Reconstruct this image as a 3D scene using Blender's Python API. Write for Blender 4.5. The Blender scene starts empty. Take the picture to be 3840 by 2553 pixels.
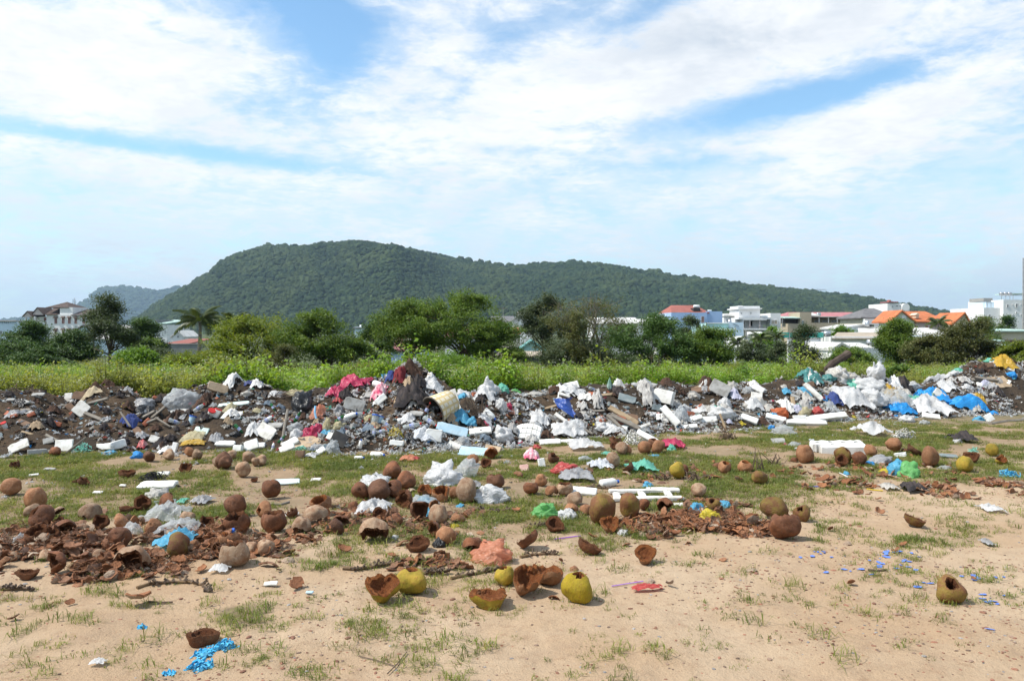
import bpy, math, random
import numpy as np
from mathutils import Vector, Matrix, Euler, noise as mnoise

sc = bpy.context.scene
COL = sc.collection
# ------------------------------------------------------------------ camera
CAM_H = 1.65          # eye height in metres
FPX = 3000.0          # focal length in photograph pixels (3840 wide)
HX, HY = 1920.0, 1240.0   # principal column and horizon row
cam_d = bpy.data.cameras.new('camera')
cam = bpy.data.objects.new('camera', cam_d); COL.objects.link(cam)
cam.location = (0, 0, CAM_H)
cam.rotation_euler = (math.radians(90), 0, 0)
cam_d.sensor_width = 36.0
cam_d.lens = FPX * 36.0 / 3840.0
cam_d.shift_y = -(1276.5 - HY) / 3840.0
cam_d.clip_start = 0.05
cam_d.clip_end = 20000.0
sc.camera = cam

# ------------------------------------------------------------------ light
SUN_EL, SUN_AZ = math.radians(54), math.radians(-101)     # azimuth from +Y, negative = left
sun_dir = Vector((math.sin(SUN_AZ) * math.cos(SUN_EL), math.cos(SUN_AZ) * math.cos(SUN_EL), math.sin(SUN_EL)))
sl = bpy.data.lights.new('sun', 'SUN'); so = bpy.data.objects.new('sun', sl); COL.objects.link(so)
sl.energy = 5.0; sl.angle = math.radians(0.53); sl.color = (1.0, 0.95, 0.86)
so.rotation_euler = (-sun_dir).to_track_quat('-Z', 'Y').to_euler()
so.location = (-20, 10, 40)

world = bpy.data.worlds.new('World'); sc.world = world; world.use_nodes = True
wt = world.node_tree
for n in list(wt.nodes): wt.nodes.remove(n)

class NB:
    """tiny node builder: sockets in, sockets out"""
    def __init__(s, t): s.t = t
    def n(s, typ, **kw):
        nd = s.t.nodes.new(typ)
        for k, v in kw.items(): setattr(nd, k, v)
        return nd
    def put(s, sock, v):
        if isinstance(v, bpy.types.NodeSocket): s.t.links.new(v, sock)
        else: sock.default_value = v
    def m(s, op, a, b=None, c=None, clamp=False):
        nd = s.n('ShaderNodeMath', operation=op, use_clamp=clamp)
        s.put(nd.inputs[0], a)
        if b is not None: s.put(nd.inputs[1], b)
        if c is not None: s.put(nd.inputs[2], c)
        return nd.outputs[0]
    def sm(s, v, lo, hi, o0=0.0, o1=1.0):
        nd = s.n('ShaderNodeMapRange', interpolation_type='SMOOTHSTEP')
        s.put(nd.inputs[0], v)
        nd.inputs[1].default_value = lo; nd.inputs[2].default_value = hi
        nd.inputs[3].default_value = o0; nd.inputs[4].default_value = o1
        return nd.outputs[0]
    def noise(s, vec, scale, detail=6, rough=.6, dist=0.0, dims='3D'):
        nd = s.n('ShaderNodeTexNoise', noise_dimensions=dims)
        if vec is not None: s.put(nd.inputs['Vector'], vec)
        nd.inputs['Scale'].default_value = scale; nd.inputs['Detail'].default_value = detail
        nd.inputs['Roughness'].default_value = rough; nd.inputs['Distortion'].default_value = dist
        return nd.outputs['Fac']
    def mix(s, f, a, b, typ='MIX'):
        nd = s.n('ShaderNodeMix', data_type='RGBA', blend_type=typ)
        s.put(nd.inputs[0], f); s.put(nd.inputs[6], a); s.put(nd.inputs[7], b)
        return nd.outputs[2]
    def comb(s, x, y, z):
        nd = s.n('ShaderNodeCombineXYZ')
        s.put(nd.inputs[0], x); s.put(nd.inputs[1], y); s.put(nd.inputs[2], z)
        return nd.outputs[0]

w = NB(wt)
gen = w.n('ShaderNodeTexCoord').outputs['Generated']
sep = w.n('ShaderNodeSeparateXYZ'); wt.links.new(gen, sep.inputs[0])
dx, dy, dz = sep.outputs
zc = w.m('MAXIMUM', dz, 0.0)
az = w.m('ARCTAN2', dx, dy)
el = w.m('ARCSINE', zc)
k = w.m('ADD', zc, 0.09)
qx, qy = w.m('DIVIDE', dx, k), w.m('DIVIDE', dy, k)
q = w.comb(qx, qy, 0.0)
def blob(px, py, sx, sy, tilt=0.0):
    """soft spot on the sky at photograph pixel (px, py), radii in pixels, tilt in pixels down per pixel right"""
    a0 = math.atan((px - HX) / FPX); e0 = math.atan((HY - py) / FPX * math.cos(a0))
    da = w.m('SUBTRACT', az, a0)
    de = w.m('ADD', w.m('SUBTRACT', el, e0), w.m('MULTIPLY', da, tilt))
    r = w.m('ADD', w.m('POWER', w.m('MULTIPLY', da, FPX / sx), 2.0), w.m('POWER', w.m('MULTIPLY', de, FPX / sy), 2.0))
    return w.m('EXPONENT', w.m('MULTIPLY', r, -1.0))
cover = None
for (px, py, sx, sy, tilt, a) in [
        (300, 230, 900, 200, .1, .42), (2700, 180, 800, 190, -.22, .55), (3350, 430, 420, 110, -.35, .40), (1500, 300, 260, 90, -.45, .22),
        (1700, 60, 330, 90, -.2, .18), (1500, 520, 900, 60, .05, .2), (700, 640, 900, 60, .05, .12),
        (1230, 180, 190, 190, .2, -.40), (1050, 430, 330, 90, .1, -.36), (2950, 375, 500, 55, -.12, -.48), (900, 590, 480, 35, .08, -.38),
        (1980, 120, 230, 60, -.3, -.16), (1150, 30, 300, 60, .1, -.34), (2450, 20, 260, 50, -.5, -.30), (3700, 120, 220, 90, -.2, -.12),
        (150, 490, 450, 30, .06, -.28), (2650, 610, 420, 26, .0, -.2), (1900, 560, 420, 24, .05, -.22)]:
    t = w.m('MULTIPLY', blob(px, py, sx, sy, tilt), a)
    cover = t if cover is None else w.m('ADD', cover, t)
n_big = w.noise(q, 1.1, 7, .58, .35)
n_fine = w.noise(q, 8.5, 8, .68, .25)
n_dia = w.noise(w.comb(w.m('ADD', w.m('MULTIPLY', az, 7.0), w.m('MULTIPLY', el, 3.0)), w.m('SUBTRACT', w.m('MULTIPLY', el, 15.0), w.m('MULTIPLY', az, 2.0)), 3.0), 1.7, 7, .64, .3)
dens = w.m('ADD', w.m('ADD', w.m('MULTIPLY', n_big, .62), w.m('MULTIPLY', n_fine, .78)), w.m('ADD', w.m('MULTIPLY', n_dia, .55), w.m('MULTIPLY', cover, .85)))
thick = w.sm(dens, .89, 1.24)
# thin high veil, closing towards the horizon
veil_h = w.sm(el, .02, .30, .96, .42)
veil = w.m('MULTIPLY', veil_h, w.sm(w.m('ADD', w.m('MULTIPLY', n_dia, .7), w.m('ADD', w.m('MULTIPLY', n_fine, .25), w.m('MULTIPLY', cover, .9))), .20, .54))
sky = w.n('ShaderNodeTexSky', sky_type='NISHITA')
sky.sun_disc = False; sky.sun_elevation = SUN_EL; sky.sun_rotation = SUN_AZ
sky.air_density = 1.1; sky.dust_density = .6; sky.ozone_density = 2.2; sky.altitude = 0
skyc = w.mix(1.0, sky.outputs[0], (1.6, 1.95, 2.0, 1), 'MULTIPLY')
# cloud tone: sunlit white, thick bases greyer, cooler haze tone low down
tone = w.noise(w.comb(w.m('MULTIPLY', az, 4.0), w.m('MULTIPLY', el, 9.0), 7.0), 1.7, 6, .6, .4)
shade = w.m('ADD', w.m('MULTIPLY', w.sm(w.m('ADD', w.m('MULTIPLY', tone, .6), w.m('MULTIPLY', n_fine, .4)), .42, .64), .30), w.m('MULTIPLY', w.m('MULTIPLY', blob(2800, 90, 420, 130, -.15), w.sm(tone, .25, .6)), .62))
cl_hi = w.mix(shade, (10.6, 10.7, 10.8, 1), (5.6, 6.5, 7.6, 1))
cl_lo = w.mix(w.sm(tone, .36, .66), (9.4, 10.0, 10.4, 1), (7.0, 8.3, 9.3, 1))
clc = w.mix(w.sm(el, .04, .20), cl_lo, cl_hi)
veilc = w.mix(w.sm(el, .0, .2), (7.3, 8.7, 9.6, 1), (8.8, 9.7, 10.5, 1))
c1 = w.mix(veil, skyc, veilc)
# low heaped clouds near the horizon
low = w.m('MULTIPLY', w.sm(w.m('ADD', w.noise(w.comb(w.m('ADD', w.m('MULTIPLY', az, 9.0), w.m('MULTIPLY', el, 9.0)), w.m('MULTIPLY', el, 22.0), 1.0), 1.0, 6, .62, .5), w.m('MULTIPLY', cover, .2)), .52, .70), w.m('MULTIPLY', w.sm(el, .03, .08), w.sm(el, .10, .17, 1, 0)))
c2 = w.mix(w.m('MULTIPLY', low, .9), w.mix(thick, c1, clc), (9.3, 9.6, 9.9, 1))
bg = w.n('ShaderNodeBackground'); wt.links.new(c2, bg.inputs[0]); bg.inputs[1].default_value = 0.086
wo = w.n('ShaderNodeOutputWorld'); wt.links.new(bg.outputs[0], wo.inputs[0])

sc.view_settings.view_transform = 'Standard'; sc.view_settings.look = 'None'
sc.view_settings.exposure = 0.27; sc.view_settings.gamma = 1.0; sc.view_settings.use_curve_mapping = False
sc.render.engine = 'CYCLES'
sc.cycles.max_bounces = 6; sc.cycles.diffuse_bounces = 2; sc.cycles.glossy_bounces = 2
sc.cycles.transmission_bounces = 4; sc.cycles.transparent_max_bounces = 12; sc.cycles.volume_bounces = 0
sc.cycles.caustics_reflective = False; sc.cycles.caustics_refractive = False
sc.cycles.use_denoising = True
world.cycles.sampling_method = 'MANUAL'; world.cycles.sample_map_resolution = 128
# ------------------------------------------------------------------ helpers
RNG = np.random.default_rng(7)
random.seed(7)
def _hash(ix, iy, seed):
    n = (ix.astype(np.int64) * 374761393 + iy.astype(np.int64) * 668265263 + seed * 982451653) & 0x7fffffff
    n = ((n ^ (n >> 13)) * 1274126177) & 0x7fffffff
    n = (n ^ (n >> 16)) & 0xffff
    return n / 65535.0
def vnoise(x, y, seed=0):
    x = np.asarray(x, float); y = np.asarray(y, float)
    ix, iy = np.floor(x), np.floor(y)
    fx, fy = x - ix, y - iy
    fx = fx * fx * (3 - 2 * fx); fy = fy * fy * (3 - 2 * fy)
    a, b = _hash(ix, iy, seed), _hash(ix + 1, iy, seed)
    c, d = _hash(ix, iy + 1, seed), _hash(ix + 1, iy + 1, seed)
    return (a * (1 - fx) + b * fx) * (1 - fy) + (c * (1 - fx) + d * fx) * fy
def fbm(x, y, seed=0, octv=4, gain=.5):
    s, a, t = 0.0, 1.0, 0.0
    for i in range(octv):
        s = s + a * vnoise(np.asarray(x) * 2 ** i, np.asarray(y) * 2 ** i, seed + i * 17); t += a; a *= gain
    return s / t
def sstep(v, lo, hi):
    t = np.clip((np.asarray(v, float) - lo) / (hi - lo), 0, 1)
    return t * t * (3 - 2 * t)

def setprops(o, label=None, cat=None, group=None, kind=None):
    if label: o['label'] = label
    if cat: o['category'] = cat
    if group: o['group'] = group
    if kind: o['kind'] = kind
    return o
def mk_mesh(name, V, F, mats=(), midx=None, smooth=False):
    me = bpy.data.meshes.new(name)
    V = np.asarray(V, dtype=np.float32)
    if isinstance(F, np.ndarray):
        nv, k = len(V), F.shape[1]
        me.vertices.add(nv); me.vertices.foreach_set('co', V.ravel())
        me.loops.add(F.size); me.loops.foreach_set('vertex_index', F.ravel().astype(np.int32))
        me.polygons.add(len(F))
        me.polygons.foreach_set('loop_start', np.arange(0, F.size, k, dtype=np.int32))
        me.update(calc_edges=True)
    else:
        me.from_pydata([tuple(map(float, v)) for v in V], [], [tuple(int(i) for i in f) for f in F])
    for m in mats: me.materials.append(m)
    if midx is not None: me.polygons.foreach_set('material_index', np.asarray(midx, dtype=np.int32))
    me.polygons.foreach_set('use_smooth', np.full(len(me.polygons), bool(smooth)))
    me.update()
    return me
def mk_obj(name, me, parent=None, loc=(0, 0, 0), rot=(0, 0, 0), scale=(1, 1, 1)):
    o = bpy.data.objects.new(name, me); COL.objects.link(o)
    o.location = loc; o.rotation_euler = rot; o.scale = scale
    if parent is not None: o.parent = parent
    return o
def mk_empty(name, loc=(0, 0, 0), rz=0.0):
    o = bpy.data.objects.new(name, None); COL.objects.link(o)
    o.location = loc; o.rotation_euler = (0, 0, rz); o.empty_display_size = .2
    return o
class MB:
    """collects simple shapes into one mesh"""
    def __init__(s): s.V = []; s.F = []; s.I = []
    def add(s, V, F, mi=0):
        b = len(s.V); s.V.extend([tuple(v) for v in V])
        s.F.extend([tuple(i + b for i in f) for f in F]); s.I.extend([mi] * len(F)); return s
    def box(s, x0, x1, y0, y1, z0, z1, mi=0):
        return s.add([(x0, y0, z0), (x1, y0, z0), (x1, y1, z0), (x0, y1, z0), (x0, y0, z1), (x1, y0, z1), (x1, y1, z1), (x0, y1, z1)],
                     [(0, 3, 2, 1), (4, 5, 6, 7), (0, 1, 5, 4), (1, 2, 6, 5), (2, 3, 7, 6), (3, 0, 4, 7)], mi)
    def tube(s, pts, rad, n=6, mi=0, cap=True):
        pts = [Vector(p) for p in pts]; V = []; F = []
        if not hasattr(rad, '__len__'): rad = [rad] * len(pts)
        up = Vector((0.13, 0.27, 1)).normalized()
        for i, p in enumerate(pts):
            d = (pts[min(i + 1, len(pts) - 1)] - pts[max(i - 1, 0)])
            d = d.normalized() if d.length > 1e-9 else Vector((0, 0, 1))
            a = d.cross(up)
            if a.length < .1: a = d.cross(Vector((1, 0, 0)))
            a.normalize(); b = d.cross(a)
            for j in range(n):
                t = 2 * math.pi * j / n
                V.append(p + (a * math.cos(t) + b * math.sin(t)) * rad[i])
        for i in range(len(pts) - 1):
            for j in range(n):
                F.append((i * n + j, i * n + (j + 1) % n, (i + 1) * n + (j + 1) % n, (i + 1) * n + j))
        if cap:
            F.append(tuple(range(n - 1, -1, -1))); F.append(tuple((len(pts) - 1) * n + j for j in range(n)))
        return s.add(V, F, mi)
    def lathe(s, prof, n=12, mi=0):
        V = []; F = []
        for (r, z) in prof:
            for j in range(n):
                t = 2 * math.pi * j / n; V.append((r * math.cos(t), r * math.sin(t), z))
        for i in range(len(prof) - 1):
            for j in range(n):
                F.append((i * n + j, i * n + (j + 1) % n, (i + 1) * n + (j + 1) % n, (i + 1) * n + j))
        return s.add(V, F, mi)
    def mesh(s, name, mats, smooth=False): return mk_mesh(name, s.V, s.F, mats, s.I, smooth)
    def obj(s, name, mats, parent=None, smooth=False, **kw):
        return mk_obj(name, s.mesh(name, mats if isinstance(mats, (list, tuple)) else [mats], smooth), parent, **kw)

# ------------------------------------------------------------------ materials
def new_mat(name):
    m = bpy.data.materials.new(name); m.use_nodes = True
    t = m.node_tree
    for n in list(t.nodes): t.nodes.remove(n)
    b = NB(t); out = b.n('ShaderNodeOutputMaterial')
    return m, b, out
def principled(b, col, rough=.7, spec=.4, **kw):
    p = b.n('ShaderNodeBsdfPrincipled'); b.put(p.inputs['Base Color'], col if not isinstance(col, tuple) else (*col[:3], 1))
    b.put(p.inputs['Roughness'], rough); p.inputs['Specular IOR Level'].default_value = spec
    for k_, v in kw.items(): b.put(p.inputs[k_], v)
    return p
def bump(b, h, strength=.3, dist=.02):
    n = b.n('ShaderNodeBump'); b.put(n.inputs['Height'], h)
    n.inputs['Strength'].default_value = strength; n.inputs['Distance'].default_value = dist
    return n.outputs[0]
def c4(c): return (c[0], c[1], c[2], 1)
def matte(name, col, col2=None, scale=6.0, rough=.75, spec=.3, bmp=.0, bscale=30.0, dirt=0.0, dirtcol=(.12, .09, .06), coord='Object', metal=0.0, lo=.35, hi=.65, rnd=.0):
    """mottled principled: two tones by noise, optional grime and relief"""
    m, b, out = new_mat(name)
    co = b.n('ShaderNodeTexCoord').outputs[coord]
    col2 = col2 or tuple(c * .75 for c in col)
    c = b.mix(b.sm(b.noise(co, scale, 5), lo, hi), c4(col), c4(col2))
    if rnd:
        oi = b.n('ShaderNodeObjectInfo').outputs['Random']
        hsv = b.n('ShaderNodeHueSaturation'); b.put(hsv.inputs['Color'], c)
        b.put(hsv.inputs['Value'], b.m('ADD', b.m('MULTIPLY', oi, 2 * rnd), 1 - rnd)); c = hsv.outputs[0]
    if dirt: c = b.mix(b.m('MULTIPLY', b.sm(b.noise(co, scale * 2.3, 7, .7), .48, .72), dirt), c, c4(dirtcol))
    p = principled(b, c, rough, spec, Metallic=metal)
    if bmp: b.put(p.inputs['Normal'], bump(b, b.noise(co, bscale, 6), bmp, .01))
    b.t.links.new(p.outputs[0], out.inputs[0]); return m
def film(name, col, clear=.0, transl=.4, rough=.28, col2=None, scale=3.0, dirt=.0):
    """thin plastic film: glossy, light passes through, optionally see-through"""
    m, b, out = new_mat(name)
    co = b.n('ShaderNodeTexCoord').outputs['Object']
    c = b.mix(b.sm(b.noise(co, scale, 4), .4, .65), c4(col), c4(col2 or tuple(x * .85 for x in col)))
    if dirt: c = b.mix(b.m('MULTIPLY', b.sm(b.noise(co, scale * 3, 6, .7), .5, .7), dirt), c, (.16, .13, .10, 1))
    p = principled(b, c, rough, .5)
    vo = b.n('ShaderNodeTexVoronoi', feature='DISTANCE_TO_EDGE'); gn = b.n('ShaderNodeTexCoord').outputs['Generated']
    wob = b.n('ShaderNodeVectorMath', operation='ADD'); b.put(wob.inputs[0], gn); nz = b.n('ShaderNodeTexNoise'); b.put(nz.inputs['Vector'], gn); nz.inputs['Scale'].default_value = 3.0; b.put(wob.inputs[1], nz.outputs['Color'])
    b.put(vo.inputs['Vector'], wob.outputs[0]); vo.inputs['Scale'].default_value = 4.5
    b.put(p.inputs['Normal'], bump(b, b.m('ADD', b.m('POWER', vo.outputs['Distance'], .5), b.m('MULTIPLY', b.noise(gn, 11.0, 5, .65), .6)), .42, .03))
    tr = b.n('ShaderNodeBsdfTranslucent'); b.put(tr.inputs[0], c)
    mx = b.n('ShaderNodeMixShader'); mx.inputs[0].default_value = transl
    b.t.links.new(p.outputs[0], mx.inputs[1]); b.t.links.new(tr.outputs[0], mx.inputs[2])
    last = mx.outputs[0]
    if clear:
        tp = b.n('ShaderNodeBsdfTransparent'); m2 = b.n('ShaderNodeMixShader'); m2.inputs[0].default_value = clear
        b.t.links.new(last, m2.inputs[1]); b.t.links.new(tp.outputs[0], m2.inputs[2]); last = m2.outputs[0]
    b.t.links.new(last, out.inputs[0]); return m
def leafmat(name, cols, rough=.55, transl=.35, patch=None, patch_scale=.12, spec=.35, rnd=.25):
    """leaf: colour varies per plant and by place; light shines through"""
    m, b, out = new_mat(name)
    pos = b.n('ShaderNodeNewGeometry')
    oi = b.n('ShaderNodeObjectInfo').outputs['Random']
    f = b.sm(b.noise(pos.outputs['Position'], 1.3, 4), .38, .62)
    c = b.mix(f, c4(cols[0]), c4(cols[1]))
    if len(cols) > 2: c = b.mix(b.sm(b.noise(pos.outputs['Position'], 9.0, 2), .55, .68), c, c4(cols[2]))
    if patch: c = b.mix(b.sm(b.noise(pos.outputs['Position'], patch_scale, 3), .46, .60), c, c4(patch))
    hsv = b.n('ShaderNodeHueSaturation'); b.put(hsv.inputs['Color'], c)
    b.put(hsv.inputs['Value'], b.m('ADD', b.m('MULTIPLY', oi, 2 * rnd), 1 - rnd)); c = hsv.outputs[0]
    p = principled(b, c, rough, spec)
    tr = b.n('ShaderNodeBsdfTranslucent'); b.put(tr.inputs[0], b.mix(1.0, c, (1.25, 1.2, .5, 1), 'MULTIPLY'))
    mx = b.n('ShaderNodeMixShader'); mx.inputs[0].default_value = transl
    b.t.links.new(p.outputs[0], mx.inputs[1]); b.t.links.new(tr.outputs[0], mx.inputs[2]); b.t.links.new(mx.outputs[0], out.inputs[0])
    return m

# ------------------------------------------------------------------ terrain
def tbl(us, T):  # table of (photo column, value), read at tan(azimuth)
    xs = (np.array([t[0] for t in T], float) - HX) / FPX
    return np.interp(us, xs, [t[1] for t in T])
def row2Y(r): return CAM_H * FPX / (np.asarray(r, float) - HY)
BASE_T = [(-2500, 1720), (0, 1712), (300, 1700), (900, 1690), (1300, 1700), (1800, 1690), (2050, 1650), (2300, 1645), (2600, 1620), (3000, 1590), (3300, 1572), (3600, 1558), (3840, 1548), (6500, 1500)]
CREST_UP = 14.0
CREST_T = [(-2500, 1470), (0, 1478), (150, 1472), (260, 1505), (350, 1452), (480, 1470), (545, 1512), (660, 1492), (830, 1462), (960, 1462), (1100, 1505), (1200, 1478), (1320, 1452), (1440, 1436), (1530, 1394), (1620, 1432), (1720, 1492), (1850, 1472), (1960, 1498), (2100, 1474), (2250, 1462), (2400, 1448), (2500, 1448), (2600, 1470), (2750, 1462), (2900, 1448), (3000, 1432), (3150, 1425), (3300, 1420), (3420, 1440), (3550, 1422), (3650, 1378), (3750, 1372), (3840, 1372), (6500, 1400)]
def ground_z(x, y):
    x = np.asarray(x, float); y = np.asarray(y, float)
    z = -0.9 * sstep(y, 15, 48) - 1.1 * sstep(y, 48, 100) - 1.4 * sstep(y, 100, 260)
    near = sstep(y, 40, 14)
    z = z + near * (.07 * (fbm(x * .35, y * .35, 3, 3) - .5) + .045 * (fbm(x * 1.7, y * 1.7, 5, 3) - .5) + .026 * (fbm(x * 7, y * 7, 9, 3) - .5))
    return z
def bank_z(x, y):
    x = np.asarray(x, float); y = np.asarray(y, float)
    u = x / np.maximum(y, .5)
    yb = row2Y(tbl(u, BASE_T)); yc = yb + 2.1
    zc_ = CAM_H - (tbl(u, CREST_T) - CREST_UP - HY) / FPX * yc
    wob = .5 * (fbm(x * .8, y * .8, 31, 3) - .5)
    t = (y - yb + wob) / 2.1
    front = np.clip(t, 0, 1) ** .85
    front = front * (1.0 - .15 * front * (1 - front))
    back = 1 - sstep(t, 1.08, 2.6)
    h = zc_ * np.where(t < 1.0, front, np.minimum(1.0, back))
    lump = .46 * (fbm(x * 1.3, y * 1.3, 41, 4, .6) - .5) + .09 * (fbm(x * 6, y * 6, 47, 3) - .5)
    h = h + lump * sstep(h, .02, .35) * .8
    return np.where((t <= 0) | (t > 2.6), -1.0, ground_z(x, y) + h - .03)
def top_z(x, y): return np.maximum(ground_z(x, y), bank_z(x, y))
_YS = 1.5 * (70 / 1.5) ** np.linspace(0, 1, 4000)
def hit(px, py):
    """where the ray through photograph pixel (px, py) meets the ground or the bank"""
    u, v = (px - HX) / FPX, (py - HY) / FPX
    zr = CAM_H - v * _YS
    idx = np.nonzero(zr <= top_z(u * _YS, _YS))[0]
    Y = _YS[idx[0]] if len(idx) else 45.0
    yb = float(row2Y(tbl(u, BASE_T)))
    if Y > yb + 2.5: Y = yb + 2.0        # just over the crest: belongs on top of the bank
    return np.array([u * Y, Y, float(top_z(np.array([u * Y]), np.array([Y]))[0])])
def pt(px, py, Y): return np.array([(px - HX) / FPX * Y, Y, CAM_H - (py - HY) / FPX * Y])
def to_px(x, y, z): return HX + FPX * x / y, HY + FPX * (CAM_H - z) / y

# grass cover (0..1) as it grows on the lot, laid out along the ground
def grass_cover(x, y):
    px, py = HX + FPX * x / y, HY + FPX * CAM_H / y
    n = fbm(x * 1.1, y * 1.1, 61, 4, .6); n2 = fbm(x * 3.2, y * 3.2, 67, 3)
    edge = np.interp(px, [-2000, 0, 900, 1900, 2300, 3000, 3840, 6000], [2000, 1960, 1990, 2040, 2020, 1850, 1800, 1760])
    lawn = sstep(py, edge + 110, edge - 110) * sstep(py, 1560, 1640)
    g = lawn * sstep(n + .35 * (n2 - .5), .34, .56)
    for (cx, cy, rx, ry, a) in [(90, 2260, 190, 30, .95), (900, 2310, 180, 75, 1.0), (1060, 2250, 130, 60, .5), (1550, 2400, 360, 120, .55), (2350, 2420, 350, 90, .18), (3350, 2260, 300, 70, .22), (620, 2330, 200, 60, .3), (250, 2330, 200, 40, .3), (1650, 2050, 330, 90, .75), (480, 2230, 150, 50, .7), (1250, 2090, 300, 70, .6), (380, 2400, 150, 90, .25), (1000, 2480, 320, 70, .5), (1930, 2290, 120, 60, .45), (3200, 2160, 500, 45, .4), (3500, 2020, 350, 60, .5), (3250, 1930, 400, 50, .5), (2700, 2130, 300, 60, .2), (2080, 2280, 200, 60, .35), (150, 2540, 250, 40, .5), (1800, 2530, 340, 50, .5), (3000, 2290, 260, 60, .25), (1850, 2180, 500, 70, .35)]:
        g = np.maximum(g, a * np.exp(-((px - cx) / rx) ** 2 - ((py - cy) / ry) ** 2) * sstep(n2, .30, .62))
    return np.clip(g, 0, 1)

def terrain_mats():
    m, b, out = new_mat('sandy_soil')
    geo = b.n('ShaderNodeNewGeometry').outputs['Position']
    at = b.n('ShaderNodeAttribute', attribute_name='grass').outputs['Fac']
    far = b.n('ShaderNodeAttribute', attribute_name='far').outputs['Fac']
    n1, n2, n3 = b.noise(geo, .7, 6, .6), b.noise(geo, 5.0, 6, .65), b.noise(geo, 60.0, 4, .7)
    sand = b.mix(b.sm(n1, .35, .65), (.475, .355, .24, 1), (.41, .285, .178, 1))
    sand = b.mix(b.m('MULTIPLY', b.sm(n2, .5, .75), .5), sand, (.31, .20, .125, 1))
    sand = b.mix(b.m('MULTIPLY', b.sm(b.noise(geo, 1.9, 7, .7), .52, .66), .55), sand, (.335, .235, .155, 1))
    sand = b.mix(b.m('MULTIPLY', b.sm(b.noise(geo, 11.0, 6, .7), .54, .68), .5), sand, (.30, .19, .115, 1))
    sand = b.mix(b.m('MULTIPLY', b.sm(n3, .56, .72), .55), sand, (.27, .15, .085, 1))
    dirt = b.mix(b.sm(n2, .35, .65), (.27, .20, .125, 1), (.16, .125, .075, 1))
    c = b.mix(b.m('MULTIPLY', b.sm(b.m('ADD', at, b.m('MULTIPLY', b.m('SUBTRACT', n2, .5), .5)), .25, .8), .85), sand, dirt)
    c = b.mix(b.m('MULTIPLY', b.n('ShaderNodeAttribute', attribute_name='lawn').outputs['Fac'], b.sm(n2, .25, .6, .55, .9)), c, b.mix(b.sm(n1, .35, .65), (.22, .165, .10, 1), (.29, .20, .125, 1)))
    c = b.mix(far, c, (.07, .085, .035, 1))
    p = principled(b, c, .9, .15)
    b.put(p.inputs['Normal'], bump(b, b.m('ADD', b.noise(geo, 26.0, 8, .7), b.m('MULTIPLY', b.noise(geo, 90.0, 4, .7), .5)), .8, .025))
    b.t.links.new(p.outputs[0], out.inputs[0])
    m2, b, out = new_mat('dark_earth')
    geo = b.n('ShaderNodeNewGeometry').outputs['Position']
    n1, n2 = b.noise(geo, 1.2, 6, .6), b.noise(geo, 14.0, 7, .7)
    c = b.mix(b.sm(n1, .35, .65), (.055, .043, .033, 1), (.115, .08, .052, 1))
    c = b.mix(b.sm(n2, .45, .7), c, (.028, .024, .021, 1))
    c = b.mix(b.m('MULTIPLY', b.sm(b.noise(geo, 40.0, 5, .7), .6, .7), .6), c, (.26, .21, .16, 1))
    p = principled(b, c, .95, .1)
    b.put(p.inputs['Normal'], bump(b, b.noise(geo, 18.0, 9, .75), 1.0, .06))
    b.t.links.new(p.outputs[0], out.inputs[0])
    return m, m2
M_SOIL, M_EARTH = terrain_mats()

def build_ground():
    rows = np.concatenate([np.linspace(-30, 1.2, 12), 1.4 * (22 / 1.4) ** np.linspace(0, 1, 300), 22.3 * (9000 / 22.3) ** np.linspace(0, 1, 90)])
    us = np.concatenate([-np.geomspace(8, .9, 22), np.linspace(-.86, .86, 380), np.geomspace(.9, 8, 22)])
    U, R = np.meshgrid(us, rows)
    S = np.where(R > 1.3, R, 1.3)
    X, Y = U * S, R
    Z = ground_z(X, Y)
    V = np.stack([X, Y, Z], -1).reshape(-1, 3)
    nr, nc = len(rows), len(us)
    i = (np.arange(nr - 1)[:, None] * nc + np.arange(nc - 1)[None]).reshape(-1)
    F = np.stack([i, i + 1, i + nc + 1, i + nc], 1)
    me = mk_mesh('ground', V, F, [M_SOIL], smooth=True)
    a = me.attributes.new('grass', 'FLOAT', 'POINT')
    a.data.foreach_set('value', np.where(V[:, 1] > 1.3, grass_cover(V[:, 0], np.maximum(V[:, 1], 1.3)), .1).astype(np.float32))
    px, py = HX + FPX * V[:, 0] / np.maximum(V[:, 1], 1.3), HY + FPX * CAM_H / np.maximum(V[:, 1], 1.3)
    edge = np.interp(px, [-2000, 0, 900, 1900, 2300, 3000, 3840, 6000], [1990, 1960, 1990, 2010, 1960, 1800, 1745, 1700])
    a = me.attributes.new('lawn', 'FLOAT', 'POINT'); a.data.foreach_set('value', sstep(py + 160 * (fbm(V[:, 0], V[:, 1], 55, 3) - .5), edge + 70, edge - 90).astype(np.float32))
    a = me.attributes.new('far', 'FLOAT', 'POINT'); a.data.foreach_set('value', sstep(V[:, 1], 13, 18).astype(np.float32))
    return setprops(mk_obj('ground', me), 'sandy waste ground with worn grass', 'ground', kind='structure')
build_ground()
def build_bank():
    us = np.linspace(-1.3, 1.3, 520); ts = np.linspace(-.05, 5.4, 90)
    U, T = np.meshgrid(us, ts)
    Y = row2Y(tbl(U, BASE_T)) + T - .35
    X = U * Y
    Z = bank_z(X, Y); Z = np.where(Z < -.5, ground_z(X, Y) - .05, Z)
    V = np.stack([X, Y, Z], -1).reshape(-1, 3); nr, nc = len(ts), len(us)
    i = (np.arange(nr - 1)[:, None] * nc + np.arange(nc - 1)[None]).reshape(-1)
    F = np.stack([i, i + 1, i + nc + 1, i + nc], 1)
    return setprops(mk_obj('earth_bank', mk_mesh('earth_bank', V, F, [M_EARTH], smooth=True)), 'long dumped bank of dark earth under the rubbish', 'earth bank', kind='structure')
build_bank()

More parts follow.
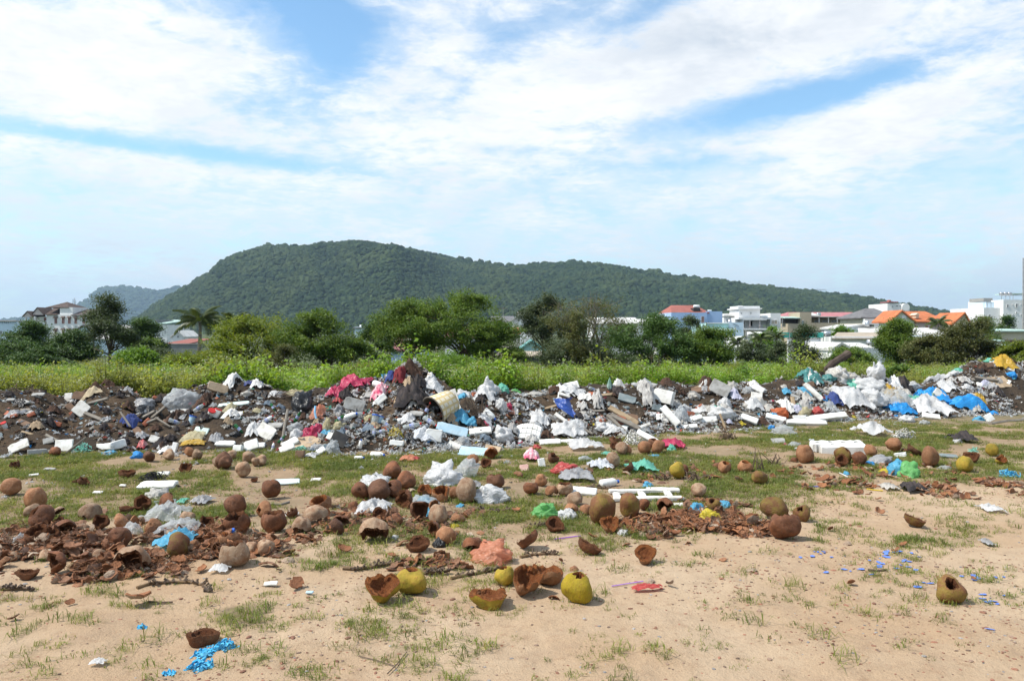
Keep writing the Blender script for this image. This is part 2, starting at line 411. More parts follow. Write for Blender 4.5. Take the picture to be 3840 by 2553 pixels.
# ------------------------------------------------------------------ instancing for what nobody could count
def scatter(name, pts, rot, scl, protos, mat_label, cat='litter', kind='stuff', pick=None):
    """one object that repeats small prototype meshes on given points (geometry nodes)"""
    n = len(pts)
    me = bpy.data.meshes.new(name + '_points'); me.vertices.add(n)
    me.vertices.foreach_set('co', np.asarray(pts, np.float32).ravel())
    def attr(nm, typ, data, key):
        a = me.attributes.new(nm, typ, 'POINT'); a.data.foreach_set(key, np.asarray(data).ravel())
    attr('rot', 'FLOAT_VECTOR', np.asarray(rot, np.float32), 'vector')
    attr('scl', 'FLOAT_VECTOR', np.asarray(scl, np.float32), 'vector')
    attr('pick', 'INT', np.asarray(pick if pick is not None else RNG.integers(0, len(protos), n), np.int32), 'value')
    o = mk_obj(name, me)
    setprops(o, mat_label, cat, kind=kind)
    g = bpy.data.node_groups.new(name + '_nodes', 'GeometryNodeTree')
    g.interface.new_socket('Geometry', in_out='INPUT', socket_type='NodeSocketGeometry')
    g.interface.new_socket('Geometry', in_out='OUTPUT', socket_type='NodeSocketGeometry')
    gi, go = g.nodes.new('NodeGroupInput'), g.nodes.new('NodeGroupOutput')
    m2p = g.nodes.new('GeometryNodeMeshToPoints'); g.links.new(gi.outputs[0], m2p.inputs[0])
    iop = g.nodes.new('GeometryNodeInstanceOnPoints'); g.links.new(m2p.outputs[0], iop.inputs['Points'])
    join = g.nodes.new('GeometryNodeGeometryToInstance')
    for pm in protos:
        po = bpy.data.objects.new(name + '_proto', pm)      # not linked to the scene: only a mesh source
        oi = g.nodes.new('GeometryNodeObjectInfo'); oi.inputs[0].default_value = po; oi.inputs['As Instance'].default_value = True
        # multi-input sockets prepend, so link in reverse below
        join_src.setdefault(name, []).append(oi.outputs['Geometry'])
    for s_ in reversed(join_src[name]): g.links.new(s_, join.inputs[0])
    g.links.new(join.outputs[0], iop.inputs['Instance'])
    iop.inputs['Pick Instance'].default_value = True
    def na(nm, typ):
        a = g.nodes.new('GeometryNodeInputNamedAttribute'); a.data_type = typ; a.inputs[0].default_value = nm; return a.outputs[0]
    g.links.new(na('pick', 'INT'), iop.inputs['Instance Index'])
    g.links.new(na('rot', 'FLOAT_VECTOR'), iop.inputs['Rotation'])
    g.links.new(na('scl', 'FLOAT_VECTOR'), iop.inputs['Scale'])
    g.links.new(iop.outputs[0], go.inputs[0])
    md = o.modifiers.new('scatter', 'NODES'); md.node_group = g
    return o
join_src = {}
# ------------------------------------------------------------------ hills
SIL_T = [(380, 1252), (460, 1225), (525, 1195), (583, 1148), (646, 1112), (691, 1087), (741, 1055), (792, 1024), (830, 991), (856, 972), (913, 953), (990, 930), (1053, 927), (1136, 933), (1199, 921), (1250, 918), (1314, 910), (1390, 917), (1486, 932), (1581, 952), (1676, 968), (1772, 988), (1835, 995), (1899, 1006), (1962, 1001), (2084, 992), (2149, 989), (2280, 1000), (2327, 1007), (2392, 1022), (2482, 1029), (2530, 1042), (2612, 1049), (2714, 1058), (2775, 1071), (2876, 1082), (3040, 1096), (3091, 1106), (3203, 1115), (3260, 1125), (3328, 1137), (3406, 1151), (3481, 1164), (3600, 1185), (3800, 1215), (4300, 1238), (6000, 1250)]
FAR_T = [(-1500, 1240), (-200, 1222), (0, 1210), (60, 1200), (100, 1196), (180, 1204), (240, 1185), (293, 1153), (321, 1133), (350, 1105), (378, 1082), (427, 1079), (509, 1086), (590, 1095), (651, 1093), (688, 1088), (900, 1120), (1300, 1230)]
def hill_surface(T, U, t, Y0, Y1, seed, zb):
    """t 0 = foot, 1 = ridge, above 1 = far side"""
    Y = Y0 + (Y1 - Y0) * t
    px = HX + U * FPX
    slope = (HY - tbl(U, T)) / FPX
    zr = CAM_H + slope * Y1
    prof = np.where(t <= 1, np.sin(np.clip(t, 0, 1) * math.pi / 2) ** 1.25, 1 - (t - 1) * .8)
    z = zb + (zr - zb) * prof
    amp = (zr - zb) * .16 * np.sin(np.clip(t, 0, 1) * math.pi) ** .8
    z = z + amp * 2 * (fbm(px / 210, t * 2.2, seed, 4) - .5)
    ps = 1230 + (1 - t) * 380
    if seed == 71: z = z + 26 * np.exp(-((px - ps) / 150) ** 2) * np.sin(np.clip(t, 0, 1) * math.pi) - 16 * np.exp(-((px - ps - 420) / 200) ** 2) * np.sin(np.clip(t, 0, 1) * math.pi)
    lim = CAM_H + slope * Y - 2.0
    z = np.where(t < .985, np.minimum(z, np.maximum(lim, zb)), z)
    return np.stack([U * Y, Y, z], -1)
def forest_mat(name, c1, c2, c3):
    m, b, out = new_mat(name)
    geo = b.n('ShaderNodeNewGeometry').outputs['Position']
    oi = b.n('ShaderNodeObjectInfo').outputs['Random']
    c = b.mix(oi, c4(c1), c4(c2))
    c = b.mix(b.m('MULTIPLY', b.sm(b.noise(geo, .012, 4), .46, .62), .75), c, c4(c3))
    c = b.mix(b.m('MULTIPLY', b.sm(b.noise(geo, .05, 3), .55, .7), .6), c, c4(tuple(x * 1.5 for x in c3)))
    p = principled(b, c, .8, .15)
    b.put(p.inputs['Normal'], bump(b, b.noise(geo, .8, 5, .7), 1.0, 1.2))
    b.t.links.new(p.outputs[0], out.inputs[0]); return m
M_FOREST = forest_mat('forest_crown', (.010, .027, .010), (.029, .052, .015), (.045, .065, .020))
M_FFAR = forest_mat('far_forest_crown', (.015, .035, .013), (.03, .055, .018), (.04, .06, .02))
def blob_mesh(name, mat, seed, sub=2, amp=.35, squash=.8):
    import bmesh
    bm = bmesh.new(); bmesh.ops.create_icosphere(bm, subdivisions=sub, radius=1.0)
    for v in bm.verts:
        d = v.co.normalized()
        k_ = 1 + amp * (mnoise.noise(d * 1.7 + Vector((seed * 7.1, 0, 0))) + .6 * mnoise.noise(d * 4.3 + Vector((0, seed * 3.3, 0))))
        v.co = Vector((d.x * k_, d.y * k_, d.z * k_ * squash))
    me = bpy.data.meshes.new(name); bm.to_mesh(me); bm.free()
    me.materials.append(mat)
    return me
def build_hill(name, T, lo, hi, Y0, Y1, seed, zb, label, n, crown, cmat, ncol, fl):
    us = (np.linspace(lo, hi, ncol) - HX) / FPX; ts = np.linspace(0, 1.5, 60)
    U, t = np.meshgrid(us, ts)
    V = hill_surface(T, U, t, Y0, Y1, seed, zb).reshape(-1, 3); nr, nc = len(ts), len(us)
    i = (np.arange(nr - 1)[:, None] * nc + np.arange(nc - 1)[None]).reshape(-1)
    F = np.stack([i, i + 1, i + nc + 1, i + nc], 1)
    setprops(mk_obj(name, mk_mesh(name, V, F, [M_FOREST], smooth=True)), label, 'hill', kind='structure')
    u = (RNG.uniform(lo, hi, n) - HX) / FPX
    tt = RNG.uniform(0, 1.04, n) ** .8
    keep = tbl(u, T) < 1236
    u, tt = u[keep], tt[keep]
    P = hill_surface(T, u, tt, Y0, Y1, seed, zb)
    s = crown * np.exp(RNG.normal(-.12, .28, len(u))) * np.where((RNG.random(len(u)) < .25) & (tt > .96), 1.45, 1.0)
    P[:, 2] += s * .15
    rot = np.stack([RNG.uniform(-.2, .2, len(u)), RNG.uniform(-.2, .2, len(u)), RNG.uniform(0, 6.28, len(u))], 1)
    scatter(fl, P, rot, np.stack([s, s, s * RNG.uniform(.8, 1.25, len(u))], 1), [blob_mesh('crown', cmat, seed + i_) for i_ in range(5)], 'dense forest covering the ' + ('long hill' if seed == 71 else 'far small hill'), 'forest')
build_hill('hill', SIL_T, 380, 5200, 1150, 1950, 71, -6, 'long forested hill behind the town', 72000, 4.7, M_FOREST, 420, 'hill_forest')
build_hill('far_hill', FAR_T, -1400, 1250, 4600, 5600, 83, -6, 'small bluish hill far behind the villa', 9000, 15.0, M_FFAR, 240, 'far_hill_forest')

# ------------------------------------------------------------------ leaf geometry
def leaf_quads(C, L, W, rng, up=.6, droop=0.0, N=None):
    """diamond leaves at centres C; L, W arrays of length and width"""
    n = len(C)
    nrm = rng.normal(size=(n, 3)); nrm[:, 2] = np.abs(nrm[:, 2]) + up * 2
    nrm /= np.linalg.norm(nrm, axis=1)[:, None]
    a = rng.normal(size=(n, 3)); a[:, 2] -= droop
    a -= (a * nrm).sum(1)[:, None] * nrm; a /= np.linalg.norm(a, axis=1)[:, None] + 1e-9
    b = np.cross(nrm, a)
    L = np.broadcast_to(L, (n,))[:, None]; W = np.broadcast_to(W, (n,))[:, None]
    V = np.stack([C - a * L * .5, C + b * W * .5 - nrm * W * .12, C + a * L * .5, C - b * W * .5 - nrm * W * .12], 1).reshape(-1, 3)
    F = np.arange(4 * n).reshape(-1, 4)
    return V, F
def join_arrays(parts):
    V, F, I, off = [], [], [], 0
    for (v, f, mi) in parts:
        V.append(v); F.append(f + off); I.append(np.full(len(f), mi)); off += len(v)
    return np.concatenate(V), np.concatenate(F), np.concatenate(I)

# grass ----------------------------------------------------------------------
M_GRASS = leafmat('grass_blade', [(.135, .175, .032), (.205, .225, .05), (.31, .27, .11)], transl=.4, rnd=.3)
def tuft_mesh(seed, nb, h, spread, lean0, lean1, wid):
    r = np.random.default_rng(seed); V = []; F = []
    for i in range(nb):
        a = r.uniform(0, 6.283); lean = r.uniform(lean0, lean1); hh = h * r.uniform(.45, 1.15); w_ = wid * r.uniform(.7, 1.4)
        t_ = r.uniform(0, 6.283); rr = spread * math.sqrt(r.random())
        b0 = np.array([math.cos(t_) * rr, math.sin(t_) * rr, -.006])
        d = np.array([math.cos(a), math.sin(a), 0]); s_ = np.array([-math.sin(a), math.cos(a), 0])
        p1 = b0 + d * hh * .35 * lean + np.array([0, 0, hh * .55 * (1.25 - .4 * lean)]); p2 = b0 + d * hh * lean + np.array([0, 0, hh * max(.08, 1.0 - .62 * lean)])
        k_ = len(V)
        V += [b0 - s_ * w_, b0 + s_ * w_, p1 + s_ * w_ * .9, p1 - s_ * w_ * .9, p2 + s_ * w_ * .12, p2 - s_ * w_ * .12]
        F += [(k_, k_ + 1, k_ + 2, k_ + 3), (k_ + 3, k_ + 2, k_ + 4, k_ + 5)]
    return mk_mesh('tuft', V, np.array(F), [M_GRASS])
tufts = [tuft_mesh(100 + i, 20 + 3 * i, .036 + .006 * i, .085, .3, 1.3, .0021) for i in range(5)] + [tuft_mesh(120 + i, 13 + 4 * i, .05 + .009 * i, .026 + .01 * i, .5, 1.55, .0016) for i in range(5)]
def build_grass():
    n = 150000
    y = np.sqrt(RNG.uniform(3.3 ** 2, 17.5 ** 2, n)); u = RNG.uniform(-.85, .85, n); x = u * y
    g = grass_cover(x, y)
    bare = bank_z(x, y) > -.5
    keep = (RNG.random(n) < np.clip(g * .9, 0, 1) * (.35 + .65 * sstep(fbm(x * 6, y * 6, 88, 2), .3, .6)) + .012) & (~bare)
    x, y, g = x[keep], y[keep], g[keep]; n = len(x)
    long_ = RNG.random(n) < np.where(y < 7.0, .6, .10)
    pick = np.where(long_, 5 + RNG.integers(0, 5, n), RNG.integers(0, 5, n))
    s = RNG.uniform(.55, 1.3, n) * np.where(long_, 1.0, .8 + .35 * g)
    P = np.stack([x, y, ground_z(x, y)], 1)
    rot = np.stack([RNG.uniform(-.15, .15, n), RNG.uniform(-.15, .15, n), RNG.uniform(0, 6.28, n)], 1)
    scatter('grass', P, rot, np.stack([s, s, s], 1), tufts, 'short green grass growing in worn patches on the lot', 'grass', pick=pick)
build_grass()

# weed field ------------------------------------------------------------------
M_WEED = leafmat('weed_leaf', [(.135, .26, .024), (.235, .36, .045), (.33, .37, .08)], transl=.45, patch=(.27, .29, .07), patch_scale=.16, rnd=.28)
M_WSTEM = matte('weed_stem', (.16, .13, .05), (.10, .11, .03))
M_WFLOWER = matte('weed_flower', (.62, .62, .55), (.45, .45, .38), rough=.9)
def weed_mesh(seed, h, r_, nst, flowers=True):
    r = np.random.default_rng(seed); parts = []
    C = []; FL = []; SV = []; SF = []
    for i in range(nst):
        a = r.uniform(0, 6.283); rad = r_ * math.sqrt(r.random()); hh = h * r.uniform(.55, 1.05) * (1 - .25 * (rad / r_) ** 2)
        x0, y0 = math.cos(a) * rad * .55, math.sin(a) * rad * .55
        x1, y1 = math.cos(a) * rad, math.sin(a) * rad
        k_ = len(SV); w_ = .006
        SV += [(x0 - w_, y0, -.02), (x0 + w_, y0, -.02), (x1 + w_ * .4, y1, hh), (x1 - w_ * .4, y1, hh)]; SF.append((k_, k_ + 1, k_ + 2, k_ + 3))
        nl = int(14 + 10 * r.random())
        for j in range(nl):
            t = r.uniform(.18, 1.0); q_ = .085 * (1.25 - .5 * t)
            C.append((x0 + (x1 - x0) * t + r.normal() * q_, y0 + (y1 - y0) * t + r.normal() * q_, hh * t + r.normal() * .02))
        if flowers and r.random() < .38:
            for j in range(5): FL.append((x1 + r.normal() * .035, y1 + r.normal() * .035, hh + .02 + r.random() * .035))
    C = np.array(C); parts.append((*leaf_quads(C, r.uniform(.05, .11, len(C)), r.uniform(.03, .06, len(C)), r, up=.35, droop=.4), 0))
    parts.append((np.array(SV), np.array(SF), 1))
    if FL: parts.append((*leaf_quads(np.array(FL), .022, .018, r, up=.8), 2))
    V, F, I = join_arrays(parts)
    return mk_mesh('weed', V, F, [M_WEED, M_WSTEM, M_WFLOWER], I)
weeds = [weed_mesh(200 + i, .62 + .09 * i, .32, 13 + i, i != 2) for i in range(6)]
def field_top_z(x, y):   # height of the weed canopy, higher where the photo shows hummocks
    px = HX + FPX * x / y
    k_ = np.interp(px, [-1500, 0, 250, 600, 850, 1100, 1250, 1500, 1700, 1950, 2100, 2300, 2600, 3000, 3500, 5500], [.9, .85, .8, .9, 1.0, .85, .8, .85, 1.0, .9, .8, .8, .8, .78, .76, .76])
    return k_ * (.46 + .62 * fbm(x * .30, y * .30, 91, 3))
def build_weeds():
    n = 15000
    y = 12.5 + (54 - 12.5) * RNG.random(n) ** 1.55; u = RNG.uniform(-.85, .85, n); x = u * y
    yb = row2Y(tbl(u, BASE_T))
    keep = (y > yb + 3.0)
    x, y = x[keep], y[keep]
    s = field_top_z(x, y) * RNG.uniform(.65, 1.2, len(x)) * np.where(RNG.random(len(x)) < .07, 1.35, 1.0)
    s = np.minimum(s, 1.12 + .15 * RNG.random(len(x)))
    z = np.maximum(ground_z(x, y), bank_z(x, y) - .1)
    rot = np.stack([RNG.uniform(-.12, .12, len(x)), RNG.uniform(-.12, .12, len(x)), RNG.uniform(0, 6.28, len(x))], 1)
    big = 1 + .5 * sstep(y, 22, 45)
    scatter('weed_field', np.stack([x, y, z], 1), rot, np.stack([s * big, s * big, s], 1), weeds, 'dense yellow green weeds with tiny white flowers behind the bank', 'weeds')
build_weeds()

# ------------------------------------------------------------------ trees
M_BARK = matte('bark', (.12, .085, .06), (.06, .045, .035), scale=9, bmp=.5, bscale=20)
M_BARKP = matte('pale_bark', (.22, .19, .15), (.12, .10, .08), scale=9, bmp=.4, bscale=20)
LEAF = {
    'dark': leafmat('leaf_dark', [(.035, .080, .015), (.07, .13, .023), (.12, .175, .035)], transl=.22, rnd=.12),
    'mid': leafmat('leaf_mid', [(.065, .13, .016), (.13, .20, .026), (.22, .25, .04)], transl=.32, rnd=.12),
    'yellow': leafmat('leaf_yellow', [(.10, .15, .014), (.20, .255, .024), (.30, .29, .04)], transl=.38, rnd=.12),
    'olive': leafmat('leaf_olive', [(.075, .095, .026), (.12, .125, .036), (.17, .135, .05)], transl=.28, rnd=.12),
    'bright': leafmat('leaf_bright', [(.10, .20, .018), (.16, .27, .03)], transl=.4, rnd=.12),
    'grey': leafmat('leaf_grey', [(.055, .085, .035), (.09, .115, .05)], transl=.25, rnd=.12),
}
def make_tree(name, label, px0, px1, top, Y, col='mid', cb=.25, dens=1.0, lobes=7, stems=1, leaf=.15, seed=1, bark=None, flat=.6, cat='tree', twigs=0, xo=0.0, group='trees beyond the weed field', core=1.0, foot=None):
    r = np.random.default_rng(seed)
    cx = ((px0 + px1) / 2 - HX) / FPX * Y
    zg = float(ground_z(cx, Y)) - .05
    if foot is not None: zg = max(zg, foot)
    Wd = (px1 - px0) / FPX * Y * 1.12; H = CAM_H - (top - HY) / FPX * Y - zg
    root = setprops(mk_empty(name, (cx, Y, zg)), label, cat, group)
    hb = H * cb
    # lobes: clumps of the crown
    LB = []
    for i in range(lobes):
        a = i * 2.4 + r.uniform(-.5, .5); t = (i + .5) / lobes
        zz = hb + (H - hb) * (.22 + .62 * ((i * .618 + r.uniform(0, .2)) % 1.0))
        rr = Wd * .5 * (.42 + .46 * r.random()) * math.sqrt(max(.15, 1 - ((zz - hb) / (H - hb) - .42) ** 2 * 2.2))
        sz = Wd * r.uniform(.18, .27) * (.85 + .3 * r.random())
        LB.append((np.array([math.cos(a) * rr, math.sin(a) * rr * .8, min(zz, H - sz * flat)]), sz))
    LB.append((np.array([Wd * r.uniform(-.1, .1), 0, H - Wd * .2 * flat]), Wd * .2))
    LB.append((np.array([-Wd * .33, 0, hb + (H - hb) * r.uniform(.3, .5)]), Wd * .17)); LB.append((np.array([Wd * .33, 0, hb + (H - hb) * r.uniform(.3, .5)]), Wd * .17))
    wood = MB()
    tr0 = max(.05, H * .022)
    bases = [(r.uniform(-.12, .12) * Wd * (stems > 1), r.uniform(-.05, .05) * Wd) for _ in range(stems)]
    fork = hb * .75 + .12 * H
    for (bx, by) in bases:
        wood.tube([(bx * .5 + xo, by * .5, 0), (bx * .7 + xo, by * .7, fork * .5), (bx + xo * .7, by, fork), (bx * 1.2 + xo * .4, by, fork + .25 * (H - fork))], [tr0 * 1.25, tr0, tr0 * .8, tr0 * .45], 7)
    for i, (c, sz) in enumerate(LB):
        bx, by = bases[i % stems]; p0 = np.array([bx + xo * .7, by, fork * r.uniform(.75, 1.1)])
        mid = p0 * .45 + c * .55 + np.array([0, 0, -.08 * H * r.random()]) + r.normal(size=3) * .03 * H
        wood.tube([p0, mid, c], [tr0 * .55, tr0 * .34, tr0 * .12], 5)
        for j in range(3 + twigs):
            d = r.normal(size=3); d[2] = abs(d[2]) * .8 + .1; d /= np.linalg.norm(d)
            q0 = mid * (1 - .5 * r.random()) + c * .5 * r.random() if j > 2 else c
            e_ = c + d * sz * r.uniform(.7, 1.05)
            wood.tube([q0, (q0 + e_) / 2 + r.normal(size=3) * .05 * sz, e_], [tr0 * .18, tr0 * .12, tr0 * .04], 4, cap=False)
    wood.obj('trunk', bark or M_BARK, root)
    Cs = []
    for (c, sz) in LB:
        ncl = max(5, int(34 * sz * sz * 4 * dens / max(.3, leaf * 3.2)))
        ncl = min(ncl, 70)
        d = r.normal(size=(ncl, 3)); d /= np.linalg.norm(d, axis=1)[:, None]
        d[:, 2] *= flat
        q_ = c + d * sz * r.uniform(.4, 1.25, ncl)[:, None] ** core
        nl = int(30 * dens) + 4
        off = r.normal(size=(ncl, nl, 3)) * np.array([1, 1, .5]) * leaf * 1.5
        Cs.append((q_[:, None, :] + off).reshape(-1, 3))
    # loose sprays that fill the crown between its clumps and break its outline
    nf = int(sum(len(c_) for c_ in Cs) * .20 / 16); d = r.normal(size=(nf, 3)); d /= np.linalg.norm(d, axis=1)[:, None]
    q_ = d * (r.uniform(.15, 1.0, nf) ** .45)[:, None] * np.array([Wd * .5, Wd * .42, (H - hb) * .52]) + np.array([0, 0, hb + (H - hb) * .50])
    lo_ = 1 - .35 * np.abs(q_[:, 0]) / (Wd * .5); q_[:, 2] = hb + (q_[:, 2] - hb) * lo_
    Cs.append((q_[:, None, :] + r.normal(size=(nf, 16, 3)) * np.array([1, 1, .45]) * leaf * 1.7).reshape(-1, 3))
    C = np.concatenate(Cs); C = C[C[:, 2] > .1]
    gap = fbm(C[:, 0] * 1.5 + seed * 9.1 + C[:, 2] * .6, C[:, 2] * 1.9 + C[:, 1] * .8, seed, 3); C = C[gap > .385 + .10 * (1 - dens)]
    V, F = leaf_quads(C, leaf * r.uniform(.7, 1.35, len(C)), leaf * .5 * r.uniform(.7, 1.3, len(C)), r, up=.45, droop=.35)
    mk_obj('crown', mk_mesh('crown', V, F, [LEAF[col]]), root)
    return root
T = make_tree
T('broadleaf_tree', 'rounded dark green tree in front of the white villa at far left', 45, 182, 1204, 60, 'dark', .1, 1.1, 8, seed=2, leaf=.17)
T('broadleaf_tree', 'dark spreading tree between the rounded dark tree and the tall slender tree', 190, 350, 1236, 58, 'dark', .1, 1.0, 7, seed=3, leaf=.16)
T('broadleaf_tree', 'tall slender tree with bare lower trunk right of the white villa', 335, 492, 1102, 44, 'grey', .28, .62, 11, seed=4, leaf=.12, flat=.7)
T('broadleaf_tree', 'rounded dark tree left of the coconut palms', 482, 600, 1198, 62, 'dark', .15, 1.0, 7, seed=5, leaf=.16)
T('broadleaf_tree', 'low yellow green tree right of the coconut palms', 800, 1098, 1180, 48, 'yellow', .12, .8, 10, stems=2, seed=6, leaf=.15, flat=.5)
T('broadleaf_tree', 'dense dark green tree with bright tips left of the widest tree', 1075, 1342, 1158, 46, 'mid', .1, 1.0, 11, stems=2, seed=7, leaf=.14, flat=.5)
T('broadleaf_tree', 'small dark tree tucked under the left side of the widest tree', 1340, 1470, 1205, 54, 'dark', .08, .9, 7, seed=8, leaf=.14)
T('broadleaf_tree', 'widest tree of the row with fanned stems and yellow green layered foliage', 1570, 1900, 1088, 47, 'mid', .24, 1.15, 16, stems=4, seed=9, leaf=.12, flat=.48)
T('broadleaf_tree', 'yellow green layered tree joined to the left of the widest tree', 1415, 1650, 1120, 48, 'mid', .22, 1.0, 12, stems=3, seed=10, leaf=.12, flat=.48)
T('broadleaf_tree', 'low drooping tree at the right foot of the widest tree', 1770, 1945, 1222, 46, 'mid', .12, .8, 8, stems=2, seed=11, leaf=.12, flat=.5)
T('broadleaf_tree', 'tall olive tree right of the white gable with brownish top', 1965, 2110, 1102, 60, 'grey', .22, .75, 9, seed=12, leaf=.15)
T('broadleaf_tree', 'thin twiggy tree with sparse olive leaves and grey branches', 2085, 2372, 1104, 52, 'olive', .25, .38, 14, stems=4, seed=13, leaf=.12, flat=.6, twigs=9, bark=M_BARKP)
T('vine_tree', 'narrow tree wrapped in reddish vines before the twiggy tree', 2135, 2200, 1176, 48, 'olive', .02, 1.0, 7, seed=14, leaf=.11)
T('broadleaf_tree', 'wide dark green tree left of the blue house', 2315, 2592, 1182, 46, 'dark', .12, 1.0, 12, stems=3, seed=15, leaf=.13, flat=.5)
T('broadleaf_tree', 'small tree with visible forked trunk below the blue house', 2568, 2738, 1230, 46, 'mid', .15, .7, 9, stems=2, seed=16, leaf=.12, flat=.6)
T('broadleaf_tree', 'greyish tree rising behind against the blue house wall', 2540, 2640, 1188, 75, 'grey', .1, .8, 6, seed=17, leaf=.16)
T('broadleaf_tree', 'airy dark bamboo like tree before the white wall', 2960, 3062, 1213, 50, 'grey', .08, .55, 9, stems=4, seed=18, leaf=.12, flat=.9)
T('broadleaf_tree', 'dense round glossy tree in front of the long white shed', 3312, 3436, 1200, 55, 'mid', .06, 1.3, 10, seed=19, leaf=.14, flat=.8)
T('broadleaf_tree', 'thin olive tree with dark trunk right of the orange roofed villa', 3548, 3735, 1188, 52, 'olive', .12, .7, 10, stems=2, seed=20, leaf=.13)
T('broadleaf_tree', 'green tree behind the thin olive tree near the white block', 3640, 3745, 1190, 85, 'mid', .1, .9, 7, seed=21, leaf=.18)
T('broadleaf_tree', 'small dark tree at the foot of the white apartment block', 3742, 3808, 1188, 95, 'dark', .1, .9, 6, seed=22, leaf=.2)
S = dict(cat='shrub', group='shrubs along the edge of the weed field')
T('shrub', 'dark shrubs mass at far left edge below the pale blue block', -40, 110, 1282, 50, 'dark', .0, 1.0, 8, seed=30, leaf=.14, **S)
T('shrub', 'dark leafy shrub below the gap beside the rounded dark tree', 90, 260, 1300, 48, 'dark', .0, 1.0, 8, seed=31, leaf=.13, **S)
T('shrub', 'bright green big leaved shrub right of the tall slender tree', 458, 580, 1312, 42, 'bright', .0, 1.0, 8, seed=32, leaf=.16, **S)
T('shrub', 'green shrub below the tall white narrow house', 488, 612, 1272, 50, 'mid', .0, 1.0, 7, seed=33, leaf=.14, **S)
T('shrub', 'dark shrub between the slender tree and its right neighbour', 500, 680, 1305, 47, 'grey', .0, .9, 7, seed=34, leaf=.12, **S)
T('shrub', 'yellowish shrub at the foot of the coconut palms', 770, 900, 1290, 46, 'yellow', .0, .9, 8, seed=35, leaf=.14, **S)
T('shrub', 'bright shrub in front of the scaffolded white house', 2838, 2925, 1228, 90, 'bright', .0, 1.0, 7, seed=36, leaf=.2, **S)
T('shrub', 'grey green shrub beside the utility pole', 2775, 2870, 1278, 60, 'grey', .0, .8, 7, seed=37, leaf=.14, **S)
T('shrub', 'dark shrub left of the airy bamboo like tree', 2890, 2960, 1284, 55, 'grey', .0, .9, 7, seed=38, leaf=.12, **S)
T('shrub', 'low green shrubs before the small gabled shed', 3105, 3262, 1306, 62, 'mid', .0, 1.0, 9, seed=39, leaf=.14, **S)
T('shrub', 'wide olive bush between the round glossy tree and thin olive tree', 3415, 3592, 1258, 52, 'olive', .0, .9, 10, seed=40, leaf=.13, **S)
T('shrub', 'yellow green bush at the right edge under the beige shed', 3765, 3900, 1282, 50, 'yellow', .0, .9, 8, seed=41, leaf=.13, **S)
T('shrub', 'dark low shrub below the drooping green canopy at right', 3690, 3790, 1300, 52, 'grey', .0, .8, 8, seed=42, leaf=.13, **S)
T('shrub', 'green shrub on the roofline left of the small water tank', 3113, 3186, 1222, 105, 'bright', .0, .9, 6, seed=43, leaf=.22, **S)
T('shrub', 'shaded shrub filling the gap under the twiggy tree', 2040, 2330, 1272, 50, 'grey', .0, .8, 10, seed=44, leaf=.12, **S)
T('shrub', 'bright leafy bush standing out in the weeds left of the dark log', 2745, 2850, 1372, 19, 'bright', .0, 1.0, 9, seed=45, leaf=.07, **S)
T('shrub', 'spiky grey green bush in the weeds above the white sacks', 3330, 3440, 1372, 21, 'mid', .0, .9, 8, seed=46, leaf=.08, **S)
T('shrub', 'feathery green bush in the weeds left of the clear bag', 555, 660, 1398, 14.5, 'bright', .0, .7, 8, seed=47, leaf=.05, **S)
T('shrub', 'bushy hummock of tall weeds below the yellow green tree', 640, 900, 1322, 33, 'yellow', .0, .8, 12, seed=48, leaf=.09, **S)
T('shrub', 'rounded hummock of green weeds below the widest tree', 1560, 1850, 1322, 31, 'bright', .0, .8, 12, seed=49, leaf=.07, **S)
T('shrub', 'pale flowering shrub before the dense dark tree', 1010, 1130, 1290, 36, 'olive', .0, .8, 9, seed=50, leaf=.08, **S)

# palms -----------------------------------------------------------------------
M_FROND = leafmat('palm_frond', [(.055, .085, .022), (.10, .125, .035)], transl=.25, rough=.4, spec=.5, rnd=.15)
def frond_mesh(seed, L):
    r = np.random.default_rng(seed); V = []; F = []
    def P_(t): return np.array([L * (t - .18 * t * t), 0, L * (.42 * t - .62 * t * t)])
    for i in range(10):
        a, b = P_(i / 10), P_((i + 1) / 10); k_ = len(V); w_ = .035 * (1 - i / 11)
        V += [a + (0, -w_, 0), a + (0, w_, 0), b + (0, w_ * .8, 0), b + (0, -w_ * .8, 0)]; F.append((k_, k_ + 1, k_ + 2, k_ + 3))
    for i in range(30):
        t = .12 + .88 * i / 29; p = P_(t); l = L * .30 * math.sin(math.pi * (.12 + .83 * t)) ** .6 * r.uniform(.8, 1.1)
        for sgn in (-1, 1):
            d = np.array([.55, sgn * .75, -.45 - .3 * r.random()]); d /= np.linalg.norm(d)
            w_ = np.array([.035, 0, 0]); k_ = len(V)
            V += [p - w_, p + w_, p + d * l * .6 + w_ * .9 + (0, 0, -.03), p + d * l + (0, 0, -.22 * l)]; F.append((k_, k_ + 1, k_ + 2, k_ + 3))
    return mk_mesh('frond', V, np.array(F), [M_FROND])
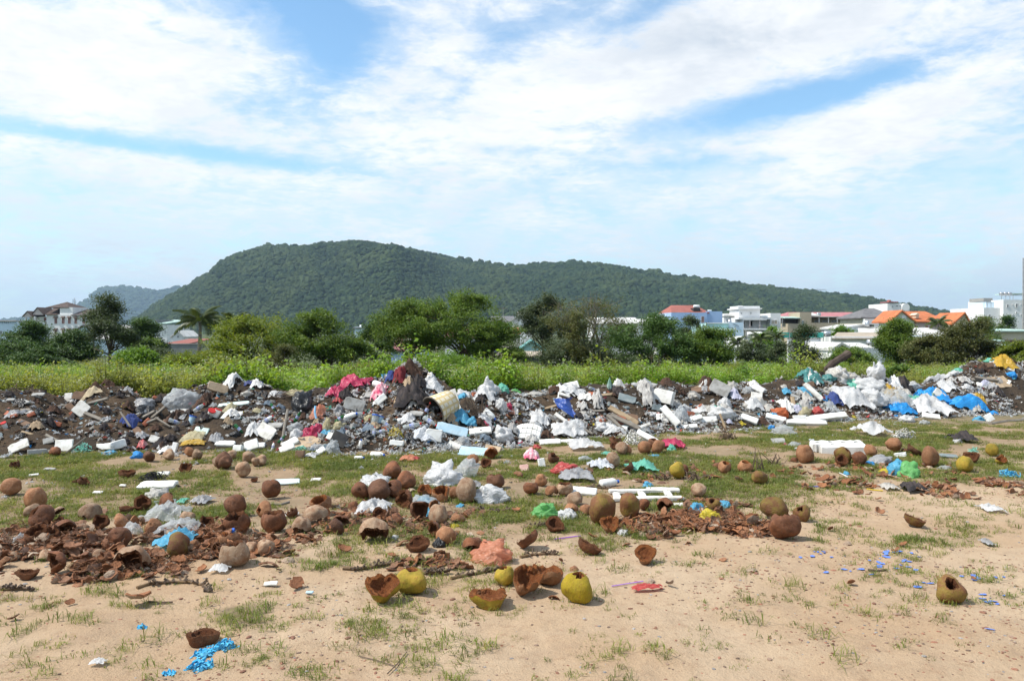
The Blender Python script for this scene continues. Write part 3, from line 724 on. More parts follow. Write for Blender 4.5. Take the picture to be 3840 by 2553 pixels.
def make_palm(label, px, ycen, ybase, Y, L, seed, nf=17, group='palm trees'):
    r = np.random.default_rng(seed)
    x = (px - HX) / FPX * Y; zg = float(ground_z(x, Y)); zt = CAM_H - (ycen - HY) / FPX * Y
    root = setprops(mk_empty('palm_tree', (x, Y, zg)), label, 'palm tree', group)
    H = zt - zg
    mb = MB(); mb.tube([(.05 * H * math.sin(t * 2), 0, H * t - .05) for t in np.linspace(0, 1, 8)], [L * .065 * (1.3 - .6 * t) for t in np.linspace(0, 1, 8)], 8)
    mb.obj('trunk', M_BARKP, root)
    ms = [frond_mesh(seed * 10 + i, L) for i in range(3)]
    tx = .05 * H * math.sin(2)
    for i in range(nf):
        a = i * 2.39996 + r.uniform(-.2, .2); tilt = -.95 + 1.35 * (i / nf)
        o = mk_obj('frond', ms[i % 3], root, (tx, 0, H), (r.uniform(-.2, .2), tilt, a)); s_ = r.uniform(.85, 1.1); o.scale = (s_, s_, s_)
    return root
make_palm('taller coconut palm with drooping fronds left of the low yellow green tree', 742, 1206, 1290, 62, 2.25, 5, 20)
make_palm('second smaller coconut palm touching the taller palm', 862, 1216, 1260, 66, 1.95, 6, 18)
make_palm('small dark palm left of the utility pole', 2762, 1285, 1315, 62, .95, 7, 13)
make_palm('small palm right of the utility pole', 2848, 1268, 1300, 70, 1.2, 8, 13)
make_palm('short palm beside the green hoarding', 2908, 1262, 1300, 72, 1.1, 9, 13)
make_palm('garden palm before the orange roofed villa', 3512, 1212, 1240, 108, 1.9, 10, 14)
# ------------------------------------------------------------------ town
def paint(name, col, dirt=.25, rough=.75): return matte(name, col, tuple(c * .9 for c in col), scale=.5, rough=rough, dirt=dirt, dirtcol=tuple(c * .55 for c in col))
W_WHITE, W_BLUE, W_PALE = paint('white_wall', (.78, .78, .77)), paint('blue_wall', (.36, .50, .74), .12), paint('pale_blue_wall', (.55, .68, .78), .2)
W_BEIGE, W_CREAM, W_TURQ = paint('beige_wall', (.44, .37, .27)), paint('cream_wall', (.62, .56, .43)), paint('turquoise_wall', (.42, .64, .64))
W_GREY, W_GREENISH, W_MAUVE = paint('grey_wall', (.22, .23, .23), .5), paint('mossy_wall', (.55, .60, .44), .5), paint('mauve_wall', (.58, .50, .47))
def roofmat(name, col, period=.35, axis=0, rough=.7, tile=True):
    m, b, out = new_mat(name)
    co = b.n('ShaderNodeTexCoord').outputs['Object']
    c = b.mix(b.sm(b.noise(co, .8, 6, .7), .35, .7), c4(col), c4(tuple(x * .68 for x in col)))
    c = b.mix(b.m('MULTIPLY', b.sm(b.noise(co, 3.5, 5, .7), .5, .75), .4), c, c4(tuple(x * .5 for x in col)))
    wv = b.n('ShaderNodeTexWave', wave_type='BANDS', bands_direction='XYZ'[axis]); b.put(wv.inputs[0], co); wv.inputs['Scale'].default_value = 1 / period; wv.inputs['Distortion'].default_value = 0
    p = principled(b, c, rough, .3); b.put(p.inputs['Normal'], bump(b, wv.outputs['Fac'], .8, .05)); b.t.links.new(p.outputs[0], out.inputs[0]); return m
R_BROWN, R_RED, R_ORANGE = roofmat('brown_roof_tile', (.11, .075, .06)), roofmat('red_roof_tile', (.38, .13, .10)), roofmat('orange_roof_tile', (.60, .19, .075))
R_GREY, R_PINK, R_WHITE = roofmat('grey_roof_tile', (.19, .185, .19)), roofmat('pink_metal_roof', (.47, .19, .20), .6), roofmat('white_metal_roof', (.66, .65, .62), .5)
R_TAN, R_MINT, R_TEAL = roofmat('tan_metal_roof', (.47, .39, .30), .5), roofmat('mint_metal_roof', (.45, .60, .54), .5), roofmat('teal_metal_roof', (.18, .40, .38), .5)
M_PANE = matte('window_glass', (.045, .06, .075), (.10, .13, .16), rough=.12, spec=.6, scale=1.0)
M_SHUT = matte('shutter_red', (.22, .09, .075), (.15, .06, .05)); M_WOODD = matte('brown_door', (.30, .11, .05), (.2, .07, .035))
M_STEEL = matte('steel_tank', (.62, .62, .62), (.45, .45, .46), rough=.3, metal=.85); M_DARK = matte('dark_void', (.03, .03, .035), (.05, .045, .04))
M_CONC = matte('concrete', (.34, .33, .31), (.24, .235, .22), scale=3, bmp=.3)
M_GREENNET = matte('green_hoarding', (.05, .34, .28), (.08, .42, .36), scale=2)
class House:
    def __init__(s, name, label, cx, Y, cat='house', group='buildings of the town', rz=0.0, depth=9.0):
        s.Y = Y; s.d = depth; s.cx = (cx - HX) / FPX * Y; s.zg = float(ground_z(s.cx, Y)) - .2; s.rz = rz
        s.root = setprops(mk_empty(name, (s.cx, Y, s.zg), rz), label, cat, group, 'thing'); s.k = Y / FPX
    def X(s, px): return (px - HX) * s.k - s.cx
    def Z(s, py): return CAM_H - (py - HY) * s.k - s.zg
    def block(s, x0, x1, top, bot=None, mat=None, dy=0.0, depth=None, name='wall'):
        mb = MB(); mb.box(s.X(x0), s.X(x1), dy, dy + (depth or s.d), 0 if bot is None else s.Z(bot), s.Z(top)); return mb.obj(name, mat or W_WHITE, s.root)
    def ridge(s, x0, x1, eave, r0, r1, top, mat, dy=-.4, depth=None, name='roof', wall=None):
        """roof with its ridge along the front; r0,r1 = ridge ends (equal to x0,x1 for a gable)"""
        d = (depth or s.d) + .8; a, b, e, t = s.X(x0), s.X(x1), s.Z(eave), s.Z(top); ym = dy + d / 2
        V = [(a, dy, e), (b, dy, e), (b, dy + d, e), (a, dy + d, e), (s.X(r0), ym, t), (s.X(r1), ym, t), (a, dy, e - .18), (b, dy, e - .18), (b, dy + d, e - .18), (a, dy + d, e - .18)]
        F = [(0, 1, 5, 4), (2, 3, 4, 5), (1, 2, 5), (3, 0, 4), (6, 9, 8, 7), (0, 6, 7, 1), (1, 7, 8, 2), (2, 8, 9, 3), (3, 9, 6, 0)]
        return MB().add(V, F).obj(name, mat, s.root)
    def gable(s, x0, x1, eave, top, mat, wall, dy=-.3, depth=None, xm=None):
        """roof with its ridge running back; gable wall in front"""
        d = (depth or s.d) + .5; a, b, e, t = s.X(x0), s.X(x1), s.Z(eave), s.Z(top); m_ = s.X(xm) if xm else (a + b) / 2
        g = max(.06, .02 * (b - a)); q_ = .22
        V = []; F = []
        for yy in (dy, dy + d):
            V += [(a, yy, e), (m_, yy, t), (b, yy, e), (b, yy, e - q_), (m_, yy, t - q_), (a, yy, e - q_)]
        F = [(0, 1, 7, 6), (1, 2, 8, 7), (5, 11, 10, 4), (4, 10, 9, 3), (0, 5, 4, 1), (1, 4, 3, 2), (6, 7, 10, 11), (7, 8, 9, 10), (0, 6, 11, 5), (2, 3, 9, 8)]
        MB().add(V, F).obj('roof', mat, s.root)
        ww = .35
        MB().add([(a + g, dy + ww, e - q_), (b - g, dy + ww, e - q_), (m_, dy + ww, t - q_ - .02), (a + g, dy + d - .2, e - q_), (b - g, dy + d - .2, e - q_), (m_, dy + d - .2, t - q_ - .02)], [(0, 1, 2), (3, 5, 4), (0, 2, 5, 3), (1, 4, 5, 2), (0, 3, 4, 1)]).obj('gable_wall', wall, s.root)
    def slab(s, x0, x1, front, back, mat, dy=-.4, depth=None, th=.15, name='roof', x0b=None, x1b=None):
        """single pitch roof: front edge row, back edge row"""
        d = (depth or s.d) + .8; zf, zb_ = s.Z(front), CAM_H - (back - HY) * (s.Y + dy + d) / FPX - s.zg
        a, b = s.X(x0), s.X(x1); kb = (s.Y + dy + d) / FPX
        a2 = a if x0b is None else (x0b - HX) * kb - s.cx; b2 = b if x1b is None else (x1b - HX) * kb - s.cx
        V = [(a, dy, zf), (b, dy, zf), (b2, dy + d, zb_), (a2, dy + d, zb_), (a, dy, zf - th), (b, dy, zf - th), (b2, dy + d, zb_ - th), (a2, dy + d, zb_ - th)]
        return MB().add(V, [(0, 1, 2, 3), (4, 7, 6, 5), (0, 4, 5, 1), (1, 5, 6, 2), (2, 6, 7, 3), (3, 7, 4, 0)]).obj(name, mat, s.root)
    def win(s, px, py, wpx, hpx, dy=0.0, pane=None, frame=None, hood=False, name='window'):
        x, z, a, b = s.X(px), s.Z(py), wpx * s.k / 2, hpx * s.k / 2; f = max(.05, a * .14)
        mb = MB()
        mb.box(x - a, x - a + f, dy - .09, dy + .02, z - b, z + b); mb.box(x + a - f, x + a, dy - .09, dy + .02, z - b, z + b)
        mb.box(x - a + f, x + a - f, dy - .085, dy + .02, z + b - f, z + b); mb.box(x - a + f, x + a - f, dy - .085, dy + .02, z - b, z - b + f)
        if name == 'window': mb.box(x - f * .35, x + f * .35, dy - .07, dy + .02, z - b + f, z + b - f)
        o = mb.obj(name, frame or W_WHITE, s.root)
        MB().box(x - a + f, x + a - f, dy - .035, dy + .01, z - b + f, z + b - f).obj('pane' if name == 'window' else 'door_leaf', pane or M_PANE, o)
        if hood: MB().add([(x - a * 1.35, dy - .7, z + b + .1), (x + a * 1.35, dy - .7, z + b + .1), (x + a * 1.2, dy, z + b + .55), (x - a * 1.2, dy, z + b + .55), (x - a * 1.35, dy - .7, z + b), (x + a * 1.35, dy - .7, z + b), (x + a * 1.2, dy, z + b), (x - a * 1.2, dy, z + b)], [(0, 1, 2, 3), (4, 7, 6, 5), (0, 4, 5, 1), (1, 5, 6, 2), (3, 7, 4, 0)]).obj('window_hood', R_BROWN, s.root)
    def part(s, name, mb, mat, smooth=False): return mb.obj(name, mat, s.root, smooth)
    def tank(s, px, py, wpx, hpx, dy=1.0, name='water_tank', mat=None, vertical=False):
        r = hpx * s.k / 2; L = wpx * s.k / 2; x, z = s.X(px), s.Z(py); mb = MB()
        if vertical: mb.tube([(x, dy, z - r), (x, dy, z - r * .9), (x, dy, z + r * .8), (x, dy, z + r)], [L * .9, L, L, L * .3], 12)
        else: mb.tube([(x - L, dy, z), (x - L * .85, dy, z), (x + L * .85, dy, z), (x + L, dy, z)], [r * .5, r, r, r * .5], 12)
        return mb.obj(name, mat or M_STEEL, s.root, True)
# white villa, far left
h = House('villa', 'large white three storey villa with dark brown hip roofs at left', 225, 240, rz=math.radians(-4), depth=14)
h.block(172, 345, 1179, mat=W_WHITE); h.block(97, 172, 1187, mat=W_WHITE, dy=1.0); h.block(222, 272, 1152, 1179, W_WHITE, dy=.3, depth=8)
h.ridge(170, 258, 1152, 212, 214, 1130, R_BROWN, dy=0, depth=9); h.ridge(270, 350, 1181, 272, 338, 1158, R_BROWN)
h.ridge(150, 216, 1179, 143, 190, 1153, R_BROWN, dy=-.6); h.gable(121, 170, 1178, 1152, R_BROWN, W_MAUVE, dy=-1.2, depth=6); h.gable(93, 133, 1186, 1166, R_BROWN, W_MAUVE, dy=-2.0, depth=6)
for px in (209, 238, 262, 287, 318):
    h.win(px, 1203, 11, 22, 0, M_SHUT, W_MAUVE, True)
    h.win(px, 1246, 11, 18, 0, M_SHUT, W_MAUVE, True)
h.win(161, 1203, 16, 26, 1.0, M_SHUT, W_MAUVE, name='arched_door'); h.win(119, 1201, 14, 18, 1.0, M_SHUT, W_MAUVE, name='arched_door')
h.block(134, 139, 1187, 1225, W_WHITE, dy=-1.4, depth=.6, name='column'); h.block(99, 103, 1190, 1225, W_WHITE, dy=-1.4, depth=.6, name='column')
h = House('apartment_block', 'pale blue flat roofed block at the left edge', 20, 200, depth=12)
h.block(-90, 62, 1213, mat=W_PALE); h.block(-92, 64, 1201, 1204, W_MAUVE, dy=-.5, depth=13, name='cornice')
for px in range(-84, 64, 8): h.block(px - 3, px + 1, 1204, 1213, W_PALE, dy=.2, depth=.3, name='parapet_post')
for px in (4, 40, -30): h.win(px, 1247, 10, 14)
h = House('house', 'small white flat roofed house between the pale blue block and villa', 80, 215); h.block(64, 97, 1204, mat=W_WHITE); h.block(62, 98, 1201, 1204, W_PALE, dy=-.4, depth=10, name='cornice'); h.win(80, 1216, 8, 8)
h = House('house', 'low white house with pale grey gable behind the tall slender tree', 380, 120, depth=10)
h.block(352, 480, 1268, mat=W_PALE); h.ridge(346, 486, 1268, 356, 430, 1218, R_WHITE); h.gable(280, 352, 1238, 1216, R_GREY, W_PALE, depth=5); h.block(284, 348, 1238, mat=W_PALE, dy=.06, depth=5); h.win(420, 1285, 16, 20)
h = House('house', 'tall narrow white house with pale green roof left of the palms', 590, 170, depth=12); h.block(585, 627, 1218, mat=W_WHITE); h.block(556, 585, 1222, mat=W_PALE, dy=.2); h.slab(552, 628, 1212, 1199, R_MINT); h.block(584, 586, 1198, 1212, R_GREY, dy=-.3, depth=9, name='ridge_cap'); h.win(608, 1230, 5, 14); h.win(620, 1245, 5, 14)
h = House('house', 'small white gabled house left of the palms', 662, 130); h.gable(640, 694, 1262, 1238, R_WHITE, W_WHITE, depth=6); h.block(643, 691, 1262, mat=W_WHITE, depth=6); h.win(668, 1262, 8, 10)
h = House('house', 'low house with rust red roof below the white gable', 648, 110); h.block(612, 690, 1290, mat=W_MAUVE); h.slab(606, 696, 1290, 1270, R_RED); h.win(640, 1300, 10, 12)
h = House('garden_wall', 'dark grey concrete wall below the coconut palms', 692, 75, 'wall'); h.block(612, 772, 1291, mat=W_GREY, depth=.3); h.block(610, 774, 1288, 1291, M_CONC, dy=-.05, depth=.4, name='coping')
# behind the centre trees
h = House('water_tower', 'small pale tower with white tank seen between two trees', 1342, 150, 'tower'); h.block(1330, 1356, 1226, mat=W_PALE, depth=4); h.tank(1349, 1222, 12, 9, 1.5, vertical=True, mat=W_WHITE); h.slab(1324, 1360, 1228, 1224, R_GREY, depth=4); h.win(1345, 1250, 10, 14)
h = House('house', 'house with pink corrugated roof and blue wall behind the widest tree', 1515, 75); h.block(1466, 1572, 1310, mat=W_BLUE); h.slab(1462, 1576, 1309, 1248, R_PINK, depth=7); h.win(1500, 1318, 14, 14)
h = House('house', 'house with pale roof behind the right side of the widest tree', 1735, 95); h.block(1670, 1790, 1262, mat=W_WHITE); h.slab(1665, 1796, 1262, 1232, R_PINK, depth=8); h.win(1720, 1275, 14, 12)
h = House('house', 'pale house with long grey roof left of the white gable', 1880, 150); h.block(1842, 1924, 1205, mat=W_PALE); h.slab(1836, 1928, 1206, 1185, R_GREY); h.win(1870, 1215, 10, 10)
h = House('house', 'small grey roofed house with mauve gable in front of the pale house', 1890, 120); h.gable(1860, 1925, 1232, 1212, R_WHITE, W_MAUVE, depth=7); h.block(1863, 1922, 1232, mat=W_MAUVE, depth=7); h.win(1890, 1235, 8, 8)
h = House('house', 'white steep gabled house with vertical bands left of the olive tree', 1950, 140); h.gable(1918, 1998, 1200, 1152, R_WHITE, W_WHITE, depth=9, xm=1975); h.block(1921, 1995, 1200, mat=W_WHITE); h.tank(1946, 1174, 14, 10)
for px in (1928, 1935, 1942): h.block(px - 1, px + 1, 1195, 1228, W_MAUVE, dy=-.12, depth=.1, name='band')
h = House('house', 'orange roofed low house at the foot of the steep white gable', 1925, 110); h.block(1905, 1950, 1247, mat=W_CREAM); h.slab(1900, 1954, 1248, 1228, R_ORANGE); h.win(1930, 1256, 8, 8)
h = House('house', 'low house with turquoise metal roof left of the twiggy tree', 1990, 80); h.gable(1945, 2046, 1308, 1273, R_TEAL, W_TURQ, depth=7); h.block(1950, 2040, 1308, mat=W_TURQ, depth=7)
h = House('shed', 'open shed with flat tan roof at the edge of the weeds', 1968, 62, 'shed'); h.slab(1895, 2044, 1333, 1316, R_TAN, depth=4.5, th=.08)
for px in (1905, 1965, 2035): h.block(px - 1.5, px + 1.5, 1334, None, M_BARK, dy=-.1, depth=.08, name='post')
h.block(1895, 2040, 1336, mat=W_GREY, dy=4, depth=.2)
h = House('house', 'low white roofed house glimpsed behind the twiggy tree', 2310, 130); h.block(2222, 2408, 1212, mat=W_WHITE); h.slab(2216, 2414, 1212, 1190, R_WHITE); h.win(2300, 1224, 12, 10)
h = House('house', 'long pale shed roof between the twiggy tree and dark tree', 2390, 150); h.block(2350, 2440, 1210, mat=W_WHITE); h.slab(2346, 2444, 1210, 1196, R_WHITE)
# blue house
h = House('house', 'sky blue two storey house with red tiled roof', 2615, 125, depth=10, rz=math.radians(3))
h.block(2516, 2652, 1172, mat=W_BLUE); h.block(2652, 2714, 1167, mat=W_BLUE, dy=.5); h.ridge(2519, 2664, 1171, 2545, 2640, 1141, R_RED, dy=.4, depth=8); h.tank(2622, 1148, 24, 12, 1.5, mat=W_WHITE); h.tank(2676, 1163, 16, 5, 2, mat=W_WHITE)
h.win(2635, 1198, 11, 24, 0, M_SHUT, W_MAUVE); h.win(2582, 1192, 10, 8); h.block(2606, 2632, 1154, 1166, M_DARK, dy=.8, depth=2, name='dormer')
for px in (2535, 2540): h.block(px - .7, px + .7, 1190, 1205, M_CONC, dy=-.2, depth=.1, name='rail')
h = House('roof_terrace', 'white pipe pergola on the terrace left of the blue house', 2490, 128, 'terrace'); h.block(2462, 2532, 1186, mat=W_WHITE)
for i in range(5): h.block(2466 + i * 2, 2531, 1176 + i * 5, 1177.4 + i * 5, W_WHITE, dy=-.5 + i * .9, depth=.12, name='pipe')
h = House('house', 'low turquoise house with mint canopy in front of blue house', 2700, 108); h.block(2648, 2732, 1212, mat=W_TURQ); h.block(2732, 2790, 1209, mat=W_PALE, dy=.3); h.slab(2690, 2740, 1236, 1231, R_MINT, dy=-1.5, depth=1.5); h.tank(2742, 1208, 14, 22, .8, vertical=True); h.win(2757, 1233, 6, 8); h.block(2646, 2734, 1210, 1213, W_WHITE, dy=-.2, depth=.3, name='cornice')
h.part('solar_panel', MB().add([(h.X(2750), .2, h.Z(1212)), (h.X(2772), .2, h.Z(1222)), (h.X(2772), 1.4, h.Z(1214)), (h.X(2750), 1.4, h.Z(1205)), (h.X(2750), .2, h.Z(1213)), (h.X(2772), .2, h.Z(1223)), (h.X(2772), 1.4, h.Z(1215)), (h.X(2750), 1.4, h.Z(1206))], [(0, 1, 2, 3), (4, 7, 6, 5), (0, 4, 5, 1), (1, 5, 6, 2), (2, 6, 7, 3), (3, 7, 4, 0)]), M_PANE)
h = House('house', 'low house with pale mint gable roof under the blue house', 2612, 90); h.gable(2572, 2652, 1268, 1244, R_MINT, W_TURQ, depth=7); h.block(2576, 2648, 1268, mat=W_TURQ, depth=7); h.win(2612, 1280, 12, 12)
h = House('house', 'small white walled house with white canopy right of blue house', 2742, 140); h.block(2714, 2780, 1190, mat=W_WHITE); h.slab(2712, 2784, 1181, 1176, R_WHITE, th=.3); h.win(2729, 1203, 10, 14)
# white modern house
h = House('house', 'white modern house with roof box, balcony and brown pillars', 2850, 135, depth=10)
h.block(2770, 2890, 1190, 1197, W_WHITE, name='parapet'); h.block(2784, 2864, 1157, 1190, W_WHITE, dy=2, depth=6, name='roof_room'); h.block(2777, 2868, 1154, 1158, W_WHITE, dy=1.4, depth=7, name='cornice'); h.block(2780, 2864, 1146, 1154, W_WHITE, dy=2.1, depth=5, name='upper_parapet'); h.tank(2789, 1147, 20, 4, 2, mat=W_WHITE)
h.block(2770, 2890, 1197, None, W_WHITE, dy=2.2, depth=8); h.block(2890, 2929, 1174, None, W_WHITE, dy=.2); h.block(2786, 2878, 1231, 1237, W_WHITE, dy=0, depth=2.2, name='balcony_floor'); h.block(2788, 2876, 1197, 1200, W_WHITE, dy=0, depth=2.2, name='balcony_roof'); h.block(2786, 2790, 1197, None, W_WHITE, dy=.1, depth=2.0, name='side_wall')
for px in (2813, 2850): h.block(px - 2, px + 2, 1200, 1231, W_MAUVE, dy=.1, depth=.3, name='pillar')
h.block(2790, 2876, 1224, 1225, M_CONC, dy=.05, depth=.05, name='hand_rail')
for px in range(2793, 2877, 5): h.block(px - .4, px + .4, 1225, 1231, M_CONC, dy=.06, depth=.04, name='baluster')
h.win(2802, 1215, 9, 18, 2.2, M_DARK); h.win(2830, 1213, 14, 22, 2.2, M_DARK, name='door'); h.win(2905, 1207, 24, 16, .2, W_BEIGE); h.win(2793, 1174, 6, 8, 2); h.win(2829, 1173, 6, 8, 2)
for i in range(6): h.block(2857 + i * 5, 2859 + i * 5, 1183, 1188, W_PALE, dy=-.06, depth=.05, name='parapet_slot')
for px in (2893, 2912, 2928): h.block(px - .5, px + .5, 1195, None, M_STEEL, dy=-.8, depth=.06, name='scaffold_pole')
for py in (1205, 1225): h.block(2890, 2930, py, py + 1, M_STEEL, dy=-.82, depth=.06, name='scaffold_tube')
# beige building
h = House('warehouse', 'long beige building with pinkish red roof and row of windows', 3100, 150, depth=12)
h.block(2940, 2985, 1214, mat=W_BEIGE, dy=-2, depth=4); h.block(2985, 3028, 1172, mat=W_BEIGE, dy=-2, depth=6); h.block(3028, 3260, 1211, mat=W_BEIGE, dy=-2, depth=2); h.block(3028, 3262, 1188, mat=W_CREAM, dy=2.5); h.ridge(2965, 3275, 1188, 3010, 3265, 1167, R_PINK, dy=2.2, depth=11); h.block(3026, 3264, 1187.5, 1190, R_MINT, dy=-1.5, depth=4, name='canopy')
for px in (3083, 3113, 3147, 3180): h.win(px, 1204, 20, 10, 2.5)
for px in (3062, 3097, 3130, 3164, 3205, 3240): h.block(px - 1, px + 1, 1190, 1211, W_WHITE, dy=-1.3, depth=.2, name='post')
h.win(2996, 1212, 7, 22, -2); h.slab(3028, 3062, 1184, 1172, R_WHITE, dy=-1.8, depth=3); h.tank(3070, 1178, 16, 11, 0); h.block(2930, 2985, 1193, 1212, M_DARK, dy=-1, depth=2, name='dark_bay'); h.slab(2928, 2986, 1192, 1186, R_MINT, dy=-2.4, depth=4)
h = House('house', 'house with dark grey hipped roof and small window', 3292, 128); h.block(3237, 3340, 1191, mat=W_CREAM); h.ridge(3224, 3362, 1190, 3292, 3325, 1153, R_GREY); h.win(3304, 1199, 9, 10, 0, M_SHUT); h.block(3234, 3285, 1196, mat=W_WHITE, dy=-1, depth=1)
h = House('house', 'white rooftop with scrolled gable and red tank behind grey roof', 3370, 170); h.block(3328, 3380, 1138, mat=W_WHITE); h.block(3378, 3408, 1152, mat=W_WHITE, dy=-.3); h.part('scroll_gable', MB().tube([(h.X(3393), -.5, h.Z(1152)), (h.X(3393), .4, h.Z(1152))], [.8, .8], 16), W_WHITE); h.tank(3342, 1128, 14, 8, 1, vertical=True, mat=R_RED); h.block(3330, 3366, 1131, 1134, R_PINK, dy=-.3, depth=4, name='cornice'); h.win(3347, 1149, 5, 7); h.win(3363, 1147, 9, 5); h.win(3375, 1146, 7, 5)
# orange villa
h = House('villa', 'single storey villa with bright orange tiled roof and porch', 3460, 115, depth=9, rz=math.radians(-3))
h.block(3416, 3545, 1204, mat=W_MAUVE); h.ridge(3378, 3548, 1204, 3368, 3528, 1164, R_ORANGE, depth=10); h.gable(3322, 3420, 1205, 1163, R_ORANGE, W_GREENISH, dy=-1.6, depth=6, xm=3368); h.block(3330, 3414, 1205, mat=W_GREENISH, dy=-1.2, depth=4); h.gable(3528, 3592, 1212, 1172, R_ORANGE, W_CREAM, dy=-3.5, depth=7, xm=3570)
h.block(3548, 3552, 1212, None, W_CREAM, dy=-3.2, depth=.35, name='porch_column'); h.block(3584, 3588, 1212, None, W_CREAM, dy=-3.2, depth=.35, name='porch_column'); h.win(3436, 1228, 15, 16, 0, M_WOODD, name='door'); h.win(3474, 1230, 14, 20, 0, M_WOODD, name='door'); h.win(3565, 1228, 14, 20, 0, M_WOODD, name='door')
h.part('dormer', MB().box(h.X(3440), h.X(3451), .4, 2.0, h.Z(1192), h.Z(1180)).add([(h.X(3436), .3, h.Z(1181)), (h.X(3455), .3, h.Z(1181)), (h.X(3445.5), .3, h.Z(1173)), (h.X(3436), 2.2, h.Z(1181)), (h.X(3455), 2.2, h.Z(1181)), (h.X(3445.5), 2.2, h.Z(1173))], [(0, 1, 2), (3, 5, 4), (0, 2, 5, 3), (1, 4, 5, 2), (0, 3, 4, 1)]), W_CREAM)
h.part('gable_vent', MB().tube([(h.X(3378), -1.32, h.Z(1190)), (h.X(3378), -1.22, h.Z(1190))], [.32, .32], 14), W_WHITE)
# right white block
h = House('apartment_block', 'tall white apartment block with roof tanks at right edge', 3790, 165, depth=12, rz=math.radians(2))
h.block(3762, 3900, 1124, mat=W_WHITE); h.block(3699, 3762, 1153, mat=W_WHITE, dy=1); h.block(3730, 3762, 1130, 1153, W_PALE, dy=3, depth=6, name='roof_room'); h.block(3733, 3768, 1115, 1128, M_CONC, dy=4, depth=5, name='lift_room')
for px in (3779, 3794, 3810): h.tank(px, 1100, 14, 12, 2)
for px in (3774, 3790, 3806, 3818): h.block(px - .6, px + .6, 1104, 1124, M_STEEL, dy=1.5, depth=.1, name='tank_stand')
h.block(3812, 3900, 1098, 1101, R_MINT, dy=2, depth=5, name='canopy'); h.block(3766, 3900, 1107, 1108.5, M_STEEL, dy=1.4, depth=.1, name='stand_beam')
for (px, py, a, b) in [(3778, 1147, 8, 11), (3812, 1146, 9, 16), (3797, 1142, 4, 5), (3828, 1142, 4, 5), (3812, 1172, 6, 8), (3780, 1185, 8, 12), (3798, 1180, 5, 6), (3829, 1181, 5, 7)]: h.win(px, py, a, b)
h.win(3720, 1186, 9, 14, 1); h.win(3705, 1184, 5, 6, 1)
for px in (3701, 3714, 3728): h.block(px - .5, px + .5, 1134, 1153, M_STEEL, dy=1.1, depth=.08, name='frame_post')
h.block(3699, 3730, 1133, 1134.5, M_STEEL, dy=1.05, depth=.1, name='frame_beam')
h = House('house', 'light blue house with brown roof left of the white block', 3665, 175); h.gable(3640, 3700, 1180, 1158, R_BROWN, W_BLUE, depth=9, xm=3655); h.block(3642, 3698, 1180, mat=W_BLUE); h.win(3670, 1186, 8, 8)
h = House('house', 'small house with mauve tiled roof behind the orange villa', 3600, 150); h.ridge(3580, 3622, 1186, 3590, 3610, 1172, R_PINK); h.block(3584, 3618, 1186, mat=W_CREAM)
# sheds on the right
h = House('shed', 'small white shed with gabled roof before the weeds at right', 3190, 72, 'shed', depth=5, rz=math.radians(4)); h.gable(3112, 3196, 1306, 1283, R_WHITE, W_WHITE, depth=6, xm=3150); h.block(3117, 3192, 1306, mat=W_WHITE, depth=5.5); h.slab(3196, 3280, 1303, 1284, R_WHITE, depth=5, th=.1, x0b=3152, x1b=3240); h.block(3192, 3250, 1308, mat=W_GREY, dy=2, depth=3); h.win(3285, 1320, 12, 10, 1.9)
h = House('shed', 'long white walled shed with tan roof behind the gabled shed', 3220, 88, 'shed'); h.block(3116, 3316, 1262, mat=W_WHITE); h.slab(3112, 3322, 1268, 1246, R_TAN, th=.12, x0b=3140, x1b=3320); h.win(3130, 1268, 5, 16, 0, W_MAUVE)
h.block(3112, 3212, 1240, 1244, M_DARK, dy=9, depth=.3, name='fascia')
h = House('shed', 'long low shed with white metal roof behind round glossy tree', 3420, 98, 'shed', depth=12); h.block(3220, 3560, 1258, mat=W_PALE, dy=.2); h.slab(3216, 3600, 1262, 1228, R_WHITE, th=.15, x0b=3216, x1b=3480); h.win(3446, 1268, 30, 8)
h = House('shed', 'white gabled shed with round tank below the grey hipped roof', 3230, 110, 'shed'); h.gable(3160, 3300, 1228, 1215, R_WHITE, W_WHITE, depth=8); h.block(3165, 3295, 1228, mat=W_WHITE, depth=8); h.tank(3240, 1213, 15, 22, -1, vertical=True); h.tank(3257, 1221, 16, 8, -1, mat=M_DARK)
h = House('shed', 'beige shed with pale metal roof at the right edge', 3800, 88, 'shed', depth=8); h.block(3722, 3900, 1240, mat=W_CREAM); h.slab(3716, 3910, 1240, 1230, R_MINT, th=.12); h.slab(3716, 3910, 1277, 1273, R_BROWN, dy=-.6, depth=.1, th=.15, name='ledge')
h = House('shed', 'grey plastered shed with mauve side left of the beige shed', 3690, 84, 'shed', depth=6); h.block(3660, 3722, 1252, mat=W_GREY); h.slab(3640, 3724, 1276, 1266, R_MINT, dy=-2, depth=2, th=.1); h.block(3660, 3715, 1276, mat=W_MAUVE, dy=-1.9, depth=.3)
h = House('shed', 'low stall with pale green awning below the beige shed', 3770, 78, 'shed', depth=4); h.slab(3725, 3800, 1296, 1287, R_MINT, depth=2, th=.08); h.block(3728, 3796, 1297, mat=W_GREY, dy=2, depth=1)
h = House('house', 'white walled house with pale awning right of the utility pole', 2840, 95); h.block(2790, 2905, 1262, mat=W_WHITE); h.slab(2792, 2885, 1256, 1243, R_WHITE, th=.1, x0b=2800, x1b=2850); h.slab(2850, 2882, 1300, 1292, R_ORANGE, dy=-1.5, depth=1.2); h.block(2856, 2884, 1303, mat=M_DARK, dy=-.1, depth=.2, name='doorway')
h = House('garden_wall', 'white plastered wall right of the bamboo like tree', 3010, 78, 'wall'); h.block(2955, 3078, 1270, mat=W_WHITE, depth=.3); h.block(2953, 3080, 1267, 1270, M_CONC, dy=-.06, depth=.42, name='coping')
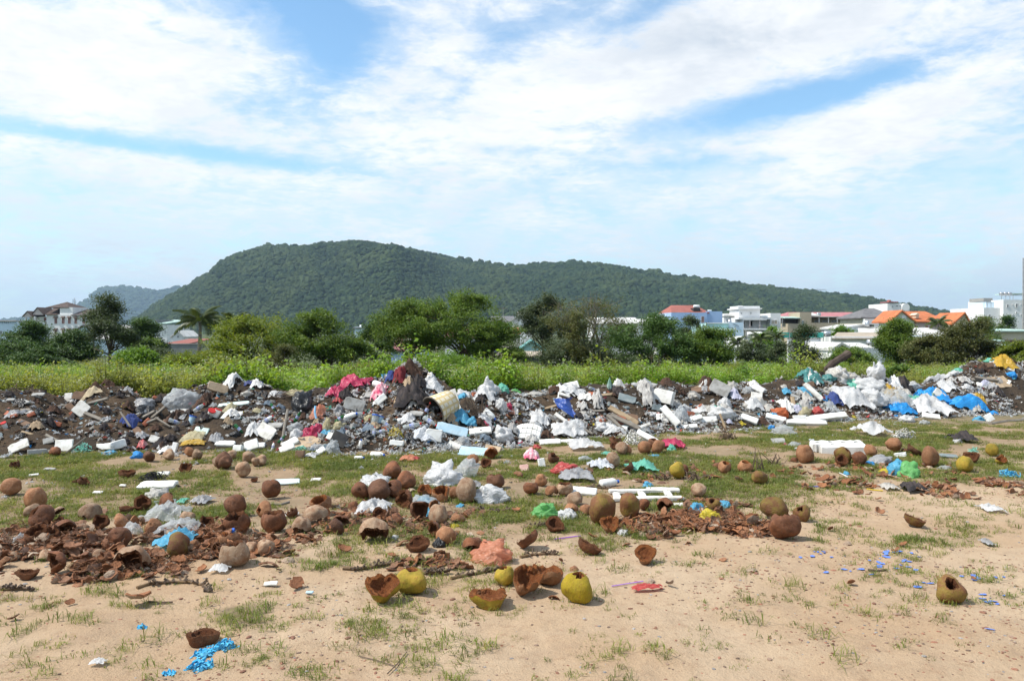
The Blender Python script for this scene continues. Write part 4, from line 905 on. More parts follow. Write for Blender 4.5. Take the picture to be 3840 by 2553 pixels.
h = House('hoarding', 'green mesh hoarding above the white plastered wall', 3005, 90, 'hoarding')
for i in range(5): h.block(2928 + i * 33, 2959 + i * 33, 1246 + (i % 2) * 2, 1266, M_GREENNET, depth=.12, name='panel')
for i in range(6): h.block(2926 + i * 33, 2928 + i * 33, 1244, None, M_STEEL, dy=-.08, depth=.08, name='post')
h = House('white_wall', 'low pale wall and gate left of utility pole', 2760, 66, 'wall'); h.block(2735, 2795, 1310, mat=W_PALE, depth=.25); h.block(2755, 2775, 1303, None, W_WHITE, dy=-.1, depth=.35, name='gate_pier')
h = House('awning', 'turquoise plastic awning under the forked tree', 2705, 60, 'awning'); h.slab(2676, 2730, 1320, 1313, matte('turquoise_plastic', (.05, .5, .5), (.12, .55, .6), rough=.4), depth=1.6, th=.05)
for px in (2679, 2727): h.block(px - .8, px + .8, 1322, None, M_STEEL, dy=-.2, depth=.05, name='post')
def tank_on_stand(label, px, py, w_, hgt, Y):
    h = House('water_tank', label, px, Y, 'water tank', 'steel water tanks'); h.tank(px, py, w_, hgt, 0, name='drum')
    for sx in (-.7, .7):
        for dy_ in (-.4, .4): h.block(px + sx * w_ * .5 - .6, px + sx * w_ * .5 + .6, py + hgt * .5, None, M_STEEL, dy=dy_, depth=.06, name='stand_leg')
    h.block(px - w_ * .45, px + w_ * .45, py + hgt * .48, py + hgt * .56, M_STEEL, dy=-.45, depth=.9, name='stand_top')
tank_on_stand('steel drum tank on tall stand right of green hoarding', 3102, 1251, 26, 20, 82)
tank_on_stand('shiny steel drum tank on roof end of the small gabled shed', 3269, 1285, 36, 26, 76)
def pole(label, px, top, Y, r, arms=0, name='utility_pole', cat='pole'):
    x = (px - HX) / FPX * Y; zg = float(ground_z(x, Y)); zt = CAM_H - (top - HY) / FPX * Y
    o = setprops(mk_empty(name, (x, Y, zg)), label, cat)
    MB().tube([(0, 0, 0), (0, 0, zt - zg)], [r, r * .6], 8).obj('post', M_CONC, o)
    for i in range(arms): MB().box(-.9, .9, -.06, .06, zt - zg - .4 - i * .7, zt - zg - .28 - i * .7).obj('cross_arm', M_BARK, o)
    return o
pole('grey utility pole in front of the white awning house', 2798, 1239, 62, .09, 0)
pole('tall thin mast at the right edge above the apartment block', 3837, 968, 150, .16, 0, 'mast', 'mast')
pole('thin antenna mast above the long grey roof', 1887, 1150, 155, .06, 1, 'mast', 'mast')
o = pole('telecom mast with panel antennas beside the white villa', 280, 1118, 250, .12, 0, 'mast', 'mast')
zt = CAM_H - (1122 - HY) / FPX * 250 - o.location.z
for i, (dx_, dz_) in enumerate([(-.4, 0), (.4, -.3), (0, -1.6), (-.4, -2.2), (.55, -1.9)]): MB().box(dx_ - .12, dx_ + .12, -.3, -.1, zt + dz_ - 1.4, zt + dz_ ).obj('panel_antenna', W_PALE, o)
x, Y = (3072 - HX) / FPX * 1960, 1960.0; zb = CAM_H - (1108 - HY) / FPX * Y
o = setprops(mk_empty('lookout_tower', (x, Y, zb)), 'small grey lookout building on the hill crest', 'tower'); MB().box(-8, 15, -5, 8, -10, 9).obj('wall', W_PALE, o); MB().box(-20, 16, -6, 9, 14, 15).obj('roof', W_WHITE, o)
for px in (-19, -10, 0, 14): MB().box(px, px + .8, -5.5, -4.7, 2, 14).obj('column', W_PALE, o)
# wire between pole and houses
def cable(label, a, b, sag, r=.02):
    a, b = np.array(a), np.array(b); pts = [a + (b - a) * t - np.array([0, 0, sag * 4 * t * (1 - t)]) for t in np.linspace(0, 1, 14)]
    c = pts[0]; setprops(MB().tube([p - c for p in pts], r, 4).obj('overhead_wire', M_DARK, loc=c), label, 'wire')
cable('sagging overhead wire right of the utility pole', pt(2798, 1280, 62), pt(2960, 1286, 70), .25, .025)
cable('overhead wire running left from the utility pole', pt(2798, 1262, 62), pt(2690, 1280, 58), .3, .025)
# ------------------------------------------------------------------ coconuts
TILES = {'A': (0, 1740, 1.929), 'B': (960, 1740, 1.929), 'C': (1920, 1740, 1.929), 'D': (2880, 1740, 1.929), 'E': (0, 1300, 2.45), 'F': (960, 1300, 2.45), 'G': (1920, 1300, 2.45), 'H': (2880, 1300, 2.45)}
def tile(t, x, y):
    a, b, s_ = TILES[t]; return a + x / s_, b + y / s_
def dirvec(code):
    D = {'u': (0, 0, 1.7), 'd': (0, 0, -1), 'c': (0, -1, 0), 'b': (0, 1, 0), 'l': (-1, 0, 0), 'r': (1, 0, 0)}
    v = Vector((0, 0, 0))
    for ch in code: v += Vector(D[ch])
    return v.normalized()
def huskmat(name, a, b_, blush, streak, bl=.5):
    m, b, out = new_mat(name)
    co = b.n('ShaderNodeTexCoord').outputs['Object']; oi = b.n('ShaderNodeObjectInfo')
    off = b.n('ShaderNodeVectorMath', operation='ADD'); b.put(off.inputs[0], co)
    b.put(off.inputs[1], b.comb(b.m('MULTIPLY', oi.outputs['Random'], 37.0), b.m('MULTIPLY', oi.outputs['Random'], 91.0), 0.0)); co2 = off.outputs[0]
    mp = b.n('ShaderNodeMapping'); b.put(mp.inputs[0], co2); mp.inputs['Scale'].default_value = (1.0, 1.0, .22)
    n1, n2, n3 = b.noise(co2, 1.3, 4), b.noise(mp.outputs[0], 9.0, 6, .7), b.noise(co2, 4.5, 7, .7)
    c = b.mix(b.sm(n1, .36, .62), c4(a), c4(b_))
    c = b.mix(b.m('MULTIPLY', b.sm(n3, .50, .66), bl), c, c4(blush))
    c = b.mix(b.m('MULTIPLY', b.sm(n2, .54, .70), .55), c, c4(streak))
    hsv = b.n('ShaderNodeHueSaturation'); b.put(hsv.inputs['Color'], c); b.put(hsv.inputs['Value'], b.m('ADD', b.m('MULTIPLY', oi.outputs['Random'], .5), .75))
    p = principled(b, hsv.outputs[0], .6, .22); b.put(p.inputs['Normal'], bump(b, b.m('ADD', n2, b.m('MULTIPLY', n3, .8)), .5, .025)); b.t.links.new(p.outputs[0], out.inputs[0]); return m
HUSK = {
    'y': huskmat('husk_yellow', (0.450, 0.324, 0.017), (0.347, 0.259, 0.019), (0.305, 0.120, 0.039), (0.174, 0.083, 0.023), .3),
    'g': huskmat('husk_green', (0.255, 0.203, 0.023), (0.367, 0.250, 0.031), (0.305, 0.120, 0.039), (0.153, 0.078, 0.023), .45),
    'n': huskmat('husk_brown', (0.206, 0.078, 0.034), (0.121, 0.049, 0.024), (0.274, 0.133, 0.071), (0.053, 0.024, 0.012)),
    't': huskmat('husk_tan', (0.305, 0.147, 0.071), (0.222, 0.096, 0.043), (0.365, 0.222, 0.127), (0.099, 0.045, 0.022)),
    'w': huskmat('husk_weathered', (0.336, 0.229, 0.147), (0.229, 0.126, 0.071), (0.427, 0.333, 0.245), (0.107, 0.055, 0.032)),
    'd': huskmat('husk_dark', (0.103, 0.045, 0.024), (0.144, 0.066, 0.035), (0.184, 0.088, 0.049), (0.034, 0.017, 0.010)),
    'o': huskmat('husk_olive', (0.190, 0.129, 0.027), (0.159, 0.066, 0.029), (0.244, 0.126, 0.058), (0.076, 0.038, 0.018)),
}
def fibremat(name, a, b_, dk):
    m, b, out = new_mat(name)
    co = b.n('ShaderNodeTexCoord').outputs['Object']; mp = b.n('ShaderNodeMapping'); b.put(mp.inputs[0], co); mp.inputs['Scale'].default_value = (1.0, 1.0, .35)
    n1, n2 = b.noise(co, 3.0, 5), b.noise(mp.outputs[0], 22.0, 6, .7)
    c = b.mix(b.sm(n1, .35, .65), c4(a), c4(b_)); c = b.mix(b.m('MULTIPLY', b.sm(n2, .5, .68), .7), c, c4(dk))
    p = principled(b, c, .9, .15); b.put(p.inputs['Normal'], bump(b, n2, 1.0, .05)); b.t.links.new(p.outputs[0], out.inputs[0]); return m
M_FIB = fibremat('coir_fresh', (.46, .17, .055), (.34, .11, .036), (.16, .05, .02)); M_FIBD = fibremat('coir_old', (.26, .105, .046), (.17, .07, .034), (.07, .03, .017))
M_CAV = fibremat('nut_cavity', (.20, .075, .032), (.13, .05, .025), (.06, .025, .014))
M_CAVF = fibremat('fresh_cavity', (.40, .15, .055), (.30, .10, .04), (.13, .045, .02))
M_TWIG = matte('dry_twig', (.15, .105, .07), (.085, .06, .045))
M_STRAND = matte('coir_strand', (.21, .09, .035), (.12, .055, .025))
NPH = 28
def shell_r(ph, th, r, seed):
    k3 = .10 * math.cos(3 * ph + seed) * math.sin(th) ** 2
    return r * (1 + k3 + .15 * mnoise.noise(Vector((math.cos(ph) * math.sin(th) * 1.5 + seed * 5.3, math.sin(ph) * math.sin(th) * 1.5, math.cos(th) * 1.5))) + .045 * abs(mnoise.noise(Vector((math.cos(ph) * math.sin(th) * 5 + seed, math.sin(ph) * math.sin(th) * 5, math.cos(th) * 2.2)))))
def coco_meshes(seed, hole, elong, jag):
    """unit-radius husk mesh and the mesh of its cut opening; hole = polar angle of the cut (0 = uncut)"""
    r = random.Random(seed)
    def S_(ph, th, k_=1.0):
        rr = shell_r(ph, th, 1.0, seed) * k_; dent = 1 - .10 * math.exp(-((math.pi - th) / .35) ** 2) - (.10 * math.exp(-(th / .35) ** 2) if not hole else 0)
        return (rr * math.sin(th) * math.cos(ph) * (1 - .06 * math.cos(th)), rr * math.sin(th) * math.sin(ph) * (1 - .06 * math.cos(th)), rr * math.cos(th) * elong * dent)
    V = []; F = []; NT = 16 if hole < 1.2 else 11
    th0 = [0.0] * NPH
    if hole:
        for j in range(NPH):
            ph = 2 * math.pi * j / NPH
            th0[j] = hole * (1 + jag * (mnoise.noise(Vector((math.cos(ph) * 1.6 + seed, math.sin(ph) * 1.6, 3.1))) * 1.3 + r.uniform(-.3, .3)))
    for i in range(NT + 1):
        for j in range(NPH):
            ph = 2 * math.pi * j / NPH; t0 = max(th0[j], .02); th = t0 + (math.pi - .02 - t0) * i / NT
            V.append(S_(ph, th))
    for i in range(NT):
        for j in range(NPH): F.append((i * NPH + j, (i + 1) * NPH + j, (i + 1) * NPH + (j + 1) % NPH, i * NPH + (j + 1) % NPH))
    F.append(tuple(NT * NPH + j for j in range(NPH)))
    if not hole: F.append(tuple(range(NPH - 1, -1, -1)))
    husk = (V, F)
    if not hole: return husk, None, None
    # opening: fibre rim going in, then the dark cavity
    V2 = []; F2 = []; I2 = []
    thick = .20 if hole > 1.0 else .13
    prof = [(0.0, .995), (.35, 1.0 - thick * .3), (.75, 1.0 - thick)] if hole > 1.0 else [(0, .99), (.5, .93), (1.0, .84)]
    deep = [(.82, .70), (1.15, .62), (1.6, .60), (2.2, .6), (math.pi - .05, .62)] if hole < 1.0 else [(0, .0)]
    rings = []
    if hole > 1.0:
        for q_, k_ in [(0, .992), (0, .90), (.03, .80), (.08, .70), (.30, .67), (.7, .68), (1.0, .70)]:
            ring = []
            for j in range(NPH):
                ph = 2 * math.pi * j / NPH; t0 = th0[j]; jit = r.uniform(-.025, .025) if k_ < .99 else 0
                th = t0 + (math.pi - .05 - t0) * q_ + jit
                ring.append(S_(ph, th, k_ + jit))
            rings.append(ring)
        mats = [0, 0, 0, 1, 1, 1]
    else:
        for k_, dz_ in [(1.0, 0.0), (.86, -.05), (.72, -.15), (.62, -.35), (.6, -.6), (.3, -.8), (.02, -.85)]:
            ring = []
            for j in range(NPH):
                ph = 2 * math.pi * j / NPH; x_, y_, z_ = S_(ph, th0[j], .992); jit = r.uniform(-.03, .03) if k_ < 1 else 0
                ring.append((x_ * (k_ + jit), y_ * (k_ + jit), z_ + dz_ + jit * .5))
            rings.append(ring)
        mats = [0, 0, 1, 1, 1, 1]
    for ring in rings: V2 += ring
    for i in range(len(rings) - 1):
        for j in range(NPH):
            F2.append((i * NPH + j, i * NPH + (j + 1) % NPH, (i + 1) * NPH + (j + 1) % NPH, (i + 1) * NPH + j)); I2.append(mats[i])
    F2.append(tuple((len(rings) - 1) * NPH + j for j in range(NPH - 1, -1, -1))); I2.append(1)
    # loose coir strands round the rim
    mb = MB()
    if hole > 1.0:
        for j in range(80):
            jj = r.randrange(NPH); p0 = Vector(rings[1][jj]); d = Vector((r.gauss(0, 1), r.gauss(0, 1), r.uniform(.2, 1.4))).normalized() * r.uniform(.06, .30)
            mb.tube([p0, p0 + d * .6 + Vector((0, 0, .02)), p0 + d + Vector((r.gauss(0, .04), r.gauss(0, .04), -.02))], [.012, .009, .003], 3, cap=False)
    return husk, (V2, F2, I2), (mb if hole > 1.0 else None)
COCO = {}
for kd, specs in {'w': [(0, 1.12, 0), (0, .94, 0), (0, 1.22, 0), (0, 1.02, 0)], 'o': [(.42, .84, .12), (.5, .80, .3), (.38, .88, .45), (.55, .80, .15)], 't': [(.85, .92, .16), (.95, .86, .35)], 's': [(1.75, 1.0, .07), (1.9, 1.05, .10), (1.7, 1.0, .13), (1.8, 1.0, .06)], 'h': [(1.5, 1.0, .2), (1.62, 1.0, .13), (1.42, 1.05, .32), (1.75, 1.0, .25)]}.items():
    for i, (ho, e, jg) in enumerate(specs): COCO[kd, i] = coco_meshes(11 + 13 * i + ord(kd), ho, e, jg)
HUSKMESH = {}
def coco_obj(kd, var, col):
    hk, op, st = COCO[kd, var]; key = (kd, var, col)
    if key not in HUSKMESH:
        fresh = col in 'yg'
        HUSKMESH[key] = (mk_mesh('coconut_husk', hk[0], hk[1], [HUSK[col]], smooth=True), mk_mesh('cut_opening', op[0], op[1], [M_FIB if fresh or col == 't' else M_FIBD, M_CAVF if fresh or col == 't' else M_CAV], op[2], smooth=False) if op else None, st.mesh('coir', [M_STRAND]) if st else None)
    return HUSKMESH[key]
TAKEN = []        # footprints (x, y, r) so that chips and grass know what is there
def place_coco(kd, px, py, wpx, code, col, label, group, seed, sink=.12, z=None):
    """stands where the photo shows its contact point (px, py); wpx = width in photograph pixels"""
    r = random.Random(seed)
    p = hit(px, py); rad = wpx / FPX * p[1] / 2; p = hit(px, py - 0); rad = wpx / FPX * (p[1] + rad) / 2
    var = r.randrange(4 if kd != 't' else 2)
    hm, om, sm_ = coco_obj(kd, var, col)
    d = dirvec(code) if code != '?' else Vector((r.gauss(0, 1), r.gauss(0, 1), r.gauss(0, .8))).normalized()
    d = (d + Vector((r.gauss(0, .12), r.gauss(0, .12), r.gauss(0, .08)))).normalized()
    q_ = d.to_track_quat('Z', 'Y') @ Euler((0, 0, r.uniform(0, 6.28))).to_quaternion()
    M3 = q_.to_matrix(); zmin = min((M3 @ Vector(v)).z for v in COCO[kd, var][0][0]) * rad
    zc = p[2] - zmin - sink * rad * .5 if z is None else z
    name = 'coconut_half' if kd in 'hs' else 'coconut'
    sc_ = rad * np.array([r.uniform(.88, 1.06), r.uniform(.88, 1.06), r.uniform(.88, 1.12)])
    o = mk_obj(name, hm, None, (p[0], p[1] + rad * .7, zc + 0.0), q_.to_euler(), tuple(sc_))
    o.location.z = max(zc, float(top_z(np.array([p[0]]), np.array([p[1] + rad * .7]))[0]) - zmin - sink * rad * .5) if z is None else z
    if om is not None: mk_obj('cut_opening', om, o)
    if sm_ is not None and wpx > 45: c = mk_obj('coir', sm_, o); c['kind'] = 'stuff'
    setprops(o, label, 'coconut', group)
    TAKEN.append((p[0], p[1] + rad * .7, rad)); return o
# kind (w whole, o small hole, t topped, h half shell), column, contact row, width, opening direction, colour
COCOS = """A w 50 235 132 lc t|A w 225 338 142 u t|A o 205 392 112 ul w|A o 258 482 192 luc n|A t 243 602 165 cu d|A s 425 588 205 dcr n|A h 625 402 140 d w|A w 835 642 158 ? n|A h 910 802 236 dc w|A w 1262 702 176 ? o
A t 1675 752 212 u w|A t 1627 622 160 u t|A w 1684 392 152 ? n|A t 1690 515 196 u n|A s 893 366 112 u d|A h 1003 346 124 uc d|A h 1200 356 132 rb n|A s 900 104 116 u d|A h 545 145 62 u d|A h 592 158 78 ur d|A h 92 34 68 u d
A h 1340 424 116 d w|A h 22 752 90 dr t|A s 315 702 162 d w|A h 560 684 188 ulc d|A s 172 846 152 u d|A h 352 812 162 cl n|A s 1440 1330 218 u n|A h 835 492 142 dl t|A h 705 482 112 cu d|A h 580 502 92 d w|A h 602 572 112 d n
A h 402 392 92 dr w|A h 1388 642 92 dl t|A w 1600 38 118 ? d|A w 1745 98 110 ? w|A h 1832 132 56 u n|A h 395 470 96 cu d|A h 480 625 120 dr n|A h 760 560 110 cu d|A h 1480 480 110 cu n|A h 700 720 120 dl w|A h 1120 560 100 ul d
A h 310 620 170 cu d|A h 540 780 110 ul d|A h 90 700 90 d w|A h 1560 660 90 cr d|A w 1095 515 112 ? t|A h 1810 650 100 d w
B w 90 258 146 ? n|B o 45 392 124 lc t|B t 453 374 148 uc t|B t 104 502 184 u n|B h 52 662 134 d w|B h 318 502 142 d w|B h 415 442 168 d w|B h 840 584 202 dc w|B s 1155 646 176 uc n|B s 893 1030 260 uc g
B o 1114 956 224 u g|B s 1690 1062 274 u g|B o 1800 886 150 uc g|B w 1315 452 136 u w|B w 1366 592 144 u t|B h 1272 542 116 cl d|B h 1182 424 142 cr d|B h 1455 428 108 d t|B w 747 258 126 ? n|B w 882 274 152 ? d|B o 984 244 128 lcu n
B w 1077 194 132 ? n|B w 975 122 118 ? n|B h 1047 334 148 cl n|B t 1336 274 120 cu t|B h 1376 214 84 d t|B w 1437 254 86 u t|B w 1525 288 148 u w|B t 1736 188 134 u d|B h 1216 240 104 cu t|B h 1345 714 116 uc n
B h 600 470 120 dc n|B h 890 425 120 cu d|B h 700 330 90 d n|B h 1010 445 96 dl n|B h 560 520 120 dl d|B h 250 395 90 ul d|B h 1300 370 100 cr t|B h 1560 640 170 d n
C s 95 628 182 ul n|C h 108 972 232 cu t|C h 258 893 258 u t|C o 481 1014 242 u y|C s 580 664 168 ur n|C s 976 735 168 uc t|C w 655 448 184 ? o|C w 859 402 176 ? o|C h 718 508 150 cu t|C s 320 502 144 cu n|C t 136 230 116 u n|C w 211 162 88 ? t
C t 381 234 120 u w|C h 286 238 94 d t|C h 462 308 126 d w|C h 432 358 112 d t|C h 536 372 92 d t|C w 1360 248 100 ? w|C o 1466 342 108 lcu o|C w 1202 112 118 ? g|C w 1246 84 84 ? n|C o 1549 72 104 uc t|C o 1696 68 112 uc t|C o 1800 150 120 u o|C w 960 338 80 ? n
C h 1110 350 110 dc n
D w 60 406 146 ? o|D o 262 420 118 lcu o|D t 140 558 214 ub n|D s 1096 464 152 ur o|D o 1360 1020 210 cul o
H w 355 1074 152 u t|H o 716 1082 166 ucr o|H h 702 1108 132 cu n|H w 856 1098 126 ? n|H w 956 1022 112 ? t|H w 1176 972 132 ? t|H s 1395 1012 150 ur d|H w 1512 1108 152 u t|H w 1838 1158 150 u g|H w 2080 1012 108 u g|H h 1884 1084 142 clu n|H h 2165 1088 94 uc g|H h 1265 972 60 d n|H h 250 1060 70 d n
G w 1225 988 118 u t|G w 1346 986 112 ? t|G o 1302 934 104 cu d|G h 956 898 104 u d|G h 946 952 94 cu d|G w 1012 1006 108 ? w|G w 930 1118 124 u w|G t 380 1074 112 ur d|G h 1892 1114 84 d n|G w 1060 990 80 ? t|G h 1060 1170 120 ul d|G h 60 1205 90 d t
F w 40 1098 104 ? w|F h 2162 1044 134 dc t|F w 1992 1092 116 u t|F h 1245 960 60 d d|F h 2110 1120 110 cu d
E w 490 1008 98 ? n|E w 1350 1062 108 ? d|E w 1540 1044 98 ? w|E w 1796 1048 96 ? w|E w 1732 1012 86 ? t|E w 2122 1044 84 ? w|E w 2046 1128 122 ? d|E w 1984 1102 92 ? w|E w 2276 1074 104 ? w|E w 2338 1102 84 ? w|E h 1682 1172 116 cu d|E h 120 1122 80 cu d""".replace('\n', '|').split('|')
CCOL = {'y': 'bright yellow', 'g': 'yellow green', 'n': 'brown', 't': 'reddish tan', 'w': 'pale weathered', 'd': 'dark brown', 'o': 'olive and brown'}
CKIND = {'w': 'whole coconut', 'o': 'coconut with cut hole', 't': 'topped coconut', 'h': 'coconut half', 's': 'shallow coconut bowl'}
def coco_place_words(px, py, w_):
    if py > 2150 and px > 3300: return 'alone on bare sand'
    if py > 2280 and px < 1000: return 'beside blue net shreds'
    if py > 2150 and px > 1300: return 'in the front fresh cluster'
    if px < 400 and py > 1900: return 'at left heap far end'
    if px < 700 and py > 1900: return 'in left heap by blue sheet'
    if px < 1270 and py > 1900: return 'in left heap near end'
    if px < 700: return 'on grass above left heap' if py > 1780 else 'at left bank foot'
    if px < 1300 and py < 1780: return 'below the black sack'
    if px < 1300: return 'on grass above left heap'
    if px < 1900 and py < 1960: return 'around the tied bags'
    if px < 2000 and py >= 1960: return 'between the two heaps'
    if px < 2480 and py < 1800: return 'below the blue tarpaulin'
    if px < 2130 and py < 1900: return 'by the red litter pile'
    if px < 2900 and py >= 1860: return 'around the chip heap'
    if px < 2900: return 'near the green bag'
    if py > 1900: return 'right of the chip heap'
    if px < 3500: return 'near the holed foam'
    return 'at far right grass edge'
def code_words(c, kd):
    if kd in 'hs': return ' dome up' if 'd' in c else ' on its side' if c[0] in 'clr' else ' facing up'
    return ''
ORD = ['', 'second', 'third', 'fourth', 'fifth', 'sixth', 'seventh', 'eighth', 'ninth', 'tenth', 'eleventh', 'twelfth', 'thirteenth', 'fourteenth', 'fifteenth', 'sixteenth', 'seventeenth', 'eighteenth', 'nineteenth', 'twentieth']
def ordinal(i, n):
    if n == 1: return ''
    if i == 0: return 'leftmost '
    if i == n - 1: return 'rightmost '
    return ORD[min(i, 19)] + ' from left, '
def NUM(n): return {2: 'two', 3: 'three', 4: 'four', 5: 'five', 6: 'six', 7: 'seven', 8: 'eight', 9: 'nine', 10: 'ten', 11: 'eleven', 12: 'twelve'}.get(n, str(n))
def build_cocos():
    rows = []
    for ln in COCOS:
        t, kd, x, y, w_, code, col = ln.split(); px, py = tile(t, float(x), float(y)); wpx = float(w_) / TILES[t][2]
        rows.append((kd, px, py, wpx, code, col))
    keyed = {}
    for i, rw in enumerate(rows):
        what = CCOL[rw[5]] + ' ' + CKIND[rw[0]] + code_words(rw[4], rw[0]); keyed.setdefault((what, coco_place_words(rw[1], rw[2], rw[3])), []).append(i)
    labels = {}
    for (what, where), ids in keyed.items():
        ids.sort(key=lambda k_: rows[k_][1])
        for j, k_ in enumerate(ids): labels[k_] = (ordinal(j, len(ids)) + what + ' ' + where)
    for i, (kd, px, py, wpx, code, col) in enumerate(rows):
        place_coco(kd, px, py, wpx, code, col, labels[i], 'discarded coconuts', 1000 + i)
build_cocos()

# husk shards and chips ----------------------------------------------------------
def chip_mesh(seed, mats, curl=1.6, th=.07):
    """piece of husk: a curved, irregular scrap of shell"""
    r = random.Random(seed); n = 7; V = []; F = []; I = []
    L, W = 1.0, r.uniform(.38, .7); R = 1.0 / curl
    outl = [1 + r.uniform(-.35, .3) for _ in range(n + 1)]
    top, bot = [], []
    for i in range(n + 1):
        u_ = i / n * 2 - 1; w_ = W * math.sqrt(max(0.03, 1 - abs(u_) ** 2.2)) * outl[i]
        for j, s_ in enumerate((-1, -.3, .4, 1)):
            v_ = w_ * s_ + r.uniform(-.03, .03); a = u_ * L * .5 / R
            for k_, off in enumerate((0, -th)):
                rr = R + off; z_ = rr * math.cos(a) * math.cos(v_ * .55 / R) - R; x_ = rr * math.sin(a)
                (top if k_ == 0 else bot).append((x_, v_ * .5, z_ + r.uniform(-.015, .015)))
    m_ = len(top); V = top + bot
    for i in range(n):
        for j in range(3):
            a = i * 4 + j; F.append((a, a + 4, a + 5, a + 1)); I.append(0); F.append((m_ + a, m_ + a + 1, m_ + a + 5, m_ + a + 4)); I.append(1)
        for j, s_ in ((0, 1), (3, -1)):
            a, b = i * 4 + j, i * 4 + 4 + j
            F.append((a, m_ + a, m_ + b, b) if s_ > 0 else (b, m_ + b, m_ + a, a)); I.append(1)
    for i0 in (0, n):
        for j in range(3):
            a = i0 * 4 + j; F.append((a, a + 1, m_ + a + 1, m_ + a) if i0 == 0 else (a + 1, a, m_ + a, m_ + a + 1)); I.append(1)
    return mk_mesh('husk_chip', V, F, mats, I, smooth=False)
def chipmat(name, a, b_):
    m, b, out = new_mat(name); co = b.n('ShaderNodeTexCoord').outputs['Object']; oi = b.n('ShaderNodeObjectInfo').outputs['Random']
    c = b.mix(oi, c4(a), c4(b_)); n = b.noise(co, 5.0, 6, .7); c = b.mix(b.m('MULTIPLY', b.sm(n, .45, .7), .6), c, c4(tuple(x * .45 for x in a)))
    p = principled(b, c, .65, .3); b.put(p.inputs['Normal'], bump(b, n, .5, .05)); b.t.links.new(p.outputs[0], out.inputs[0]); return m
M_CH1, M_CH2, M_CHP = chipmat('chip_skin', (.075, .036, .022), (.29, .15, .085)), chipmat('chip_inside', (.19, .072, .03), (.33, .14, .06)), chipmat('chip_pale', (.31, .22, .155), (.44, .34, .25))
M_CHO = chipmat('chip_rust', (.17, .07, .034), (.34, .16, .08))
CHIPS = [chip_mesh(500 + i, [[M_CH1, M_CH2], [M_CHO, M_CH2], [M_CHP, M_CH2], [M_CHP, M_CH1], [M_CHO, M_CHO], [M_CH1, M_CH1]][i % 6], 1.0 + .35 * (i % 5)) for i in range(12)]
SHARDS = """A 1000 1024 195 n|B 640 642 104 n|B 1625 602 170 w|B 1622 505 64 t|B 1480 730 104 n|B 290 900 128 n|B 1130 200 106 w|B 1062 234 92 w|C 580 548 84 t|C 840 78 94 n|C 30 348 64 t|C 1722 778 92 n|C 1517 698 84 t|C 1000 862 88 n|C 1142 888 84 w|C 456 772 88 t|C 350 714 60 t|C 310 974 96 n|C 820 590 80 n
D 400 144 112 t|D 430 170 90 t|D 265 168 58 n|D 605 878 80 t|D 567 588 74 n|D 928 648 76 t|D 977 598 68 n|D 806 364 82 t|D 600 444 40 t|D 1490 836 40 n|D 690 170 90 n|D 740 160 70 n|D 455 485 60 t|D 340 285 36 n|D 545 275 36 n|D 800 265 50 n|B 990 690 100 d|A 500 1020 76 n|A 375 1028 50 n|A 100 1130 80 d|A 740 360 90 n
A 1180 790 100 w|A 1300 720 110 n|B 100 740 150 d|B 230 715 110 n|B 550 712 30 n|B 1050 580 110 n|B 160 780 60 d|C 1470 110 100 n|C 1640 130 70 n|C 1000 745 30 n|H 500 1300 90 n|H 540 1250 120 t|H 900 1190 110 t|H 960 1210 80 n|H 330 1290 80 d|H 1640 1260 80 t|H 1700 1240 70 n|H 2060 1270 70 n""".replace('\n', '|').split('|')
def shard_where(px, py):
    return coco_place_words(px, py, 0)
def build_shards():
    rows = []
    for ln in SHARDS:
        t, x, y, w_, c = ln.split(); px, py = tile(t, float(x), float(y)); rows.append((px, py, float(w_) / TILES[t][2], c))
    keyed = {}
    for i, rw in enumerate(rows): keyed.setdefault((CCOL[rw[3]], shard_where(rw[0], rw[1])), []).append(i)
    lab = {}
    for (a, wh), ids in keyed.items():
        ids.sort(key=lambda k_: rows[k_][0])
        for j, k_ in enumerate(ids): lab[k_] = ordinal(j, len(ids)) + a + ' curled husk shard ' + wh
    pick = {'n': [0, 2, 6, 8], 'd': [5, 11, 0], 't': [1, 4, 7, 10], 'w': [3, 9]}
    for i, (px, py, wpx, c) in enumerate(rows):
        r = random.Random(3000 + i); p = hit(px, py); s_ = wpx / FPX * p[1] * 1.1
        o = mk_obj('husk_shard', CHIPS[r.choice(pick[c])], None, (p[0], p[1], p[2] + s_ * .22), (r.uniform(-.7, .7) + (math.pi if r.random() < .45 else 0), r.uniform(-.5, .5), r.uniform(0, 6.28)), (s_, s_, s_))
        setprops(o, lab[i], 'coconut husk', 'larger husk shards')
        TAKEN.append((p[0], p[1], s_ * .4))
build_shards()
HEAPS = [  # photograph-pixel ellipses (cx, cy, rx, ry), share, label words, mound height
    (330, 2070, 400, 105, 125, 'in the big left husk heap', .13), (800, 2050, 330, 80, 60, 'in the right part of the big left husk heap', .07), (2640, 1955, 290, 68, 150, 'in the right heap of rust brown chips', .05),
    (1450, 1960, 330, 60, 40, 'among the husks below the tied white bags', .03), (3300, 1780, 330, 60, 36, 'around the blue and green bags', .02), (3650, 1820, 230, 40, 30, 'strewn at the right grass edge', .01), (1600, 2110, 150, 45, 14, 'between the heaps on bare sand', .01), (2520, 1780, 300, 40, 16, 'on the grass left of the holed coconuts', .01)]
def heap_points(n, e, r):
    P = []
    while len(P) < n:
        a, q_ = r.uniform(0, 6.283), 1.25 * r.random() ** .72; px, py = e[0] + math.cos(a) * q_ * e[2], e[1] + math.sin(a) * q_ * e[3]
        Y = CAM_H * FPX / (py - HY); x = (px - HX) / FPX * Y
        if fbm(x * 2.5, Y * 2.5, 77, 3) < .36 + .18 * q_: continue
        P.append((x, Y, q_))
    return P
